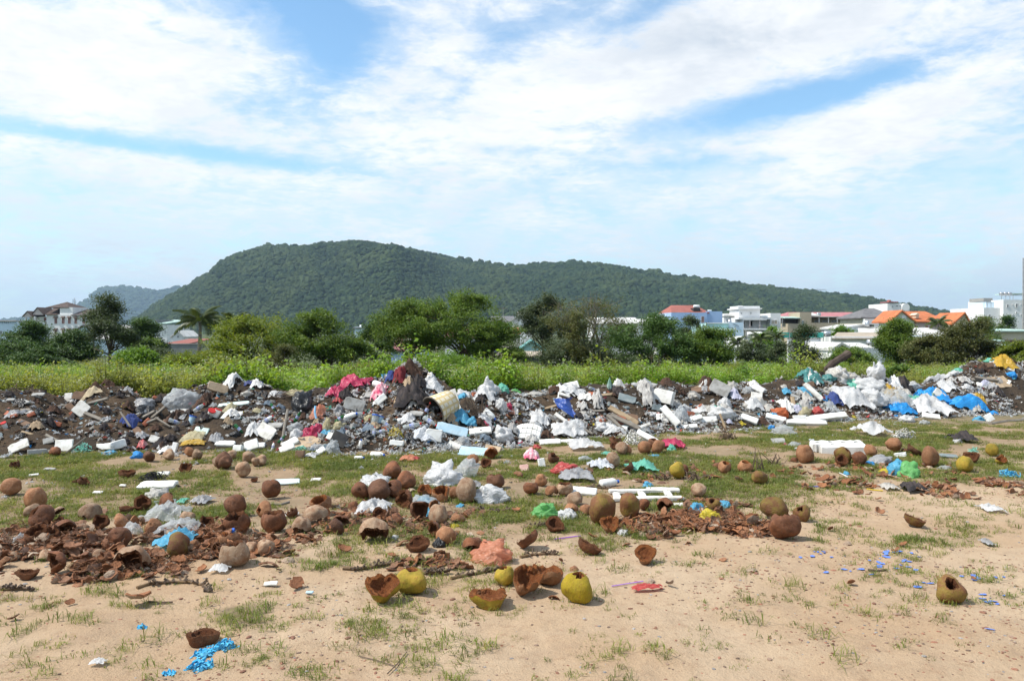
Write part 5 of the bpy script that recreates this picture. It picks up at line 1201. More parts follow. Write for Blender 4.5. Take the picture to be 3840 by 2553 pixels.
def build_chips():
    r = random.Random(91); cnt = 0; pts = []; rots = []; scl = []
    for hi_, e in enumerate(HEAPS):
        n_ind = int(e[4] * .62)
        for (x, Y, q_) in heap_points(n_ind, e, r):
            s_ = r.uniform(.085, .17) * (.85 if hi_ > 3 else 1); z = float(ground_z(x, Y)) + e[6] * max(0, 1 - q_ * q_) * r.random() + s_ * .12
            o = mk_obj('husk_chip', CHIPS[r.randrange(12)] if hi_ != 2 else CHIPS[r.choice([1, 4, 7, 10, 2, 6, 0, 3, 8, 9])], None, (x, Y, z), (r.gauss(0, .9) + (math.pi if r.random() < .5 else 0), r.gauss(0, .6), r.uniform(0, 6.28)), (s_, s_ * r.uniform(.7, 1.2), s_))
            setprops(o, 'curled brown coconut husk chip ' + e[5], 'coconut husk', 'husk chips ' + e[5]); cnt += 1
        for (x, Y, q_) in heap_points(int(e[4] * 7), e, r):
            s_ = r.uniform(.03, .12); pts.append((x, Y, float(ground_z(x, Y)) + e[6] * .75 * max(0, 1 - q_ * q_) * r.random() + s_ * .1)); rots.append((r.gauss(0, .5) + (math.pi if r.random() < .5 else 0), r.gauss(0, .4), r.uniform(0, 6.28))); scl.append((s_, s_, s_))
    # crumbs all over the lot
    for _ in range(900):
        Y = math.sqrt(r.uniform(3.6 ** 2, 12 ** 2)); x = r.uniform(-.72, .72) * Y
        if fbm(np.array(x * .8), np.array(Y * .8), 13, 3) < .5: continue
        s_ = r.uniform(.012, .035); pts.append((x, Y, float(ground_z(x, Y)) + .003)); rots.append((r.gauss(0, .3), r.gauss(0, .3), r.uniform(0, 6.28))); scl.append((s_, s_, s_))
    # matted coir fibre lying over the heaps
    fp, fr, fs = [], [], []
    for e in HEAPS[:4]:
        for (x, Y, q_) in heap_points(int(e[4] * 1.1), e, r):
            fp.append((x, Y, float(ground_z(x, Y)) + e[6] * max(0, 1 - q_ * q_) * r.random())); fr.append((r.gauss(0, .3), r.gauss(0, .3), r.uniform(0, 6.28))); k_ = r.uniform(.6, 1.5); fs.append((k_, k_, k_))
    def mat_(seed, m):
        q = random.Random(seed); mb = MB()
        for _ in range(26):
            a = Vector((q.gauss(0, .03), q.gauss(0, .03), q.uniform(0, .03))); d = Vector((q.gauss(0, 1), q.gauss(0, 1), q.gauss(.25, .5))).normalized() * q.uniform(.02, .06)
            mb.tube([a, a + d * .6, a + d + Vector((0, 0, -.008))], [.0013, .001, .0005], 3, cap=False)
        return mb.mesh('coir', [m])
    scatter('coir_fibre', fp, fr, fs, [mat_(i, [M_STRAND, M_TWIG, M_STRAND, M_CH1][i]) for i in range(4)], 'stringy brown coir fibre matted over the husk heaps', 'coir')
    scatter('husk_litter', pts, rots, scl, CHIPS, 'small brown husk scraps littering the heaps and sand', 'coconut husk')
    return cnt
NCHIP = build_chips()
# ------------------------------------------------------------------ rubbish
FILM = {}
def F_(key, word, col, **kw): FILM[key] = (film('film_' + word.replace(' ', '_'), col, **kw), word)
F_('W', 'white', (.74, .74, .74), transl=.35, dirt=.35); F_('C', 'clear', (.62, .65, .67), clear=.5, transl=.35, rough=.18); F_('K', 'black', (.018, .018, .02), transl=.05, rough=.3)
F_('B', 'bright blue', (.03, .33, .78), transl=.3); F_('L', 'light blue', (.13, .48, .72), transl=.4); F_('P', 'pink', (.58, .05, .13), transl=.35); F_('M', 'mint green', (.20, .62, .47), transl=.4)
F_('G', 'light green', (.22, .60, .20), transl=.45, clear=.12); F_('Y', 'ochre yellow', (.55, .34, .035), transl=.25); F_('Z', 'bright yellow', (.72, .58, .05), transl=.4); F_('O', 'orange', (.72, .20, .07), clear=.15, transl=.45)
F_('E', 'grey', (.36, .36, .37), transl=.2, dirt=.6); F_('D', 'dirty white', (.60, .57, .52), transl=.3, dirt=.7); F_('T', 'teal', (.07, .24, .23), transl=.25); F_('R', 'red', (.58, .09, .08), transl=.35); F_('U', 'dark blue', (.03, .05, .20), transl=.15); F_('H', 'pale cream', (.62, .55, .34), transl=.4, clear=.15)
F_('S', 'salmon', (.78, .33, .20), transl=.45, clear=.25); F_('I', 'silvery', (.55, .57, .60), transl=.15, rough=.15)
CLOTH = {}
def C_(key, word, a, b_=None, sc_=8): CLOTH[key] = (matte('cloth_' + word.replace(' ', '_'), a, b_, scale=sc_, rough=.9, spec=.1, bmp=.4, bscale=60, dirt=.35), word)
C_('K', 'black', (.025, .024, .026), (.06, .05, .05)); C_('N', 'dark brown', (.09, .05, .035), (.04, .03, .025)); C_('R', 'red', (.42, .035, .05), (.6, .35, .33)); C_('P', 'pink and white', (.55, .07, .15), (.75, .6, .6)); C_('B', 'navy blue', (.03, .05, .17), (.06, .08, .2))
C_('T', 'tan', (.36, .27, .18)); C_('E', 'grey', (.26, .25, .24), (.45, .44, .42)); C_('W', 'white', (.72, .71, .69), (.5, .48, .45)); C_('O', 'ochre', (.34, .19, .035)); C_('L', 'lilac grey', (.42, .42, .52)); C_('G', 'green grey', (.14, .26, .21), (.3, .36, .33)); C_('M', 'maroon', (.17, .03, .035)); C_('S', 'slate blue', (.10, .13, .17), (.2, .24, .28)); C_('H', 'beige', (.46, .38, .26))
SOLID = {}
def S_(key, word, a, b_=None, **kw): SOLID[key] = (matte('solid_' + word.replace(' ', '_'), a, b_, **kw), word)
S_('F', 'white', (.74, .74, .72), (.62, .61, .57), scale=4, rough=.8, bmp=.25, bscale=90, dirt=.45, dirtcol=(.4, .36, .3)); S_('G', 'grey', (.36, .355, .34), (.24, .235, .22), bmp=.3, dirt=.4); S_('W', 'off white', (.68, .66, .62), (.55, .53, .48), dirt=.35); S_('B', 'light blue', (.34, .50, .60), (.45, .58, .66), dirt=.25, rough=.45)
S_('T', 'tan', (.46, .35, .24), (.34, .25, .16), bmp=.3, dirt=.3); S_('N', 'brown', (.20, .12, .075), (.12, .075, .05), bmp=.4); S_('R', 'terracotta', (.42, .14, .075), (.32, .10, .06), bmp=.3); S_('K', 'black', (.03, .03, .033), (.06, .055, .05)); S_('Y', 'yellowed', (.68, .58, .34), (.8, .76, .62), bmp=.3); S_('M', 'mint', (.52, .66, .60), (.62, .70, .66), rough=.5); S_('S', 'slate grey', (.16, .20, .21), (.24, .27, .27)); S_('P', 'rosy', (.52, .30, .26), (.6, .42, .36)); S_('C', 'pale glass', (.55, .66, .64), (.62, .70, .68), rough=.15, spec=.6)
M_WOODP = matte('pale_wood', (.40, .30, .19), (.27, .19, .115), scale=5, bmp=.5, bscale=14, dirt=.3); M_WOODG = matte('grey_wood', (.27, .24, .20), (.17, .145, .12), scale=5, bmp=.5, bscale=14); M_WOODK = matte('charred_wood', (.055, .038, .03), (.10, .075, .055), scale=4, bmp=1.0, bscale=9)
M_PET = film('clear_bottle', (.66, .72, .72), clear=.45, transl=.25, rough=.08); M_PETW = matte('white_bottle', (.78, .78, .76), (.7, .69, .65), rough=.35, dirt=.25); M_PETG = film('green_bottle', (.03, .20, .06), clear=.2, transl=.3, rough=.08); M_PETN = film('brown_bottle', (.10, .035, .015), clear=.15, transl=.2, rough=.08)
M_CAPR, M_CAPB, M_CAPW, M_LABB = matte('red_cap', (.55, .03, .03)), matte('blue_cap', (.03, .12, .5)), matte('white_cap', (.7, .7, .7)), matte('blue_label', (.05, .12, .42), (.5, .5, .52), scale=12)
def ridged(v): return 1 - abs(mnoise.noise(v)) * 2
def bag_mesh(seed, tied):
    import bmesh
    r = random.Random(seed * 77)
    bm = bmesh.new(); bmesh.ops.create_icosphere(bm, subdivisions=4, radius=1.0); o3 = Vector((seed * 3.7, seed * 1.3, seed * 5.1))
    ears = [(Vector((r.gauss(0, 1), r.gauss(0, 1), r.uniform(-.2, .9))).normalized(), r.uniform(.78, .92), r.uniform(.1, .38)) for _ in range(5)]
    if tied: ears = [(Vector((.25, .1, 1)).normalized(), .90, .55), (Vector((-.4, 0, 1)).normalized(), .90, .38), (Vector((1, .2, .15)).normalized(), .88, .3)]
    for v in bm.verts:
        d = v.co.normalized(); k_ = .86 + .42 * mnoise.noise(d * 1.2 + o3) + .20 * ridged(d * 2.3 + o3) + .12 * ridged(Vector((d.x * 6, d.y * 6, d.z * 3)) + o3 * 2) + .07 * ridged(d * 11 + o3)
        p = d * k_ * .82
        for (e_, w_, l) in ears:
            t = (d.dot(e_) - w_) / (1 - w_)
            if t > 0: p = p * (1 - .25 * min(1, t * 2) * (1 - t)) + e_ * l * t ** 1.6 + Vector((mnoise.noise(d * 9 + o3), mnoise.noise(d * 9 + o3 * 2), 0)) * .12 * t
        if p.z < -.30: e2 = min(1.0, (-.30 - p.z) * 1.6); p.x *= 1 + .35 * e2; p.y *= 1 + .35 * e2; p.z = -.30 + (p.z + .30) * .2
        p.z += .34; v.co = p
    for f in bm.faces: f.smooth = True
    me = bpy.data.meshes.new('bag'); bm.to_mesh(me); bm.free()
    return me
BAGS = [bag_mesh(i + 1, i % 4 == 0) for i in range(12)]
_bagcache = {}
def with_mat(me, m):
    k_ = (me.name, m.name)
    if k_ not in _bagcache:
        c = me.copy(); c.materials.clear(); c.materials.append(m); _bagcache[k_] = c
    return _bagcache[k_]
def slope_frame(p):
    e_ = .12; x, y = np.array([p[0] - e_, p[0] + e_, p[0], p[0]]), np.array([p[1], p[1], p[1] - e_, p[1] + e_]); z = top_z(x, y)
    return (z[1] - z[0]) / (2 * e_), (z[3] - z[2]) / (2 * e_)
def put_bag(px, py, w_, h_, key, r, name='plastic_bag', tied=None):
    p = hit(px, py); s_ = p[1] / FPX; vs = [0, 4, 8] if tied else [1, 2, 3, 5, 6, 7, 9, 10, 11]
    me = with_mat(BAGS[r.choice(vs)], FILM[key][0]); a, b = w_ * s_ / 1.75, h_ * s_ / 1.25
    return mk_obj(name, me, None, (p[0], p[1] + min(a, .25) * .5, p[2] - .02), (r.uniform(-.15, .15), r.uniform(-.2, .2), r.uniform(0, 6.28)), (a, a * r.uniform(.75, 1.0), b))
def put_sheet(px, py, w_, h_, mat, r, name, amp=.5, n=19, fluff=.0, roll=0.0, lift=0.0):
    """crumpled sheet lying over whatever is below it; h_ = how high it shows in the photo"""
    p = hit(px, py); top = hit(px, py - h_ * .85); s_ = p[1] / FPX
    W, Dp = w_ * s_, max(min(float(np.hypot(top[1] - p[1], top[2] - p[2])), h_ * s_ * 3.5), h_ * s_ * .8)
    bank = bank_z(np.array([p[0]]), np.array([p[1]]))[0] > -.5
    D_y = max(.05, top[1] - p[1]) if bank else min(max(.06, top[1] - p[1]), W * .9 + .1)
    sd = r.uniform(0, 99); V = []; F = []; A = min(W, D_y + .1) * .16 * amp + h_ * s_ * fluff
    cr, sr = math.cos(roll), math.sin(roll)
    for i in range(n):
        for j in range(n):
            a, b = i / (n - 1) * 2 - 1, j / (n - 1) * 2 - 1
            th = math.atan2(b, a); rad = (1 - .22 * abs(mnoise.noise(Vector((math.cos(th) * 1.3 + sd, math.sin(th) * 1.3, 0)))) * 2)
            a2, b2 = a * rad, b * rad
            v3 = Vector((a2 * 1.5 + sd, b2 * 1.5, sd)); fold = .5 * ridged(v3 * .9) + .38 * ridged(v3 * 2.2) + .26 * ridged(v3 * 4.6) + .1 * ridged(v3 * 8)
            dome = (1 - a2 * a2) * (1 - b2 * b2)
            xa, yb_ = a2 * W / 2, (b2 * .5 + .5) * D_y
            x = xa * cr - (yb_ - D_y / 2) * sr * .6; y = (yb_ - D_y / 2) * cr + D_y / 2 + xa * sr * .5
            wx, wy = p[0] + x, p[1] + y
            V.append((x, y, wx, wy, max(0, fold) * A * (.35 + .65 * dome) + fluff * h_ * s_ * dome * .8 + .012 + lift))
    Vn = np.array(V); z = top_z(Vn[:, 2], Vn[:, 3]) + Vn[:, 4] - p[2]
    Vv = np.stack([Vn[:, 0], Vn[:, 1], z], 1)
    F = [(i * n + j, (i + 1) * n + j, (i + 1) * n + j + 1, i * n + j + 1) for i in range(n - 1) for j in range(n - 1)]
    return mk_obj(name, mk_mesh(name, Vv, F, [mat], smooth=True), None, tuple(p))
def slab_mesh(L, W, T_, seed, nib=.06, bev=.008):
    """slab with worn, nibbled edges"""
    r = random.Random(seed); n = 7; out = []
    for (sx, sy, ex, ey) in [(-1, -1, 1, -1), (1, -1, 1, 1), (1, 1, -1, 1), (-1, 1, -1, -1)]:
        for i in range(n):
            t = i / n; x, y = sx + (ex - sx) * t, sy + (ey - sy) * t; q_ = nib * (r.random() ** 3) * (2.5 if i == 0 else 1)
            out.append((x * L / 2 * (1 - q_), y * W / 2 * (1 - q_ * min(2.0, L / W))))
    m_ = len(out); b = min(bev, T_ * .3); V = []
    for (k_, z) in ((1, -T_ / 2), (1, T_ / 2 - b), (0, T_ / 2)):
        for (x, y) in out:
            ix, iy = (max(0, abs(x) - b) * (1 if x > 0 else -1), max(0, abs(y) - b) * (1 if y > 0 else -1)) if not k_ else (x, y); V.append((ix, iy, z + r.uniform(-1, 1) * b * .3))
    F = [tuple(range(m_ - 1, -1, -1)), tuple(2 * m_ + i for i in range(m_))]
    for l in range(2): F += [(l * m_ + i, l * m_ + (i + 1) % m_, (l + 1) * m_ + (i + 1) % m_, (l + 1) * m_ + i) for i in range(m_)]
    return V, F
def put_slab(px, py, w_, h_, th, mat, r, name, roll=0.0, lean=None, yaw=0.0, lift=0.0):
    """flat piece: w_ x h_ as seen face on, th = thickness in pixels; lean 0 = lying flat, 90 = standing facing us; roll turns it in the picture plane"""
    p = hit(px, py); s_ = p[1] / FPX; L, W, T_ = w_ * s_, h_ * s_, max(.008, th * s_)
    gx, gy = slope_frame(p)
    if lean is None: lean = math.degrees(math.atan(max(-.2, min(1.6, gy)))) + r.uniform(-4, 10)
    ln, rl = math.radians(lean), math.radians(roll)
    M = Matrix.Rotation(math.radians(yaw), 3, 'Z') @ Matrix.Rotation(ln, 3, 'X') @ Matrix.Rotation(rl, 3, 'Z')
    V, F = slab_mesh(L, W, T_, r.randrange(9999))
    zmin = min((M @ Vector(v)).z for v in V); ymin = min((M @ Vector(v)).y for v in V)
    z_off = -zmin - .012
    o = mk_obj(name, mk_mesh(name, V, F, [mat]), None, (p[0], p[1] - ymin * .6, p[2] + z_off + lift), M.to_euler())
    if lean < 25:   # keep clear of the slope underneath
        o.location.z = float(np.mean(top_z(p[0] + np.array([-L, 0, L]) * .3, p[1] - ymin * .6 + np.array([0, 0, 0.])))) + T_ / 2 + abs(math.sin(ln)) * W * .25 + .01 + lift
    return o
BOT = {'pet': ([(0.0, 0), (.125, 0), (.15, .03), (.15, .22), (.135, .26), (.15, .30), (.15, .62), (.12, .74), (.06, .88), (.055, .95)], .058), 'jug': ([(0, 0), (.19, 0), (.21, .04), (.21, .66), (.16, .80), (.08, .88), (.075, .94)], .08), 'jar': ([(0, 0), (.32, 0), (.34, .04), (.36, .76), (.37, .84), (.37, .92)], .37), 'beer': ([(0, 0), (.11, 0), (.125, .03), (.125, .55), (.10, .66), (.045, .80), (.043, .98)], .048)}
_botcache = {}
def put_bottle(px, py, L, r, kind, mat, roll=0.0, lean=80.0, label=True, name='bottle'):
    """L = length in pixels; roll: 0 = neck to the right"""
    p = hit(px, py); s_ = p[1] / FPX * L; prof, cr = BOT[kind]; key = (kind, mat.name)
    if key not in _botcache:
        body = MB().lathe(prof, 12).mesh('bottle', [mat], True); cap = MB().lathe([(0, 1.0), (cr * 1.1, 1.0), (cr * 1.15, prof[-1][1] - .04), (cr, prof[-1][1] - .05)][::-1], 10).mesh('cap', [r.choice([M_CAPR, M_CAPB, M_CAPW])]); rr = prof[3][0] + .004
        lab = MB().lathe([(rr, .34), (rr, .58)], 12).mesh('label_band', [M_LABB]); _botcache[key] = (body, cap, lab)
    body, cap, lab = _botcache[key]
    M = Matrix.Rotation(math.radians(-roll), 3, 'Y') @ Matrix.Rotation(math.radians(r.uniform(-25, 25)), 3, 'Z') @ Matrix.Rotation(math.radians(90), 3, 'Y')
    zmin = min(min((M @ Vector((prof[i][0] * math.cos(a), prof[i][0] * math.sin(a), prof[i][1]))).z for a in np.linspace(0, 6.2, 8)) for i in range(len(prof)))
    c = M @ Vector((0, 0, .5))
    o = mk_obj(name, body, None, (p[0] - c.x * s_, p[1] + .12 * s_, p[2] - zmin * s_ - .01), M.to_euler(), (s_, s_, s_))
    mk_obj('cap', cap, o)
    if label: mk_obj('label_band', lab, o)
    return o
def put_net(px, py, w_, h_, mat, r, name, n=60, thick=.004):
    p = hit(px, py); s_ = p[1] / FPX; W, H = w_ * s_, h_ * s_; mb = MB()
    for i in range(n):
        q0 = Vector((r.gauss(0, .22) * W, r.gauss(0, .15) * W, abs(r.gauss(.1, .32)) * H)); pts = [q0]; d = Vector((r.gauss(0, 1), r.gauss(0, .7), r.gauss(0, .5))).normalized()
        for k_ in range(6):
            d = (d + Vector((r.gauss(0, .7), r.gauss(0, .7), r.gauss(0, .6)))).normalized(); q_ = pts[-1] + d * W * .07
            q_.z = min(max(q_.z, .005), H * max(.08, 1 - (q_.x / W * 2) ** 2 * .8)); pts.append(q_)
        mb.tube(pts, thick * r.uniform(.6, 1.5), 3, cap=False)
    o = mb.obj(name, mat, loc=(p[0], p[1] + W * .15, p[2] - .005)); return o
def put_stick(pts_px, rad_px, mat, name, flat=None, dyl=0.0):
    """stick through picture points, each resting on (or dz above) what is under it: (px, py, lift in metres)"""
    P = []; base = hit(pts_px[0][0], pts_px[0][1])
    for (px, py, lf) in pts_px:
        q_ = hit(px, py) if lf is None else pt(px, py, base[1] + lf); P.append(q_ + np.array([0, 0, .01 if lf is None else 0]))
    s_ = base[1] / FPX; c = P[0]
    return MB().tube([q_ - c for q_ in P], [rad_px * s_] * len(P), 6).obj(name, mat, loc=tuple(c))

KINDW = {'bag': 'crumpled bag', 'tie': 'tied bag', 'film': 'plastic sheet', 'rag': 'rag', 'foam': 'foam slab', 'block': 'foam block', 'board': 'board', 'pet': 'plastic bottle', 'jug': 'jug', 'jar': 'jar', 'beer': 'glass bottle', 'net': 'tangled netting', 'plank': 'plank', 'brick': 'brick'}
def where_words(px, py):
    low = py > 1640
    if py > 2180: return 'on the foreground sand'
    if py > 1850:
        if px < 640: return 'in the big left husk heap'
        if px < 1250: return 'right of the big left heap'
        if px < 1950: return 'among coconuts in the middle'
        if px < 2950: return 'by the right husk chip heap'
        return 'on the sand at right'
    if py > 1700:
        if px < 800: return 'on the grass above left heap'
        if px < 1500: return 'on the grass left of tied bags'
        if px < 2000: return 'near the large tied white bag'
        if px < 2300: return 'in the small red litter pile'
        if px < 2900: return 'on the grass near the green bag'
        if px < 3320: return 'near the holed foam slab'
        return 'on the grass at far right'
    v = 'foot' if low else 'slope'
    if px < 260: return 'on the dark bank far left'
    if px < 500: return 'below the pale green net'
    if px < 800: return 'around the big clear sack'
    if px < 1110: return 'left of the black sack' + (' at the foot' if low else '')
    if px < 1330: return 'left side of the central mound' + (' foot' if low else '')
    if px < 1560: return 'middle of the central mound' + (' foot' if low else '')
    if px < 1750: return 'around the striped tub' + (' foot' if low else '')
    if px < 2040: return 'right of the striped tub' + (' foot' if low else '')
    if px < 2290: return 'around the dark blue tarpaulin'
    if px < 2560: return 'around the crossed planks' + (' foot' if low else '')
    if px < 2880: return 'left of the dark log'
    if px < 3120: return 'below the dark log'
    if px < 3360: return 'among the big white sacks'
    if px < 3700: return 'around the bright blue film'
    return 'on the far right heap'
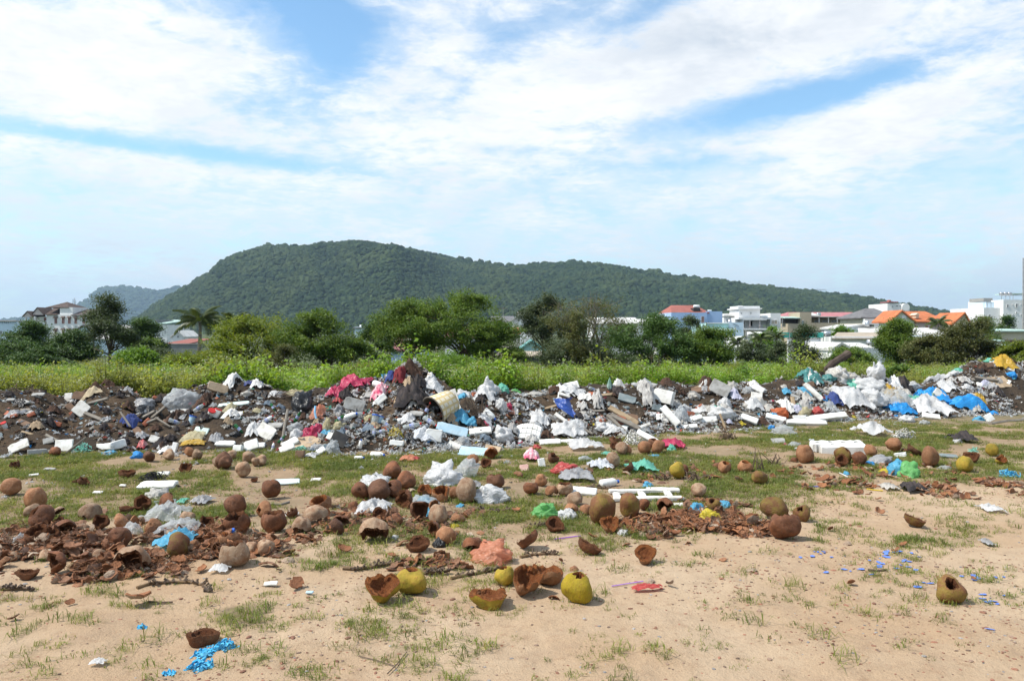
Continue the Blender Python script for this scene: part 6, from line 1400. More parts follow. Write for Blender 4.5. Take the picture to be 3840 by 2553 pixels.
# kind tile x y w h colour [roll] [lean]
ITEMS = """film E 830 470 210 110 cH|brd E 620 506 82 85 W 5 75|brd E 735 642 130 130 W -35 70|brd E 975 582 52 40 G 10 60|brick E 278 652 66 36 R 25|bag C0 E 1650 572 330 190 C|bag E 1290 562 190 105 E|bag E 1292 612 104 50 W|brick E 1990 446 185 80 R -18|brd E 2140 552 285 50 M 11 35
plank E 245 818 125 24 p -15|brd E 432 896 92 62 G 15 55|brd E 150 982 180 100 W 30 55|block E 326 996 166 56 G 0|brd E 572 966 195 110 F 4 74|net E 740 976 165 95 M|block E 948 958 190 60 F 6|block E 1062 958 150 80 F 14|bag E 985 1002 115 62 L|bag E 1250 1022 122 72 B|rag E 1282 952 74 66 R
brd E 1420 892 112 70 W -20 60|film E 1500 992 140 165 cW|foam E 1592 986 110 52 F 80 70|film E 1740 892 225 70 H|brd E 1842 816 132 76 M -12 55|film E 1762 922 235 44 Y|foam E 2062 916 185 74 F -3 28|foam E 2300 962 128 105 F 20 55|block E 2180 972 92 72 F 0|pet E 1830 602 128 0 c 35|jar E 1756 724 88 0 b 80|pet E 1600 722 132 0 c -25
jar E 1940 658 84 0 w 60|jar E 1985 656 84 0 w 70|film E 2082 622 115 66 H|plank E 1650 608 175 36 w 4|rag E 1150 742 150 84 cB|film E 2300 852 140 125 W|film E 2290 362 115 50 U|jar E 45 752 62 0 w 100|bag E 652 452 66 84 W|plank E 540 442 145 18 g 12
net E 1390 1232 270 80 K|foam E 1490 1182 120 50 F 3 30|foam E 1424 1312 330 150 F 2 12|brd E 890 1357 92 50 W 5 10|brd E 1122 1292 62 30 W 0 20|bag E 1420 1392 205 95 D|brd E 1500 1442 195 60 S 4 25|film E 1800 1462 185 75 E|film E 1645 1452 88 60 M|brd E 450 1140 100 40 G -10 15|brd E 300 1195 80 30 W 10 20
film F 40 372 66 64 U|bag K0 F 410 604 216 205 K|film F 700 472 155 95 P|film F 870 392 260 88 P|film F 1000 372 105 55 P|film F 742 522 86 42 R|rag F 1110 522 156 125 P|bag F 555 832 125 145 P|brd F 900 604 190 120 G -16 68|bag F 762 624 116 92 E|jug F 1140 384 140 0 w -15|rag F 1222 342 104 76 B
rag F 1430 302 210 105 N|film F 1402 242 84 44 D|rag F 1302 362 132 125 M|rag F 1482 424 156 125 K|rag F 1400 402 132 84 T|film F 1625 432 190 115 W|film F 1652 392 104 70 C|rag F 1420 600 335 150 K|film F 1442 592 100 205 D|brd F 1806 602 210 112 W -70 70|beer F 1570 644 140 0 n 65|pet F 1602 722 155 0 c -30
film F 1852 748 205 145 L|bag F 1982 722 104 84 L|brd F 1802 834 295 100 B -17 55|foam F 2060 812 205 84 F 8 35|brd F 2000 1002 275 160 B -10 22|brd F 2172 982 155 90 T -12 40|bag F 1900 902 136 92 C|brd F 1822 942 125 64 W -30 50|block F 1632 884 150 116 F -6|film F 1542 892 230 115 I|film F 1402 892 94 94 K|block F 1292 912 134 52 F -4|jug F 1352 702 116 0 w 5|pet F 1432 774 175 0 c 15|net F 1282 832 120 110 Z
jar F 1090 722 92 0 c 80|pet F 1030 742 84 0 n 70|pet F 1080 834 104 0 c 85|pet F 1152 802 104 0 c 20|pet F 985 742 72 0 n 100|pet F 1022 794 76 0 c 60|jar F 1142 702 66 0 b 75|jug F 960 934 86 0 w 80|pet F 1202 752 120 0 c -40|bag F 640 794 86 132 H|bag F 740 774 155 84 H|jug F 872 674 124 0 w 20|pet F 922 652 144 0 c 10|bag F 1042 684 104 74 H|film F 545 692 134 145 S
brd F 760 934 150 130 K -25 70|brd F 702 872 134 72 W -15 60|brd F 480 922 330 190 T 6 25|bag F 342 784 184 84 C|bag F 362 864 144 114 W|foam F 302 944 160 80 F 35 45|brd F 82 854 190 130 W -25 60|pet F 150 954 84 0 w 85|beer F 385 694 130 0 g 58|beer F 160 594 96 0 g -55|beer F 132 674 115 0 n -25|foam F 30 934 96 64 F 5 40
bag F 702 984 146 115 C|bag F 562 952 155 66 C|film F 492 1032 120 76 W|block F 402 1022 82 72 N 0|net F 410 962 155 48 M|foam F 592 992 86 62 F 40 50|jug F 950 1037 92 0 w 5|jug F 1122 1012 134 0 w 0|film F 1382 1062 155 62 S|film F 1452 1052 86 42 R|bag F 1902 422 186 94 W|tie F 2130 452 186 135 W|bag F 2270 422 116 84 M|brick F 2012 392 56 44 R 0
film F 2102 502 210 100 W|bag F 2252 582 104 125 W|jug F 2152 662 136 0 w -40|bag F 2332 572 56 62 P|bag F 2262 862 186 135 W|film F 2302 872 86 24 R|tie L0 F 1702 1282 376 175 W|bag F 1930 1202 245 162 C|bag F 1082 1282 316 94 W|bag F 2152 1432 306 165 W|film F 1052 1566 345 150 W|bag F 1545 1482 265 115 C|bag F 1562 1542 226 74 L|bag F 1872 1472 86 42 L|brd F 240 1272 285 140 C 3 8|brd F 545 1242 94 50 W 10 20|film F 1982 1312 165 64 E|film F 1535 1470 150 70 L
foam G 500 422 236 74 F 14 62|film G 560 472 266 76 W|bag G 215 412 166 42 D|film G 40 432 94 34 G|plank G 450 702 135 36 w -40|brd G 432 752 74 44 K 0 70|plank G 1030 722 310 52 p -33|plank G 1042 762 305 44 g -29|brd G 1002 722 94 84 R -20 60|brick G 830 697 62 34 R 0|brd G 1112 692 104 84 N -15 50|plank G 852 462 186 26 p 5|brd G 742 462 84 54 R -5 55
foam G 1462 732 225 72 F -54 60|foam G 1272 918 265 62 F -37 45|block G 1402 542 186 125 F -10|rag G 1272 602 134 225 E|rag G 800 602 94 145 E|rag G 982 402 124 94 W|film G 1162 332 134 54 W|rag G 902 422 54 115 G|brd G 1062 522 166 84 S -20 50|bag G 1572 682 166 125 C|foam G 1712 612 146 44 F 2 70|foam G 1692 692 126 54 F 18 50|foam G 1802 702 176 62 F 3 60|foam G 1632 762 156 54 F 10 35
bag G 1962 572 146 104 W|bag G 1952 662 256 115 W|bag G 1892 642 126 84 M|foam G 2192 712 156 74 F -30 40|film G 2252 602 166 84 W|brd G 1922 472 186 135 G -30 60|brd G 1752 422 196 76 N 8 35|bag G 1672 482 124 74 D|film G 1812 372 104 46 L|bag G 2032 422 104 94 D|brd G 2252 502 104 86 W -10 65|rag G 2072 502 104 76 L|rag G 2022 482 84 44 S|net G 1990 852 155 135 N
film G 530 852 356 105 W|foam G 352 902 196 66 F 4 40|foam G 522 892 166 54 F 6 30|film G 692 967 346 95 W|bag G 852 772 166 84 W|bag G 562 752 196 74 W|foam G 962 772 206 54 F -14 40|film G 952 812 246 54 W|net G 1152 902 205 135 F|bag G 232 942 84 46 R|film G 262 752 205 115 W|film G 1502 952 246 64 P|bag G 1472 962 94 64 M|bag G 882 997 124 44 M|bag G 1322 1012 104 34 L|bag G 672 1052 116 64 C
rag G 182 1062 156 84 P|block G 272 1112 62 84 F 10|bag G 492 1182 236 125 R|film G 602 1252 336 95 E|film G 832 1142 256 115 I|brd G 112 1142 84 66 P 10 60|film G 1215 1167 295 135 M|jug G 905 1294 190 0 w 3|bag G 1257 1287 116 48 L|foam G 652 1367 266 150 F -12 12|bag C 245 387 205 90 G|bag C 415 402 134 98 W|bag C 690 432 154 84 C|bag C 812 517 74 58 W|bag C 1342 347 134 72 L|bag C 1547 322 94 74 L|bag C 1442 432 154 114 Z|film C 1312 422 134 54 L|bag C 1792 442 124 48 W|bag C 1517 357 84 42 C|brd C 1172 307 166 36 W 5 30
film H 442 372 226 115 T|bag H 562 312 124 64 T|plank H 432 504 215 52 w -52|bag H 117 657 138 108 O|plank H 240 562 116 36 p 88|rag H 642 557 116 92 B|bag H 572 512 94 64 B|bag H 342 642 134 84 H|bag H 462 632 124 84 R|bag H 692 332 150 145 W|bag H 782 262 156 66 D|tie H 1012 302 166 145 W|bag H 942 402 306 124 W|bag H 972 542 310 175 W|film H 862 612 336 155 W|bag H 742 502 126 66 W|bag H 1332 402 206 84 W|bag H 1342 292 116 74 D|film H 1562 322 266 115 W|film H 1722 432 136 115 W|bag H 1252 342 104 64 E|bag H 652 302 205 125 D|bag H 412 292 156 64 W
film H 1212 512 205 115 Y|film H 1572 532 310 125 B|film H 1262 642 300 80 B|bag H 1392 492 76 64 B|film H 1872 602 350 130 B|film H 1992 612 126 84 B|bag H 1182 562 86 64 B|bag H 2082 622 94 44 B|film H 1302 602 306 115 C|film H 1612 662 396 135 W|foam H 1512 672 156 62 F -12 40|brd H 2042 692 94 74 F 20 60|bag H 1952 682 94 44 L|brd H 2160 384 225 150 T 4 40|film H 2232 232 226 105 Y|bag H 2062 142 94 44 M|bag H 2192 152 84 42 M|bag H 1762 232 94 44 M|bag H 1732 142 104 44 W|bag H 2252 282 84 62 B|bag H 2092 184 84 54 W|film H 1972 532 104 74 Y|bag H 1852 392 94 54 W|brd H 1972 382 86 46 F -20 50
foam H 552 692 390 66 F 9 40|foam H 362 724 366 62 F -3 35|foam H 292 672 126 44 F 0 65|foam H 82 694 180 64 F -22 40|bag H 162 802 196 84 C|bag H 42 762 62 54 B|film H 1032 832 316 115 W|net H 1262 852 176 115 W|bag H 1292 692 156 72 W|bag H 1452 712 84 44 C|rag H 1852 892 216 76 K|bag H 1752 882 84 44 W|net H 1902 967 86 54 M|brd H 1672 1022 156 60 S -12 20|brd H 102 892 124 70 G 5 40|bag H 172 912 64 36 P|bag H 262 922 126 54 C|bag H 280 950 90 34 W
block H 1222 1022 104 48 F 8|bag H 1042 1082 216 84 E|bag H 952 1092 116 44 B|bag H 1205 1182 166 155 L|bag H 1322 1207 206 145 G|bag H 1652 1132 116 52 C|net H 2225 1192 176 62 L|bag H 1092 1162 104 54 Z|bag H 732 1177 74 42 L|rag H 1392 1352 206 64 K|film H 1162 1332 146 64 D|film D 1632 604 64 70 E|film D 1672 357 156 44 W|bag B 1695 717 335 132 S|film C 980 934 236 30 R
film A 1120 440 330 170 C|film A 1230 545 330 110 C|bag A 940 512 156 84 C|bag A 120 592 104 94 C|film A 1210 632 305 155 L|jar A 1692 552 82 0 c 120|film A 692 1472 114 46 W|film A 1562 802 146 52 W|brd B 100 887 96 60 W 3 8|brd B 385 947 54 30 B 0 8|bag B 1002 542 64 42 W|bag B 1320 602 86 84 K|net A 1620 1334 146 62 L|net A 1470 1394 156 46 L|net A 1440 1484 186 56 L|net A 1020 1187 66 34 L|net A 1210 1522 86 28 L|bag B 150 385 90 44 C|film B 240 390 100 30 W|bag B 1420 455 90 40 Z""".replace('\n', '|').split('|')
NETMAT = {'M': matte('net_mint', (.18, .46, .36), (.3, .6, .5)), 'K': matte('net_black', (.02, .02, .022), (.05, .05, .05)), 'Z': matte('net_yellow', (.6, .48, .05), (.5, .4, .1)), 'N': matte('root_brown', (.13, .085, .055), (.2, .14, .09)), 'F': matte('net_white', (.7, .69, .66), (.5, .48, .44)), 'W': matte('net_pale', (.6, .59, .56), (.4, .39, .36)), 'L': matte('net_blue', (.04, .36, .62), (.15, .5, .72))}
def auto_items():
    """middle-sized pieces that fill the bank between the ones picked out above"""
    r = random.Random(321); TILES['Q'] = (0, 0, 1.0); out = []
    for i in range(330):
        px = r.uniform(0, 3840); u = (px - HX) / FPX; a, b = float(tbl(u, CREST_T)) - 5, float(tbl(u, BASE_T)) + 10
        t = r.random() ** .8; py = b + (a - b) * t; w_ = r.uniform(22, 60); h_ = w_ * r.uniform(.35, .7); ang = r.uniform(-50, 50); ln = r.uniform(15, 75)
        if px < 820: kd = r.choice(['brd G', 'brd N', 'rag K', 'rag K', 'rag N', 'rag N', 'film K', 'plank g', 'plank g', 'brick R', 'bag K', 'rag T', 'rag K', 'film E'])
        elif px < 1850: kd = r.choice(['bag C', 'film W', 'film D', 'rag K', 'rag K', 'rag E', 'rag N', 'rag T', 'rag W', 'rag S', 'film K', 'film K', 'brd G', 'brd K', 'foam F', 'film P', 'bag D', 'pet c', 'pet w', 'beer g', 'film L', 'rag S', 'bag K', 'rag M', 'film H'])
        elif px < 2700: kd = r.choice(['film D', 'film D', 'film E', 'bag D', 'rag E', 'rag K', 'rag N', 'rag W', 'film W', 'brd G', 'brd S', 'rag N', 'plank p', 'plank g', 'plank w', 'bag W', 'rag K', 'rag E', 'brick R', 'film C', 'pet c'])
        else: kd = r.choice(['film W', 'bag W', 'film E', 'film D', 'film C', 'rag N', 'rag G', 'bag C', 'bag D', 'rag E', 'rag K', 'foam F', 'brd W', 'film L', 'film M', 'plank g', 'brd N', 'rag L', 'film D', 'rag W', 'brd G'])
        k_, c = kd.split()
        if k_ in ('pet', 'beer'): w_ = r.uniform(36, 58)
        if k_ == 'plank': w_ *= 1.7; h_ = r.uniform(7, 13)
        if k_ == 'brick': w_ = r.uniform(22, 34); h_ = w_ * .5
        out.append('%s Q %.0f %.0f %.0f %.0f %s %.0f %.0f' % (k_, px, py, w_, h_, c, ang, ln))
    return out
def build_items():
    rows = []
    for ln in ITEMS + auto_items():
        f = ln.split(); kd = f[0]; mark = None
        if f[1] in ('C0', 'K0', 'L0'): mark = f[1]; del f[1]
        t = f[1]
        px, py = tile(t, float(f[2]), float(f[3])); s_ = TILES[t][2]
        rows.append([kd, px, py, float(f[4]) / s_, float(f[5]) / s_, f[6], [float(v) for v in f[7:]], mark])
    special = {'C0': 'big clear plastic sack stuffed full on top of the left bank', 'K0': 'shiny black tied sack on the bank left of the central mound', 'L0': 'large tied white bag with dark contents on the grass'}
    def words_(kd, key):
        if kd in ('bag', 'tie'): return FILM[key][1], KINDW[kd], 'bag'
        if kd == 'film': return (CLOTH[key[1]][1], 'cloth', 'cloth') if key[0] == 'c' else (FILM[key][1], 'plastic sheet', 'plastic sheet')
        if kd == 'rag': return CLOTH[key[-1]][1], 'rag', 'rag'
        if kd in ('foam', 'block'): return SOLID[key][1], ('foam sheet' if kd == 'foam' else 'foam block') if key == 'F' else 'block', 'foam' if key == 'F' else 'block'
        if kd == 'brd': return SOLID[key][1], 'pane' if key == 'C' else 'board', 'board'
        if kd == 'plank': return {'p': 'pale wooden', 'g': 'grey wooden', 'w': 'white painted'}[key], 'plank', 'plank'
        if kd == 'brick': return 'terracotta', 'hollow brick', 'brick'
        if kd == 'net': return {'M': 'mint green', 'K': 'black', 'Z': 'yellow', 'N': 'brown', 'F': 'white', 'W': 'pale', 'L': 'blue'}[key], 'tangled netting' if key != 'N' else 'root clump', 'net'
        return {'c': 'clear', 'w': 'white', 'n': 'brown', 'g': 'green', 'b': 'blue'}[key], {'pet': 'plastic bottle', 'jug': 'plastic jug', 'jar': 'tub', 'beer': 'glass bottle'}[kd], 'bottle'
    keyed = {}
    for i, rw in enumerate(rows):
        a, b, c = words_(rw[0], rw[5]); keyed.setdefault((a + ' ' + b, where_words(rw[1], rw[2])), []).append(i)
    lab = {}
    for (a, wh), ids in keyed.items():
        ids.sort(key=lambda k_: rows[k_][1])
        for j, k_ in enumerate(ids): lab[k_] = ordinal(j, len(ids)) + a + ' ' + wh
    for i, (kd, px, py, w_, h_, key, ex, mark) in enumerate(rows):
        r = random.Random(7000 + i); _, _, cat = words_(kd, key)
        if kd in ('bag', 'tie'): o = put_bag(px, py, w_, h_, key, r, tied=(kd == 'tie'))
        elif kd == 'film':
            m = CLOTH[key[1]][0] if key[0] == 'c' else FILM[key][0]; o = put_sheet(px, py, w_, h_, m, r, 'cloth' if key[0] == 'c' else 'plastic_sheet', 1.5, fluff=.26 if py < 1690 else .13)
        elif kd == 'rag': o = put_sheet(px, py, w_, h_, CLOTH[key[-1]][0], r, 'rag', 1.5, fluff=.45)
        elif kd == 'foam': o = put_slab(px, py, w_, h_, 9 if w_ < 110 else 12, SOLID[key][0], r, 'foam_sheet', *ex[:1], lean=ex[1] if len(ex) > 1 else None)
        elif kd == 'block': o = put_slab(px, py, w_, h_, h_ * .6, SOLID[key][0], r, 'foam_block' if key == 'F' else 'block', ex[0] if ex else 0, lean=78, yaw=r.uniform(-30, 30))
        elif kd == 'brd': o = put_slab(px, py, w_, h_, 5, SOLID[key][0], r, 'glass_pane' if key == 'C' else 'board', *ex[:1], lean=ex[1] if len(ex) > 1 else None, yaw=r.uniform(-15, 15))
        elif kd == 'plank': o = put_slab(px, py, w_, h_, 8, {'p': M_WOODP, 'g': M_WOODG, 'w': SOLID['W'][0]}[key], r, 'plank', ex[0], lean=58)
        elif kd == 'brick':
            o = put_slab(px, py, w_, h_, h_ * .9, SOLID['R' if w_ < 50 else 'T'][0], r, 'brick', ex[0], lean=75, yaw=20)
        elif kd == 'net': o = put_net(px, py, w_, h_, NETMAT[key], r, 'netting' if key != 'N' else 'root_clump', 90 if w_ > 50 else 45, .005)
        else: o = put_bottle(px, py, w_, r, kd, {'c': M_PET, 'w': M_PETW, 'n': M_PETN, 'g': M_PETG, 'b': SOLID['B'][0]}[key], ex[0], label=kd in ('pet', 'beer'))
        setprops(o, special.get(mark) or lab[i], cat, 'dumped rubbish')
build_items()
# ------------------------------------------------------------------ landmark pieces of rubbish
def striped_tub():
    px, py = tile('F', 1700, 690); p = hit(px, py); s_ = p[1] / FPX; R = 58 * s_; L = 92 * s_
    root = setprops(mk_empty('tub', (p[0], p[1] + .18, p[2])), 'white and yellow striped tub lying open on the central mound', 'tub')
    M = Vector((-.62, -.62, -.30)).to_track_quat('Z', 'Y').to_euler()
    m, b, out = new_mat('tub_stripes'); co = b.n('ShaderNodeTexCoord').outputs['Object']; sp = b.n('ShaderNodeSeparateXYZ'); b.put(sp.inputs[0], co)
    ang = b.m('ARCTAN2', sp.outputs[1], sp.outputs[0]); st = b.sm(b.m('SINE', b.m('MULTIPLY', ang, 14.0)), .2, .5)
    st2 = b.sm(b.m('SINE', b.m('MULTIPLY', sp.outputs[2], 70.0)), .5, .8)
    c = b.mix(b.m('MAXIMUM', st, st2), (.66, .60, .47, 1), (.56, .43, .21, 1)); c = b.mix(b.m('MULTIPLY', b.sm(b.noise(co, 9, 5, .7), .5, .7), .5), c, (.3, .25, .18, 1))
    pr = principled(b, c, .6, .3); b.t.links.new(pr.outputs[0], out.inputs[0])
    t = .10 * R
    MB().lathe([(0, -L * .5), (R * .82, -L * .5), (R * .9, 0), (R, L * .5)], 24).obj('body', m, root, True, loc=(0, 0, R * .92), rot=M)
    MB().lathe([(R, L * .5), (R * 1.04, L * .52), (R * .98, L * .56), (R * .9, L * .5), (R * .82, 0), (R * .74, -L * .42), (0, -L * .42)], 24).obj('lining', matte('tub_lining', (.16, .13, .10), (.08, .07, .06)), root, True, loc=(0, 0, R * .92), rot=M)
striped_tub()
def ribbed_panel():
    px, py = tile('G', 118, 882); p = hit(px, py); s_ = p[1] / FPX; W, Hh = 290 / 2.45 * s_, 175 / 2.45 * s_
    root = setprops(mk_empty('ribbed_panel', (p[0], p[1] + .05, p[2]), math.radians(-18)), 'curved white ribbed panel with square fields lying on the rubbish', 'panel')
    nx, ny = 6, 3
    me = None
    for i in range(nx):
        for j in range(ny):
            mb = MB(); a0, a1 = [(-.9 + 1.8 * (i + e_) / nx) for e_ in (.06, .94)]; V = []
            for (a, bq) in [(a0, (j + .06) / ny), (a1, (j + .06) / ny), (a1, (j + .94) / ny), (a0, (j + .94) / ny)]:
                V.append((math.sin(a) * W * .56, bq * Hh * .75, (math.cos(a) - .62) * W * .30 + bq * Hh * .7))
            V2 = [(x, y - .004, z + .014) for (x, y, z) in V]
            mb.add(V + V2, [(0, 3, 2, 1), (4, 5, 6, 7), (0, 1, 5, 4), (1, 2, 6, 5), (2, 3, 7, 6), (3, 0, 4, 7)]); mb.obj('panel_field', SOLID['F'][0], root)
    V = []; F = []
    for i in range(13):
        for j in range(4):
            a, bq = -.95 + 1.9 * i / 12, j / 3; V.append((math.sin(a) * W * .56, bq * Hh * .75 + .006, (math.cos(a) - .62) * W * .30 + bq * Hh * .7 - .004))
    MB().add(V, [(i * 4 + j, (i + 1) * 4 + j, (i + 1) * 4 + j + 1, i * 4 + j + 1) for i in range(12) for j in range(3)]).obj('backing', SOLID['W'][0], root)
ribbed_panel()
def holed_foam():
    px, py = tile('H', 690, 995); p = hit(px, py); s_ = p[1] / FPX; L, T_ = 470 / 2.45 * s_, 72 / 2.45 * s_; W = L * .62
    import bmesh
    bm = bmesh.new(); nx, ny = 38, 22; holes = [(.13, .3), (.37, .32), (.62, .3), (.86, .3), (.13, .72), (.37, .72), (.62, .72), (.86, .72)]
    keep = {}
    vt = {}
    def vert(i, j, k_):
        if (i, j, k_) not in vt:
            e_ = .03 if (i in (0, nx) or j in (0, ny)) and k_ == 1 else 0
            vt[i, j, k_] = bm.verts.new(((i / nx - .5) * L * (1 - e_ * .5), (j / ny) * W * (1 - e_ * .3), T_ * k_ - (T_ * .12 if e_ else 0) + .01 * mnoise.noise(Vector((i * .3, j * .3, 5)))))
        return vt[i, j, k_]
    solid = lambda i, j: 0 <= i < nx and 0 <= j < ny and not any(abs((i + .5) / nx - hx) ** 2 / .0028 + abs((j + .5) / ny - hy) ** 2 / .007 < 1 for hx, hy in holes) and not ((i < 5 and j < 8) and i + j * .6 < 6)
    for i in range(nx):
        for j in range(ny):
            if not solid(i, j): continue
            bm.faces.new((vert(i, j, 1), vert(i + 1, j, 1), vert(i + 1, j + 1, 1), vert(i, j + 1, 1))); bm.faces.new((vert(i, j, 0), vert(i, j + 1, 0), vert(i + 1, j + 1, 0), vert(i + 1, j, 0)))
            for (di, dj, a, b) in [(-1, 0, (i, j + 1), (i, j)), (1, 0, (i + 1, j), (i + 1, j + 1)), (0, -1, (i, j), (i + 1, j)), (0, 1, (i + 1, j + 1), (i, j + 1))]:
                if not solid(i + di, j + dj): bm.faces.new((vert(*a, 0), vert(*b, 0), vert(*b, 1), vert(*a, 1)))
    me = bpy.data.meshes.new('holed_foam'); bm.to_mesh(me); bm.free(); me.materials.append(SOLID['F'][0])
    setprops(mk_obj('foam_sheet', me, None, (p[0] - .02, p[1], p[2] + .01), (math.radians(4), math.radians(-2), math.radians(-11))), 'big white foam slab with oval holes on the grass at right', 'foam', 'dumped rubbish')
holed_foam()
def broken_foam():
    px, py = tile('G', 1280, 1412); p = hit(px, py); s_ = p[1] / FPX; k_ = s_ / 2.45
    root = setprops(mk_empty('broken_foam_grid', tuple(p), math.radians(4)), 'long yellowed broken foam frame with window openings on the grass', 'foam')
    m = SOLID['W'][0]; T_ = 30 * k_
    def beam(x0, y0, x1, y1, w_, t=T_, name='beam', seed=1, mat=m):
        L = math.hypot(x1 - x0, y1 - y0); V, F = slab_mesh(L, w_, t, seed, .10); mk_obj(name, mk_mesh(name, V, F, [mat]), root, ((x0 + x1) / 2, (y0 + y1) / 2, t / 2 + .005 * (seed % 3)), (0, 0, math.atan2(y1 - y0, x1 - x0)))
    X = lambda v: v * k_; D = X(330)
    beam(X(-350), X(20), X(300), X(0), X(90), seed=1); beam(X(-330), D, X(350), D * .98, X(80), seed=2)
    for i, xx in enumerate((-300, -60, 190)): beam(X(xx), X(70), X(xx + 30), D - X(45), X(70), T_ * .92, 'cross_bar', 3 + i)
    beam(X(60), D * 1.4, X(380), D * 1.25, X(70), seed=9)
broken_foam()
def blue_tarp():
    px, py = tile('G', 500, 672); p = hit(px, py); s_ = p[1] / FPX / 2.45; V = []; F = []
    rowsT = [[(-110, 165), (-60, 172), (0, 170), (75, 185)], [(-95, 130), (-45, 130), (5, 128), (40, 150)], [(-70, 90), (-20, 85), (30, 88), (62, 80)], [(-40, 78), (10, 45), (60, 40), (90, 35)], [(40, 30), (60, 10), (85, 2), (104, 0)]]
    for i, rw in enumerate(rowsT):
        for j, (x, z) in enumerate(rw): V.append((x * s_, .30 * z / 180 + .05 * math.sin(j * 2.1 + i), z * s_ + .02))
    F = [(i * 4 + j, i * 4 + j + 1, (i + 1) * 4 + j + 1, (i + 1) * 4 + j) for i in range(4) for j in range(3)]
    o = setprops(mk_obj('tarpaulin', mk_mesh('tarpaulin', V, F, [film('tarp_blue', (.035, .09, .36), transl=.2, rough=.3)]), None, tuple(p)), 'torn dark blue tarpaulin piece standing on the bank', 'tarpaulin')
    o.modifiers.new('thickness', 'SOLIDIFY').thickness = .004
blue_tarp()
def dark_log():
    a = np.array(pt(*tile('H', 470, 275), 17.2)); b = np.array(pt(*tile('H', 728, 78), 17.6)); d = b - a; root = setprops(mk_empty('log', tuple(a)), 'charred dark log leaning up out of the rubbish before the weeds', 'log')
    r = random.Random(5); n = 12; pts = []; rad = []
    for i in range(n):
        t = -.15 + 1.15 * i / (n - 1); pts.append(d * t + np.array([r.gauss(0, .012), 0, .05 * math.sin(t * 2.4) + r.gauss(0, .008)])); rad.append(.082 * (1 + .25 * (t - .5)) * r.uniform(.9, 1.1))
    MB().tube(pts, rad, 9).obj('trunk', M_WOODK, root)
    MB().tube([pts[-1], pts[-1] + np.array([.05, 0, .06])], [.06, .012], 6).obj('broken_end', M_WOODK, root)
dark_log()
def polystick(label, name, cat, pts_tile, rad, mat, lifts=None, group=None):
    P = [(*tile(t, x, y), None if lifts is None else lifts[i]) for i, (t, x, y) in enumerate(pts_tile)]
    return setprops(put_stick(P, rad, mat, name), label, cat, group)
M_HOSE = matte('hose_blue', (.25, .5, .72), rough=.4); M_WHITEP = matte('white_pipe', (.75, .75, .73), rough=.5, dirt=.3)
polystick('pale blue bent hose on left of central mound', 'hose', 'hose', [('F', 560, 690), ('F', 540, 600), ('F', 545, 545)], 4, M_HOSE, [0, .05, .1])
polystick('second pale blue hose end beside the bent hose', 'hose', 'hose', [('F', 600, 590), ('F', 612, 530), ('F', 650, 495)], 3, M_HOSE, [0, .1, .2])
polystick('leaning weathered stake below the black sack', 'stake', 'stick', [('F', 238, 890), ('F', 262, 730), ('F', 292, 575)], 5, M_WOODG, [0, .15, .3])
polystick('thin dark stick leaning across the red mound top', 'stick', 'stick', [('F', 1150, 510), ('F', 1215, 400), ('F', 1285, 290)], 2.5, M_TWIG, [0, .1, .2])
polystick('wooden stake standing among white foam left of dark log', 'stake', 'stick', [('G', 1960, 742), ('G', 1935, 680), ('G', 1910, 615)], 4.5, M_WOODP, [0, .05, .1])
polystick('bent white pipe arch near the dark blue tarpaulin', 'pipe', 'pipe', [('G', 425, 470), ('G', 430, 420), ('G', 470, 402), ('G', 530, 415), ('G', 580, 455)], 3, M_WHITEP, [0, .05, .08, .08, .05])
polystick('long pale bleached branch lying on the grass far right', 'branch', 'branch', [('H', 1900, 690), ('H', 2050, 712), ('H', 2200, 690), ('H', 2340, 680)], 7, M_WOODG)
polystick('thin straight stick at the foot of the central mound', 'stick', 'stick', [('F', 1495, 1030), ('F', 1620, 1030), ('F', 1760, 1038)], 2.4, M_TWIG)
polystick('dark twig lying below the clear sack slope', 'stick', 'stick', [('E', 1130, 735), ('E', 1220, 680), ('E', 1300, 630)], 4, M_TWIG)
polystick('dry stick on sand left of the largest heap end', 'stick', 'stick', [('A', 1070, 1005), ('A', 1160, 1012), ('A', 1250, 1010)], 4, M_TWIG)
polystick('thin forked twig on the foreground sand in the middle', 'twig', 'twig', [('B', 740, 1400), ('B', 870, 1430), ('B', 1010, 1475)], 1.8, M_TWIG)
polystick('short grey twig crossing the forked twig', 'twig', 'twig', [('B', 950, 1530), ('B', 1020, 1460), ('B', 1090, 1370)], 2.4, M_TWIG)
polystick('curved stick left of the two whole coconuts above left heap', 'stick', 'stick', [('B', 110, 295), ('B', 180, 298), ('B', 240, 280)], 4, M_WOODG)
polystick('dark bent twig on the sand near blue flakes', 'twig', 'twig', [('D', 722, 770), ('D', 790, 780), ('D', 862, 772)], 4, M_TWIG)
def branchy(label, t, x, y, w_, h_, seed, n=14, group='dry branches', upright=.8):
    r = random.Random(seed); p = hit(*tile(t, x, y)); s_ = p[1] / FPX / TILES[t][2]; mb = MB(); W, H = w_ * s_, h_ * s_
    for i in range(n):
        a = Vector((r.gauss(0, .15) * W, r.gauss(0, .1) * W, 0)); d = Vector((r.uniform(-1, 1) * W * .55, r.uniform(-.3, .3) * W, H * r.uniform(.3, 1.0) * upright)); m_ = a + d * .5 + Vector((r.gauss(0, .06), r.gauss(0, .05), r.gauss(0, .05))) * W * 1.5
        mb.tube([a, m_, a + d], [.009, .006, .003], 4, cap=False)
    setprops(mb.obj('branch', M_TWIG, loc=tuple(p)), label, 'branch', group)
branchy('bare twiggy branches sticking out right of the striped tub', 'F', 1990, 640, 320, 300, 1, 20)
branchy('dry upright twigs behind the holed coconuts on the grass', 'G', 2270, 1140, 120, 230, 2, 7, upright=1.0)
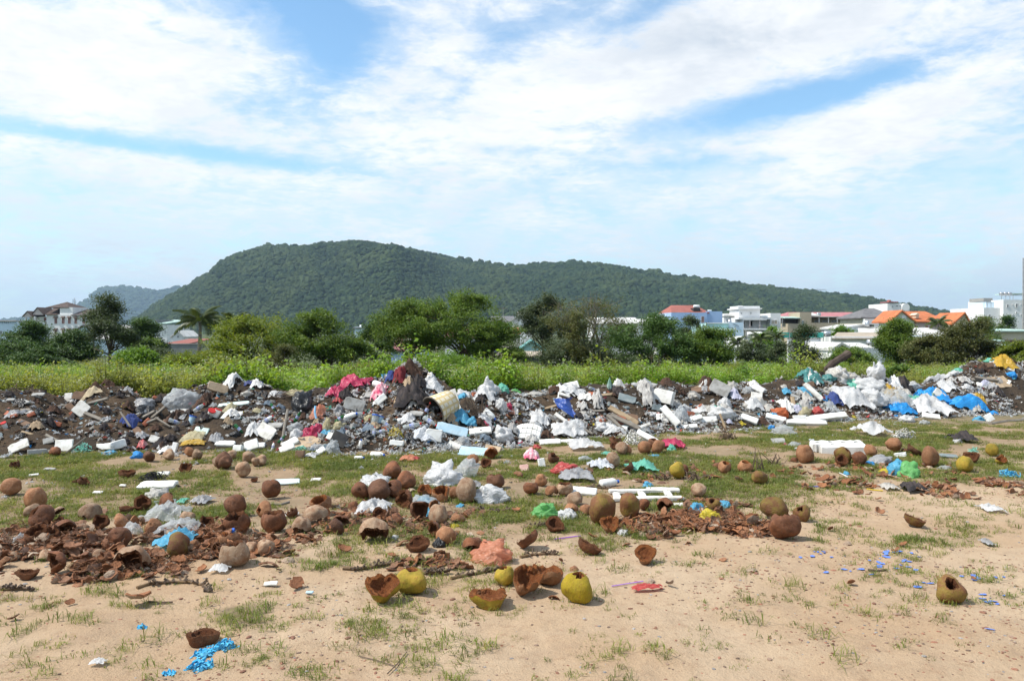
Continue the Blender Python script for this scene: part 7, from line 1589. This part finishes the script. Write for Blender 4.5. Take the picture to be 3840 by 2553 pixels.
branchy('bundle of dry brown twigs right of the yellow green coconut', 'G', 1690, 1230, 330, 130, 3, 16)
branchy('dry twigs left of the yellow green coconut', 'G', 1370, 1220, 200, 110, 4, 14)
branchy('brush of dry stems on the far left bank crest', 'E', 230, 420, 380, 60, 5, 24, upright=.6)
branchy('brush of dry grey stems left of the black sack', 'F', 150, 470, 330, 110, 6, 26, upright=.7)
branchy('broken twigs on the crest left of the dark log', 'G', 2180, 380, 170, 80, 7, 10)
branchy('thin dry twigs on the crest right of the crossed planks', 'G', 1480, 400, 380, 110, 8, 18)
branchy('bleached root ends at the left edge of the left heap', 'A', 40, 560, 130, 110, 9, 14)
branchy('dry bent twigs at left edge of the right hand grass', 'H', 60, 1080, 220, 160, 10, 10)
def stalk(label, pts_tile, rad, seed, knobs=26):
    """coconut bunch stalk: a crooked stem with woody knobs"""
    r = random.Random(seed); P = [hit(*tile(t, x, y)) for (t, x, y) in pts_tile]; c = P[0]; s_ = c[1] / FPX; root = setprops(mk_empty('fruit_stalk', tuple(c)), label, 'fruit stalk', 'coconut bunch stalks')
    pts = [q_ - c + np.array([0, 0, rad * s_ * .8]) for q_ in P]; n = len(pts)
    MB().tube(pts, [rad * s_ * (1.15 - .6 * i / max(1, n - 1)) for i in range(n)], 7).obj('stem', matte('stalk_bark_%d' % seed, (.20, .125, .06), (.10, .065, .04), bmp=.4), root)
    mb = MB()
    for i in range(knobs):
        t = r.uniform(.2, 1) * (n - 1); k_ = min(int(t), n - 2); a = Vector(pts[k_] + (pts[k_ + 1] - pts[k_]) * (t - k_)); d = Vector((r.gauss(0, .8), r.gauss(0, .8), r.uniform(.1, 1.0))).normalized() * r.uniform(.02, .05)
        mb.tube([a, a + d * .6, a + d], [.008, .006, .009], 5)
    o = mb.obj('knobs', M_TWIG, root); o['kind'] = 'stuff'
stalk('knobbly fruit stalk with green end on sand below the left heap', [('B', 630, 762), ('B', 720, 768), ('B', 830, 755), ('B', 940, 735), ('B', 1050, 715)], 7, 1)
stalk('upright cluster of stalk stubs behind the yellow green coconut', [('B', 1180, 800), ('B', 1240, 795), ('B', 1310, 800), ('B', 1380, 790)], 9, 2, 40)
stalk('long dark fruit stalk along the front of the left heap', [('A', 990, 905), ('A', 1090, 872), ('A', 1230, 860), ('A', 1380, 862), ('A', 1480, 885), ('A', 1515, 930)], 6, 3, 44)
stalk('dark fruit stalk at the lower left corner of left heap', [('A', -30, 905), ('A', 60, 915), ('A', 170, 910), ('A', 250, 915)], 8, 4, 30)
stalk('fruit stalk behind the open fresh half shells', [('B', 1410, 835), ('B', 1520, 810), ('B', 1640, 790), ('B', 1740, 770)], 6, 5, 34)
stalk('dark stalk at left end of the right chip heap', [('C', 110, 470), ('C', 180, 455), ('C', 260, 450)], 6, 6, 24)
stalk('dark fruit stalk right of the pale topped coconut in the middle', [('B', 1540, 320), ('B', 1640, 345), ('B', 1760, 350), ('B', 1850, 335)], 6, 7, 34)
stalk('fruit stalk beside the white lying jug', [('G', 690, 1290), ('G', 800, 1300), ('G', 900, 1310)], 5, 8, 24)
stalk('fruit stalk pieces left of the cut half on the sand', [('C', 60, 680), ('C', 150, 660), ('C', 260, 655), ('C', 320, 660)], 5, 9, 22)
for (lab, t, x0, y0, x1, y1, m) in [('purple drinking straw left of the right chip heap', 'C', 308, 550, 495, 526, (.35, .12, .6)), ('purple drinking straw beside the red film scrap', 'C', 722, 892, 950, 856, (.40, .2, .6)), ('red straw in the left husk heap', 'A', 915, 668, 1050, 666, (.65, .03, .08)), ('yellow straw on sand at right', 'D', 715, 187, 832, 200, (.7, .5, .03)), ('blue straws laid together on sand at right', 'D', 285, 170, 380, 168, (.06, .1, .5)), ('white bent straw near the light blue bag', 'D', 515, 68, 580, 100, (.75, .75, .75))]:
    polystick(lab, 'straw', 'straw', [(t, x0, y0), (t, (x0 + x1) / 2, (y0 + y1) / 2), (t, x1, y1)], 2.2, matte('straw_' + lab.split()[0] + str(x0), m, rough=.4))
# blue plastic flakes on the sand
M_FLAKE = matte('blue_flake', (.06, .11, .52), (.12, .25, .60), rough=.35)
def flakes():
    r = random.Random(44); ms = []
    for i in range(5):
        n = r.randint(4, 6); P = [(math.cos(a + r.uniform(-.3, .3)) * r.uniform(.6, 1), math.sin(a + r.uniform(-.3, .3)) * r.uniform(.35, .8)) for a in [6.283 * k_ / n for k_ in range(n)]]
        V = [(x, y, 0) for x, y in P] + [(x, y, .06) for x, y in P]; ms.append(mk_mesh('plastic_flake', V, [tuple(range(n - 1, -1, -1)), tuple(range(n, 2 * n))] + [(k_, (k_ + 1) % n, n + (k_ + 1) % n, n + k_) for k_ in range(n)], [M_FLAKE]))
    for (cx, cy, rx, ry, n, where) in [(360, 640, 130, 45, 9, 'left of the flake patch'), (900, 690, 270, 75, 22, 'in the middle of the flake patch'), (600, 780, 160, 40, 7, 'below the flake patch'), (1440, 815, 230, 40, 9, 'behind the olive coconut'), (1180, 870, 150, 40, 5, 'left of the olive coconut'), (1580, 990, 110, 40, 8, 'right of the olive coconut'), (1600, 1200, 10, 6, 1, 'in front of the olive coconut')]:
        for i in range(n):
            p = hit(*tile('D', cx + r.gauss(0, .5) * rx, cy + r.gauss(0, .5) * ry)); s_ = r.uniform(.012, .040) if n > 1 else .03
            setprops(mk_obj('plastic_flake', ms[r.randrange(5)], None, (p[0], p[1], p[2] + .005), (r.gauss(0, .12), r.gauss(0, .12), r.uniform(0, 6.28)), (s_, s_, s_)), 'small blue plastic flake on sand ' + where, 'plastic flake', 'blue plastic flakes ' + where)
flakes()

# ------------------------------------------------------------------ uncountable litter and gravel
def frag_meshes():
    out = []
    def sheetlet(mat, seed, n=5, amp=.4):
        r = random.Random(seed); V = [(i / (n - 1) - .5 + r.gauss(0, .06), j / (n - 1) - .5 + r.gauss(0, .06), r.gauss(.12, .13) * amp * 2) for i in range(n) for j in range(n)]
        return mk_mesh('scrap', V, [(i * n + j, (i + 1) * n + j, (i + 1) * n + j + 1, i * n + j + 1) for i in range(n - 1) for j in range(n - 1)], [mat])
    def chunk(mat, seed, sx=1, sy=.7, sz=.35): V, F = slab_mesh(sx, sy, sz, seed, .25, .02); return mk_mesh('scrap', V, F, [mat])
    def rod(mat, seed):
        r = random.Random(seed); return MB().tube([(-.7, 0, .04), (0, r.gauss(0, .1), .08), (.7, r.gauss(0, .15), .03)], .035, 4).mesh('scrap', [mat])
    white = [sheetlet(FILM['W'][0], 1, 7, .8), sheetlet(FILM['D'][0], 2, 7, .7), sheetlet(FILM['D'][0], 3, 6, .9), chunk(SOLID['W'][0], 4, 1, .5, .15), sheetlet(FILM['C'][0], 5, 7, .8), sheetlet(FILM['W'][0], 6, 6, .5), sheetlet(FILM['I'][0], 7)]
    dull = [chunk(SOLID['G'][0], 8), sheetlet(CLOTH['K'][0], 41), sheetlet(CLOTH['N'][0], 42), sheetlet(FILM['E'][0], 43), rod(M_TWIG, 44), rod(M_WOODP, 45), chunk(SOLID['N'][0], 9, 1.2, .4, .1), rod(M_TWIG, 10), rod(M_WOODG, 11), sheetlet(CLOTH['N'][0], 12), sheetlet(CLOTH['E'][0], 13), chunk(SOLID['S'][0], 14), rod(M_TWIG, 15), chunk(SOLID['T'][0], 16, 1, .6, .1), sheetlet(CLOTH['K'][0], 17), CHIPS[0], CHIPS[5]]
    col = [sheetlet(FILM[k_][0], 20 + i) for i, k_ in enumerate('BLPRMZTOS')] + [chunk(SOLID['R'][0], 31)]
    return white, dull, col
def build_fragments():
    white, dull, col = frag_meshes(); protos = white + dull + col; nw, nd = len(white), len(dull); r = np.random.default_rng(5)
    n = 30000; px = r.uniform(-400, 4300, n); u = (px - HX) / FPX; t = r.uniform(-.15, 1.25, n); yb = row2Y(tbl(u, BASE_T)); y = yb + t * 2.1; x = u * y
    whiteness = np.interp(px, [0, 300, 600, 900, 1100, 1400, 1900, 2200, 2600, 3000, 3400, 3840], [.07, .08, .14, .22, .28, .30, .36, .30, .36, .45, .46, .36]); dens = np.interp(px, [0, 500, 900, 1200, 2000, 2150, 2300, 3840], [.22, .28, .62, 1, .95, .5, .95, 1.0])
    # the foot of the bank is littered paler and denser
    whiteness = np.clip(whiteness + .2 * (t < .25), 0, .8)
    keep = r.random(n) < dens * np.where(t < 0, .55, 1) * (.10 + 1.3 * sstep(fbm(x * 1.6, y * 1.6, 19, 3), .36, .60)); x, y, whiteness = x[keep], y[keep], whiteness[keep]; n = len(x)
    # a thinner fringe on the grass in front
    m = 3600; px2 = r.uniform(-200, 4000, m); u2 = (px2 - HX) / FPX; q_ = r.random(m) ** 1.8; y2 = row2Y(tbl(u2, BASE_T)) - q_ * 3.4; x2 = u2 * y2; k2 = (r.random(m) < (.9 - .75 * q_) * sstep(fbm(x2 * .9, y2 * .9, 23, 3), .38, .6)) & (y2 > 5.5)
    x2, y2 = x2[k2], y2[k2]; X = np.concatenate([x, x2]); Y = np.concatenate([y, y2]); wh = np.concatenate([whiteness, np.full(len(x2), .5)]); N = len(X)
    a = r.random(N); pick = np.where(a < wh, r.integers(0, nw, N), np.where(a < .96, nw + r.integers(0, nd, N), nw + nd + r.integers(0, len(col), N)))
    s = r.uniform(.022, .062, N) * np.where(r.random(N) < .14, 1.9, 1) * np.concatenate([np.ones(len(x)), np.full(len(x2), .62)])
    Z = top_z(X, Y) + s * .05; rot = np.stack([r.normal(0, .5, N) + .3, r.normal(0, .4, N), r.uniform(0, 6.28, N)], 1)
    scatter('litter_fragments', np.stack([X, Y, Z], 1), rot, np.stack([s, s, s], 1), protos, 'small mixed scraps of rubbish covering the bank and its foot', 'litter', pick=pick)
build_fragments()
def build_gravel():
    r = np.random.default_rng(6); ms = [blob_mesh('pebble', matte('pebble_red', (.27, .13, .08), (.18, .085, .055), rnd=.4), 3, 1, .3, .6), blob_mesh('pebble', matte('pebble_brown', (.24, .16, .11), (.16, .11, .08), rnd=.4), 5, 1, .3, .6), blob_mesh('pebble', matte('pebble_grey', (.28, .26, .25), (.2, .19, .18), rnd=.4), 7, 1, .3, .55)]
    n = 26000; y = np.sqrt(r.uniform(3.4 ** 2, 9.5 ** 2, n)); u = r.uniform(-.8, .8, n); x = u * y; px, py = HX + u * FPX, HY + FPX * CAM_H / y
    d = .16 + .85 * sstep(fbm(x * 1.2, y * 1.2, 29, 4, .6), .50, .68) + .9 * np.exp(-((px - 3500) / 420) ** 2 - ((py - 2340) / 90) ** 2) + .4 * np.exp(-((px - 2500) / 500) ** 2 - ((py - 2080) / 60) ** 2)
    k_ = r.random(n) < d * (1 - .8 * grass_cover(x, y)); x, y = x[k_], y[k_]; n = len(x); s = .0032 + .0065 * r.random(n) ** 2.0 + .008 * (r.random(n) < .03)
    scatter('gravel', np.stack([x, y, ground_z(x, y) + s * .15], 1), np.stack([np.zeros(n), np.zeros(n), r.uniform(0, 6.28, n)], 1), np.stack([s * r.uniform(1, 1.7, n), s, s * .8], 1), ms, 'reddish gravel and grit scattered over the sand', 'gravel', pick=r.choice(3, n, p=[.55, .33, .12]))
build_gravel()
# ------------------------------------------------------------------ air
def build_haze():
    m, b, out = new_mat('haze_air'); v = b.n('ShaderNodeVolumePrincipled'); v.inputs['Color'].default_value = (.55, .76, 1.0, 1); v.inputs['Density'].default_value = HAZE; v.inputs['Anisotropy'].default_value = .2
    b.t.links.new(v.outputs[0], out.inputs['Volume'])
    setprops(MB().box(-9500, 9500, -60, 9200, -12, 420).obj('haze', m), 'pale blue distance haze', 'haze', kind='stuff')
HAZE = 9e-5
build_haze()
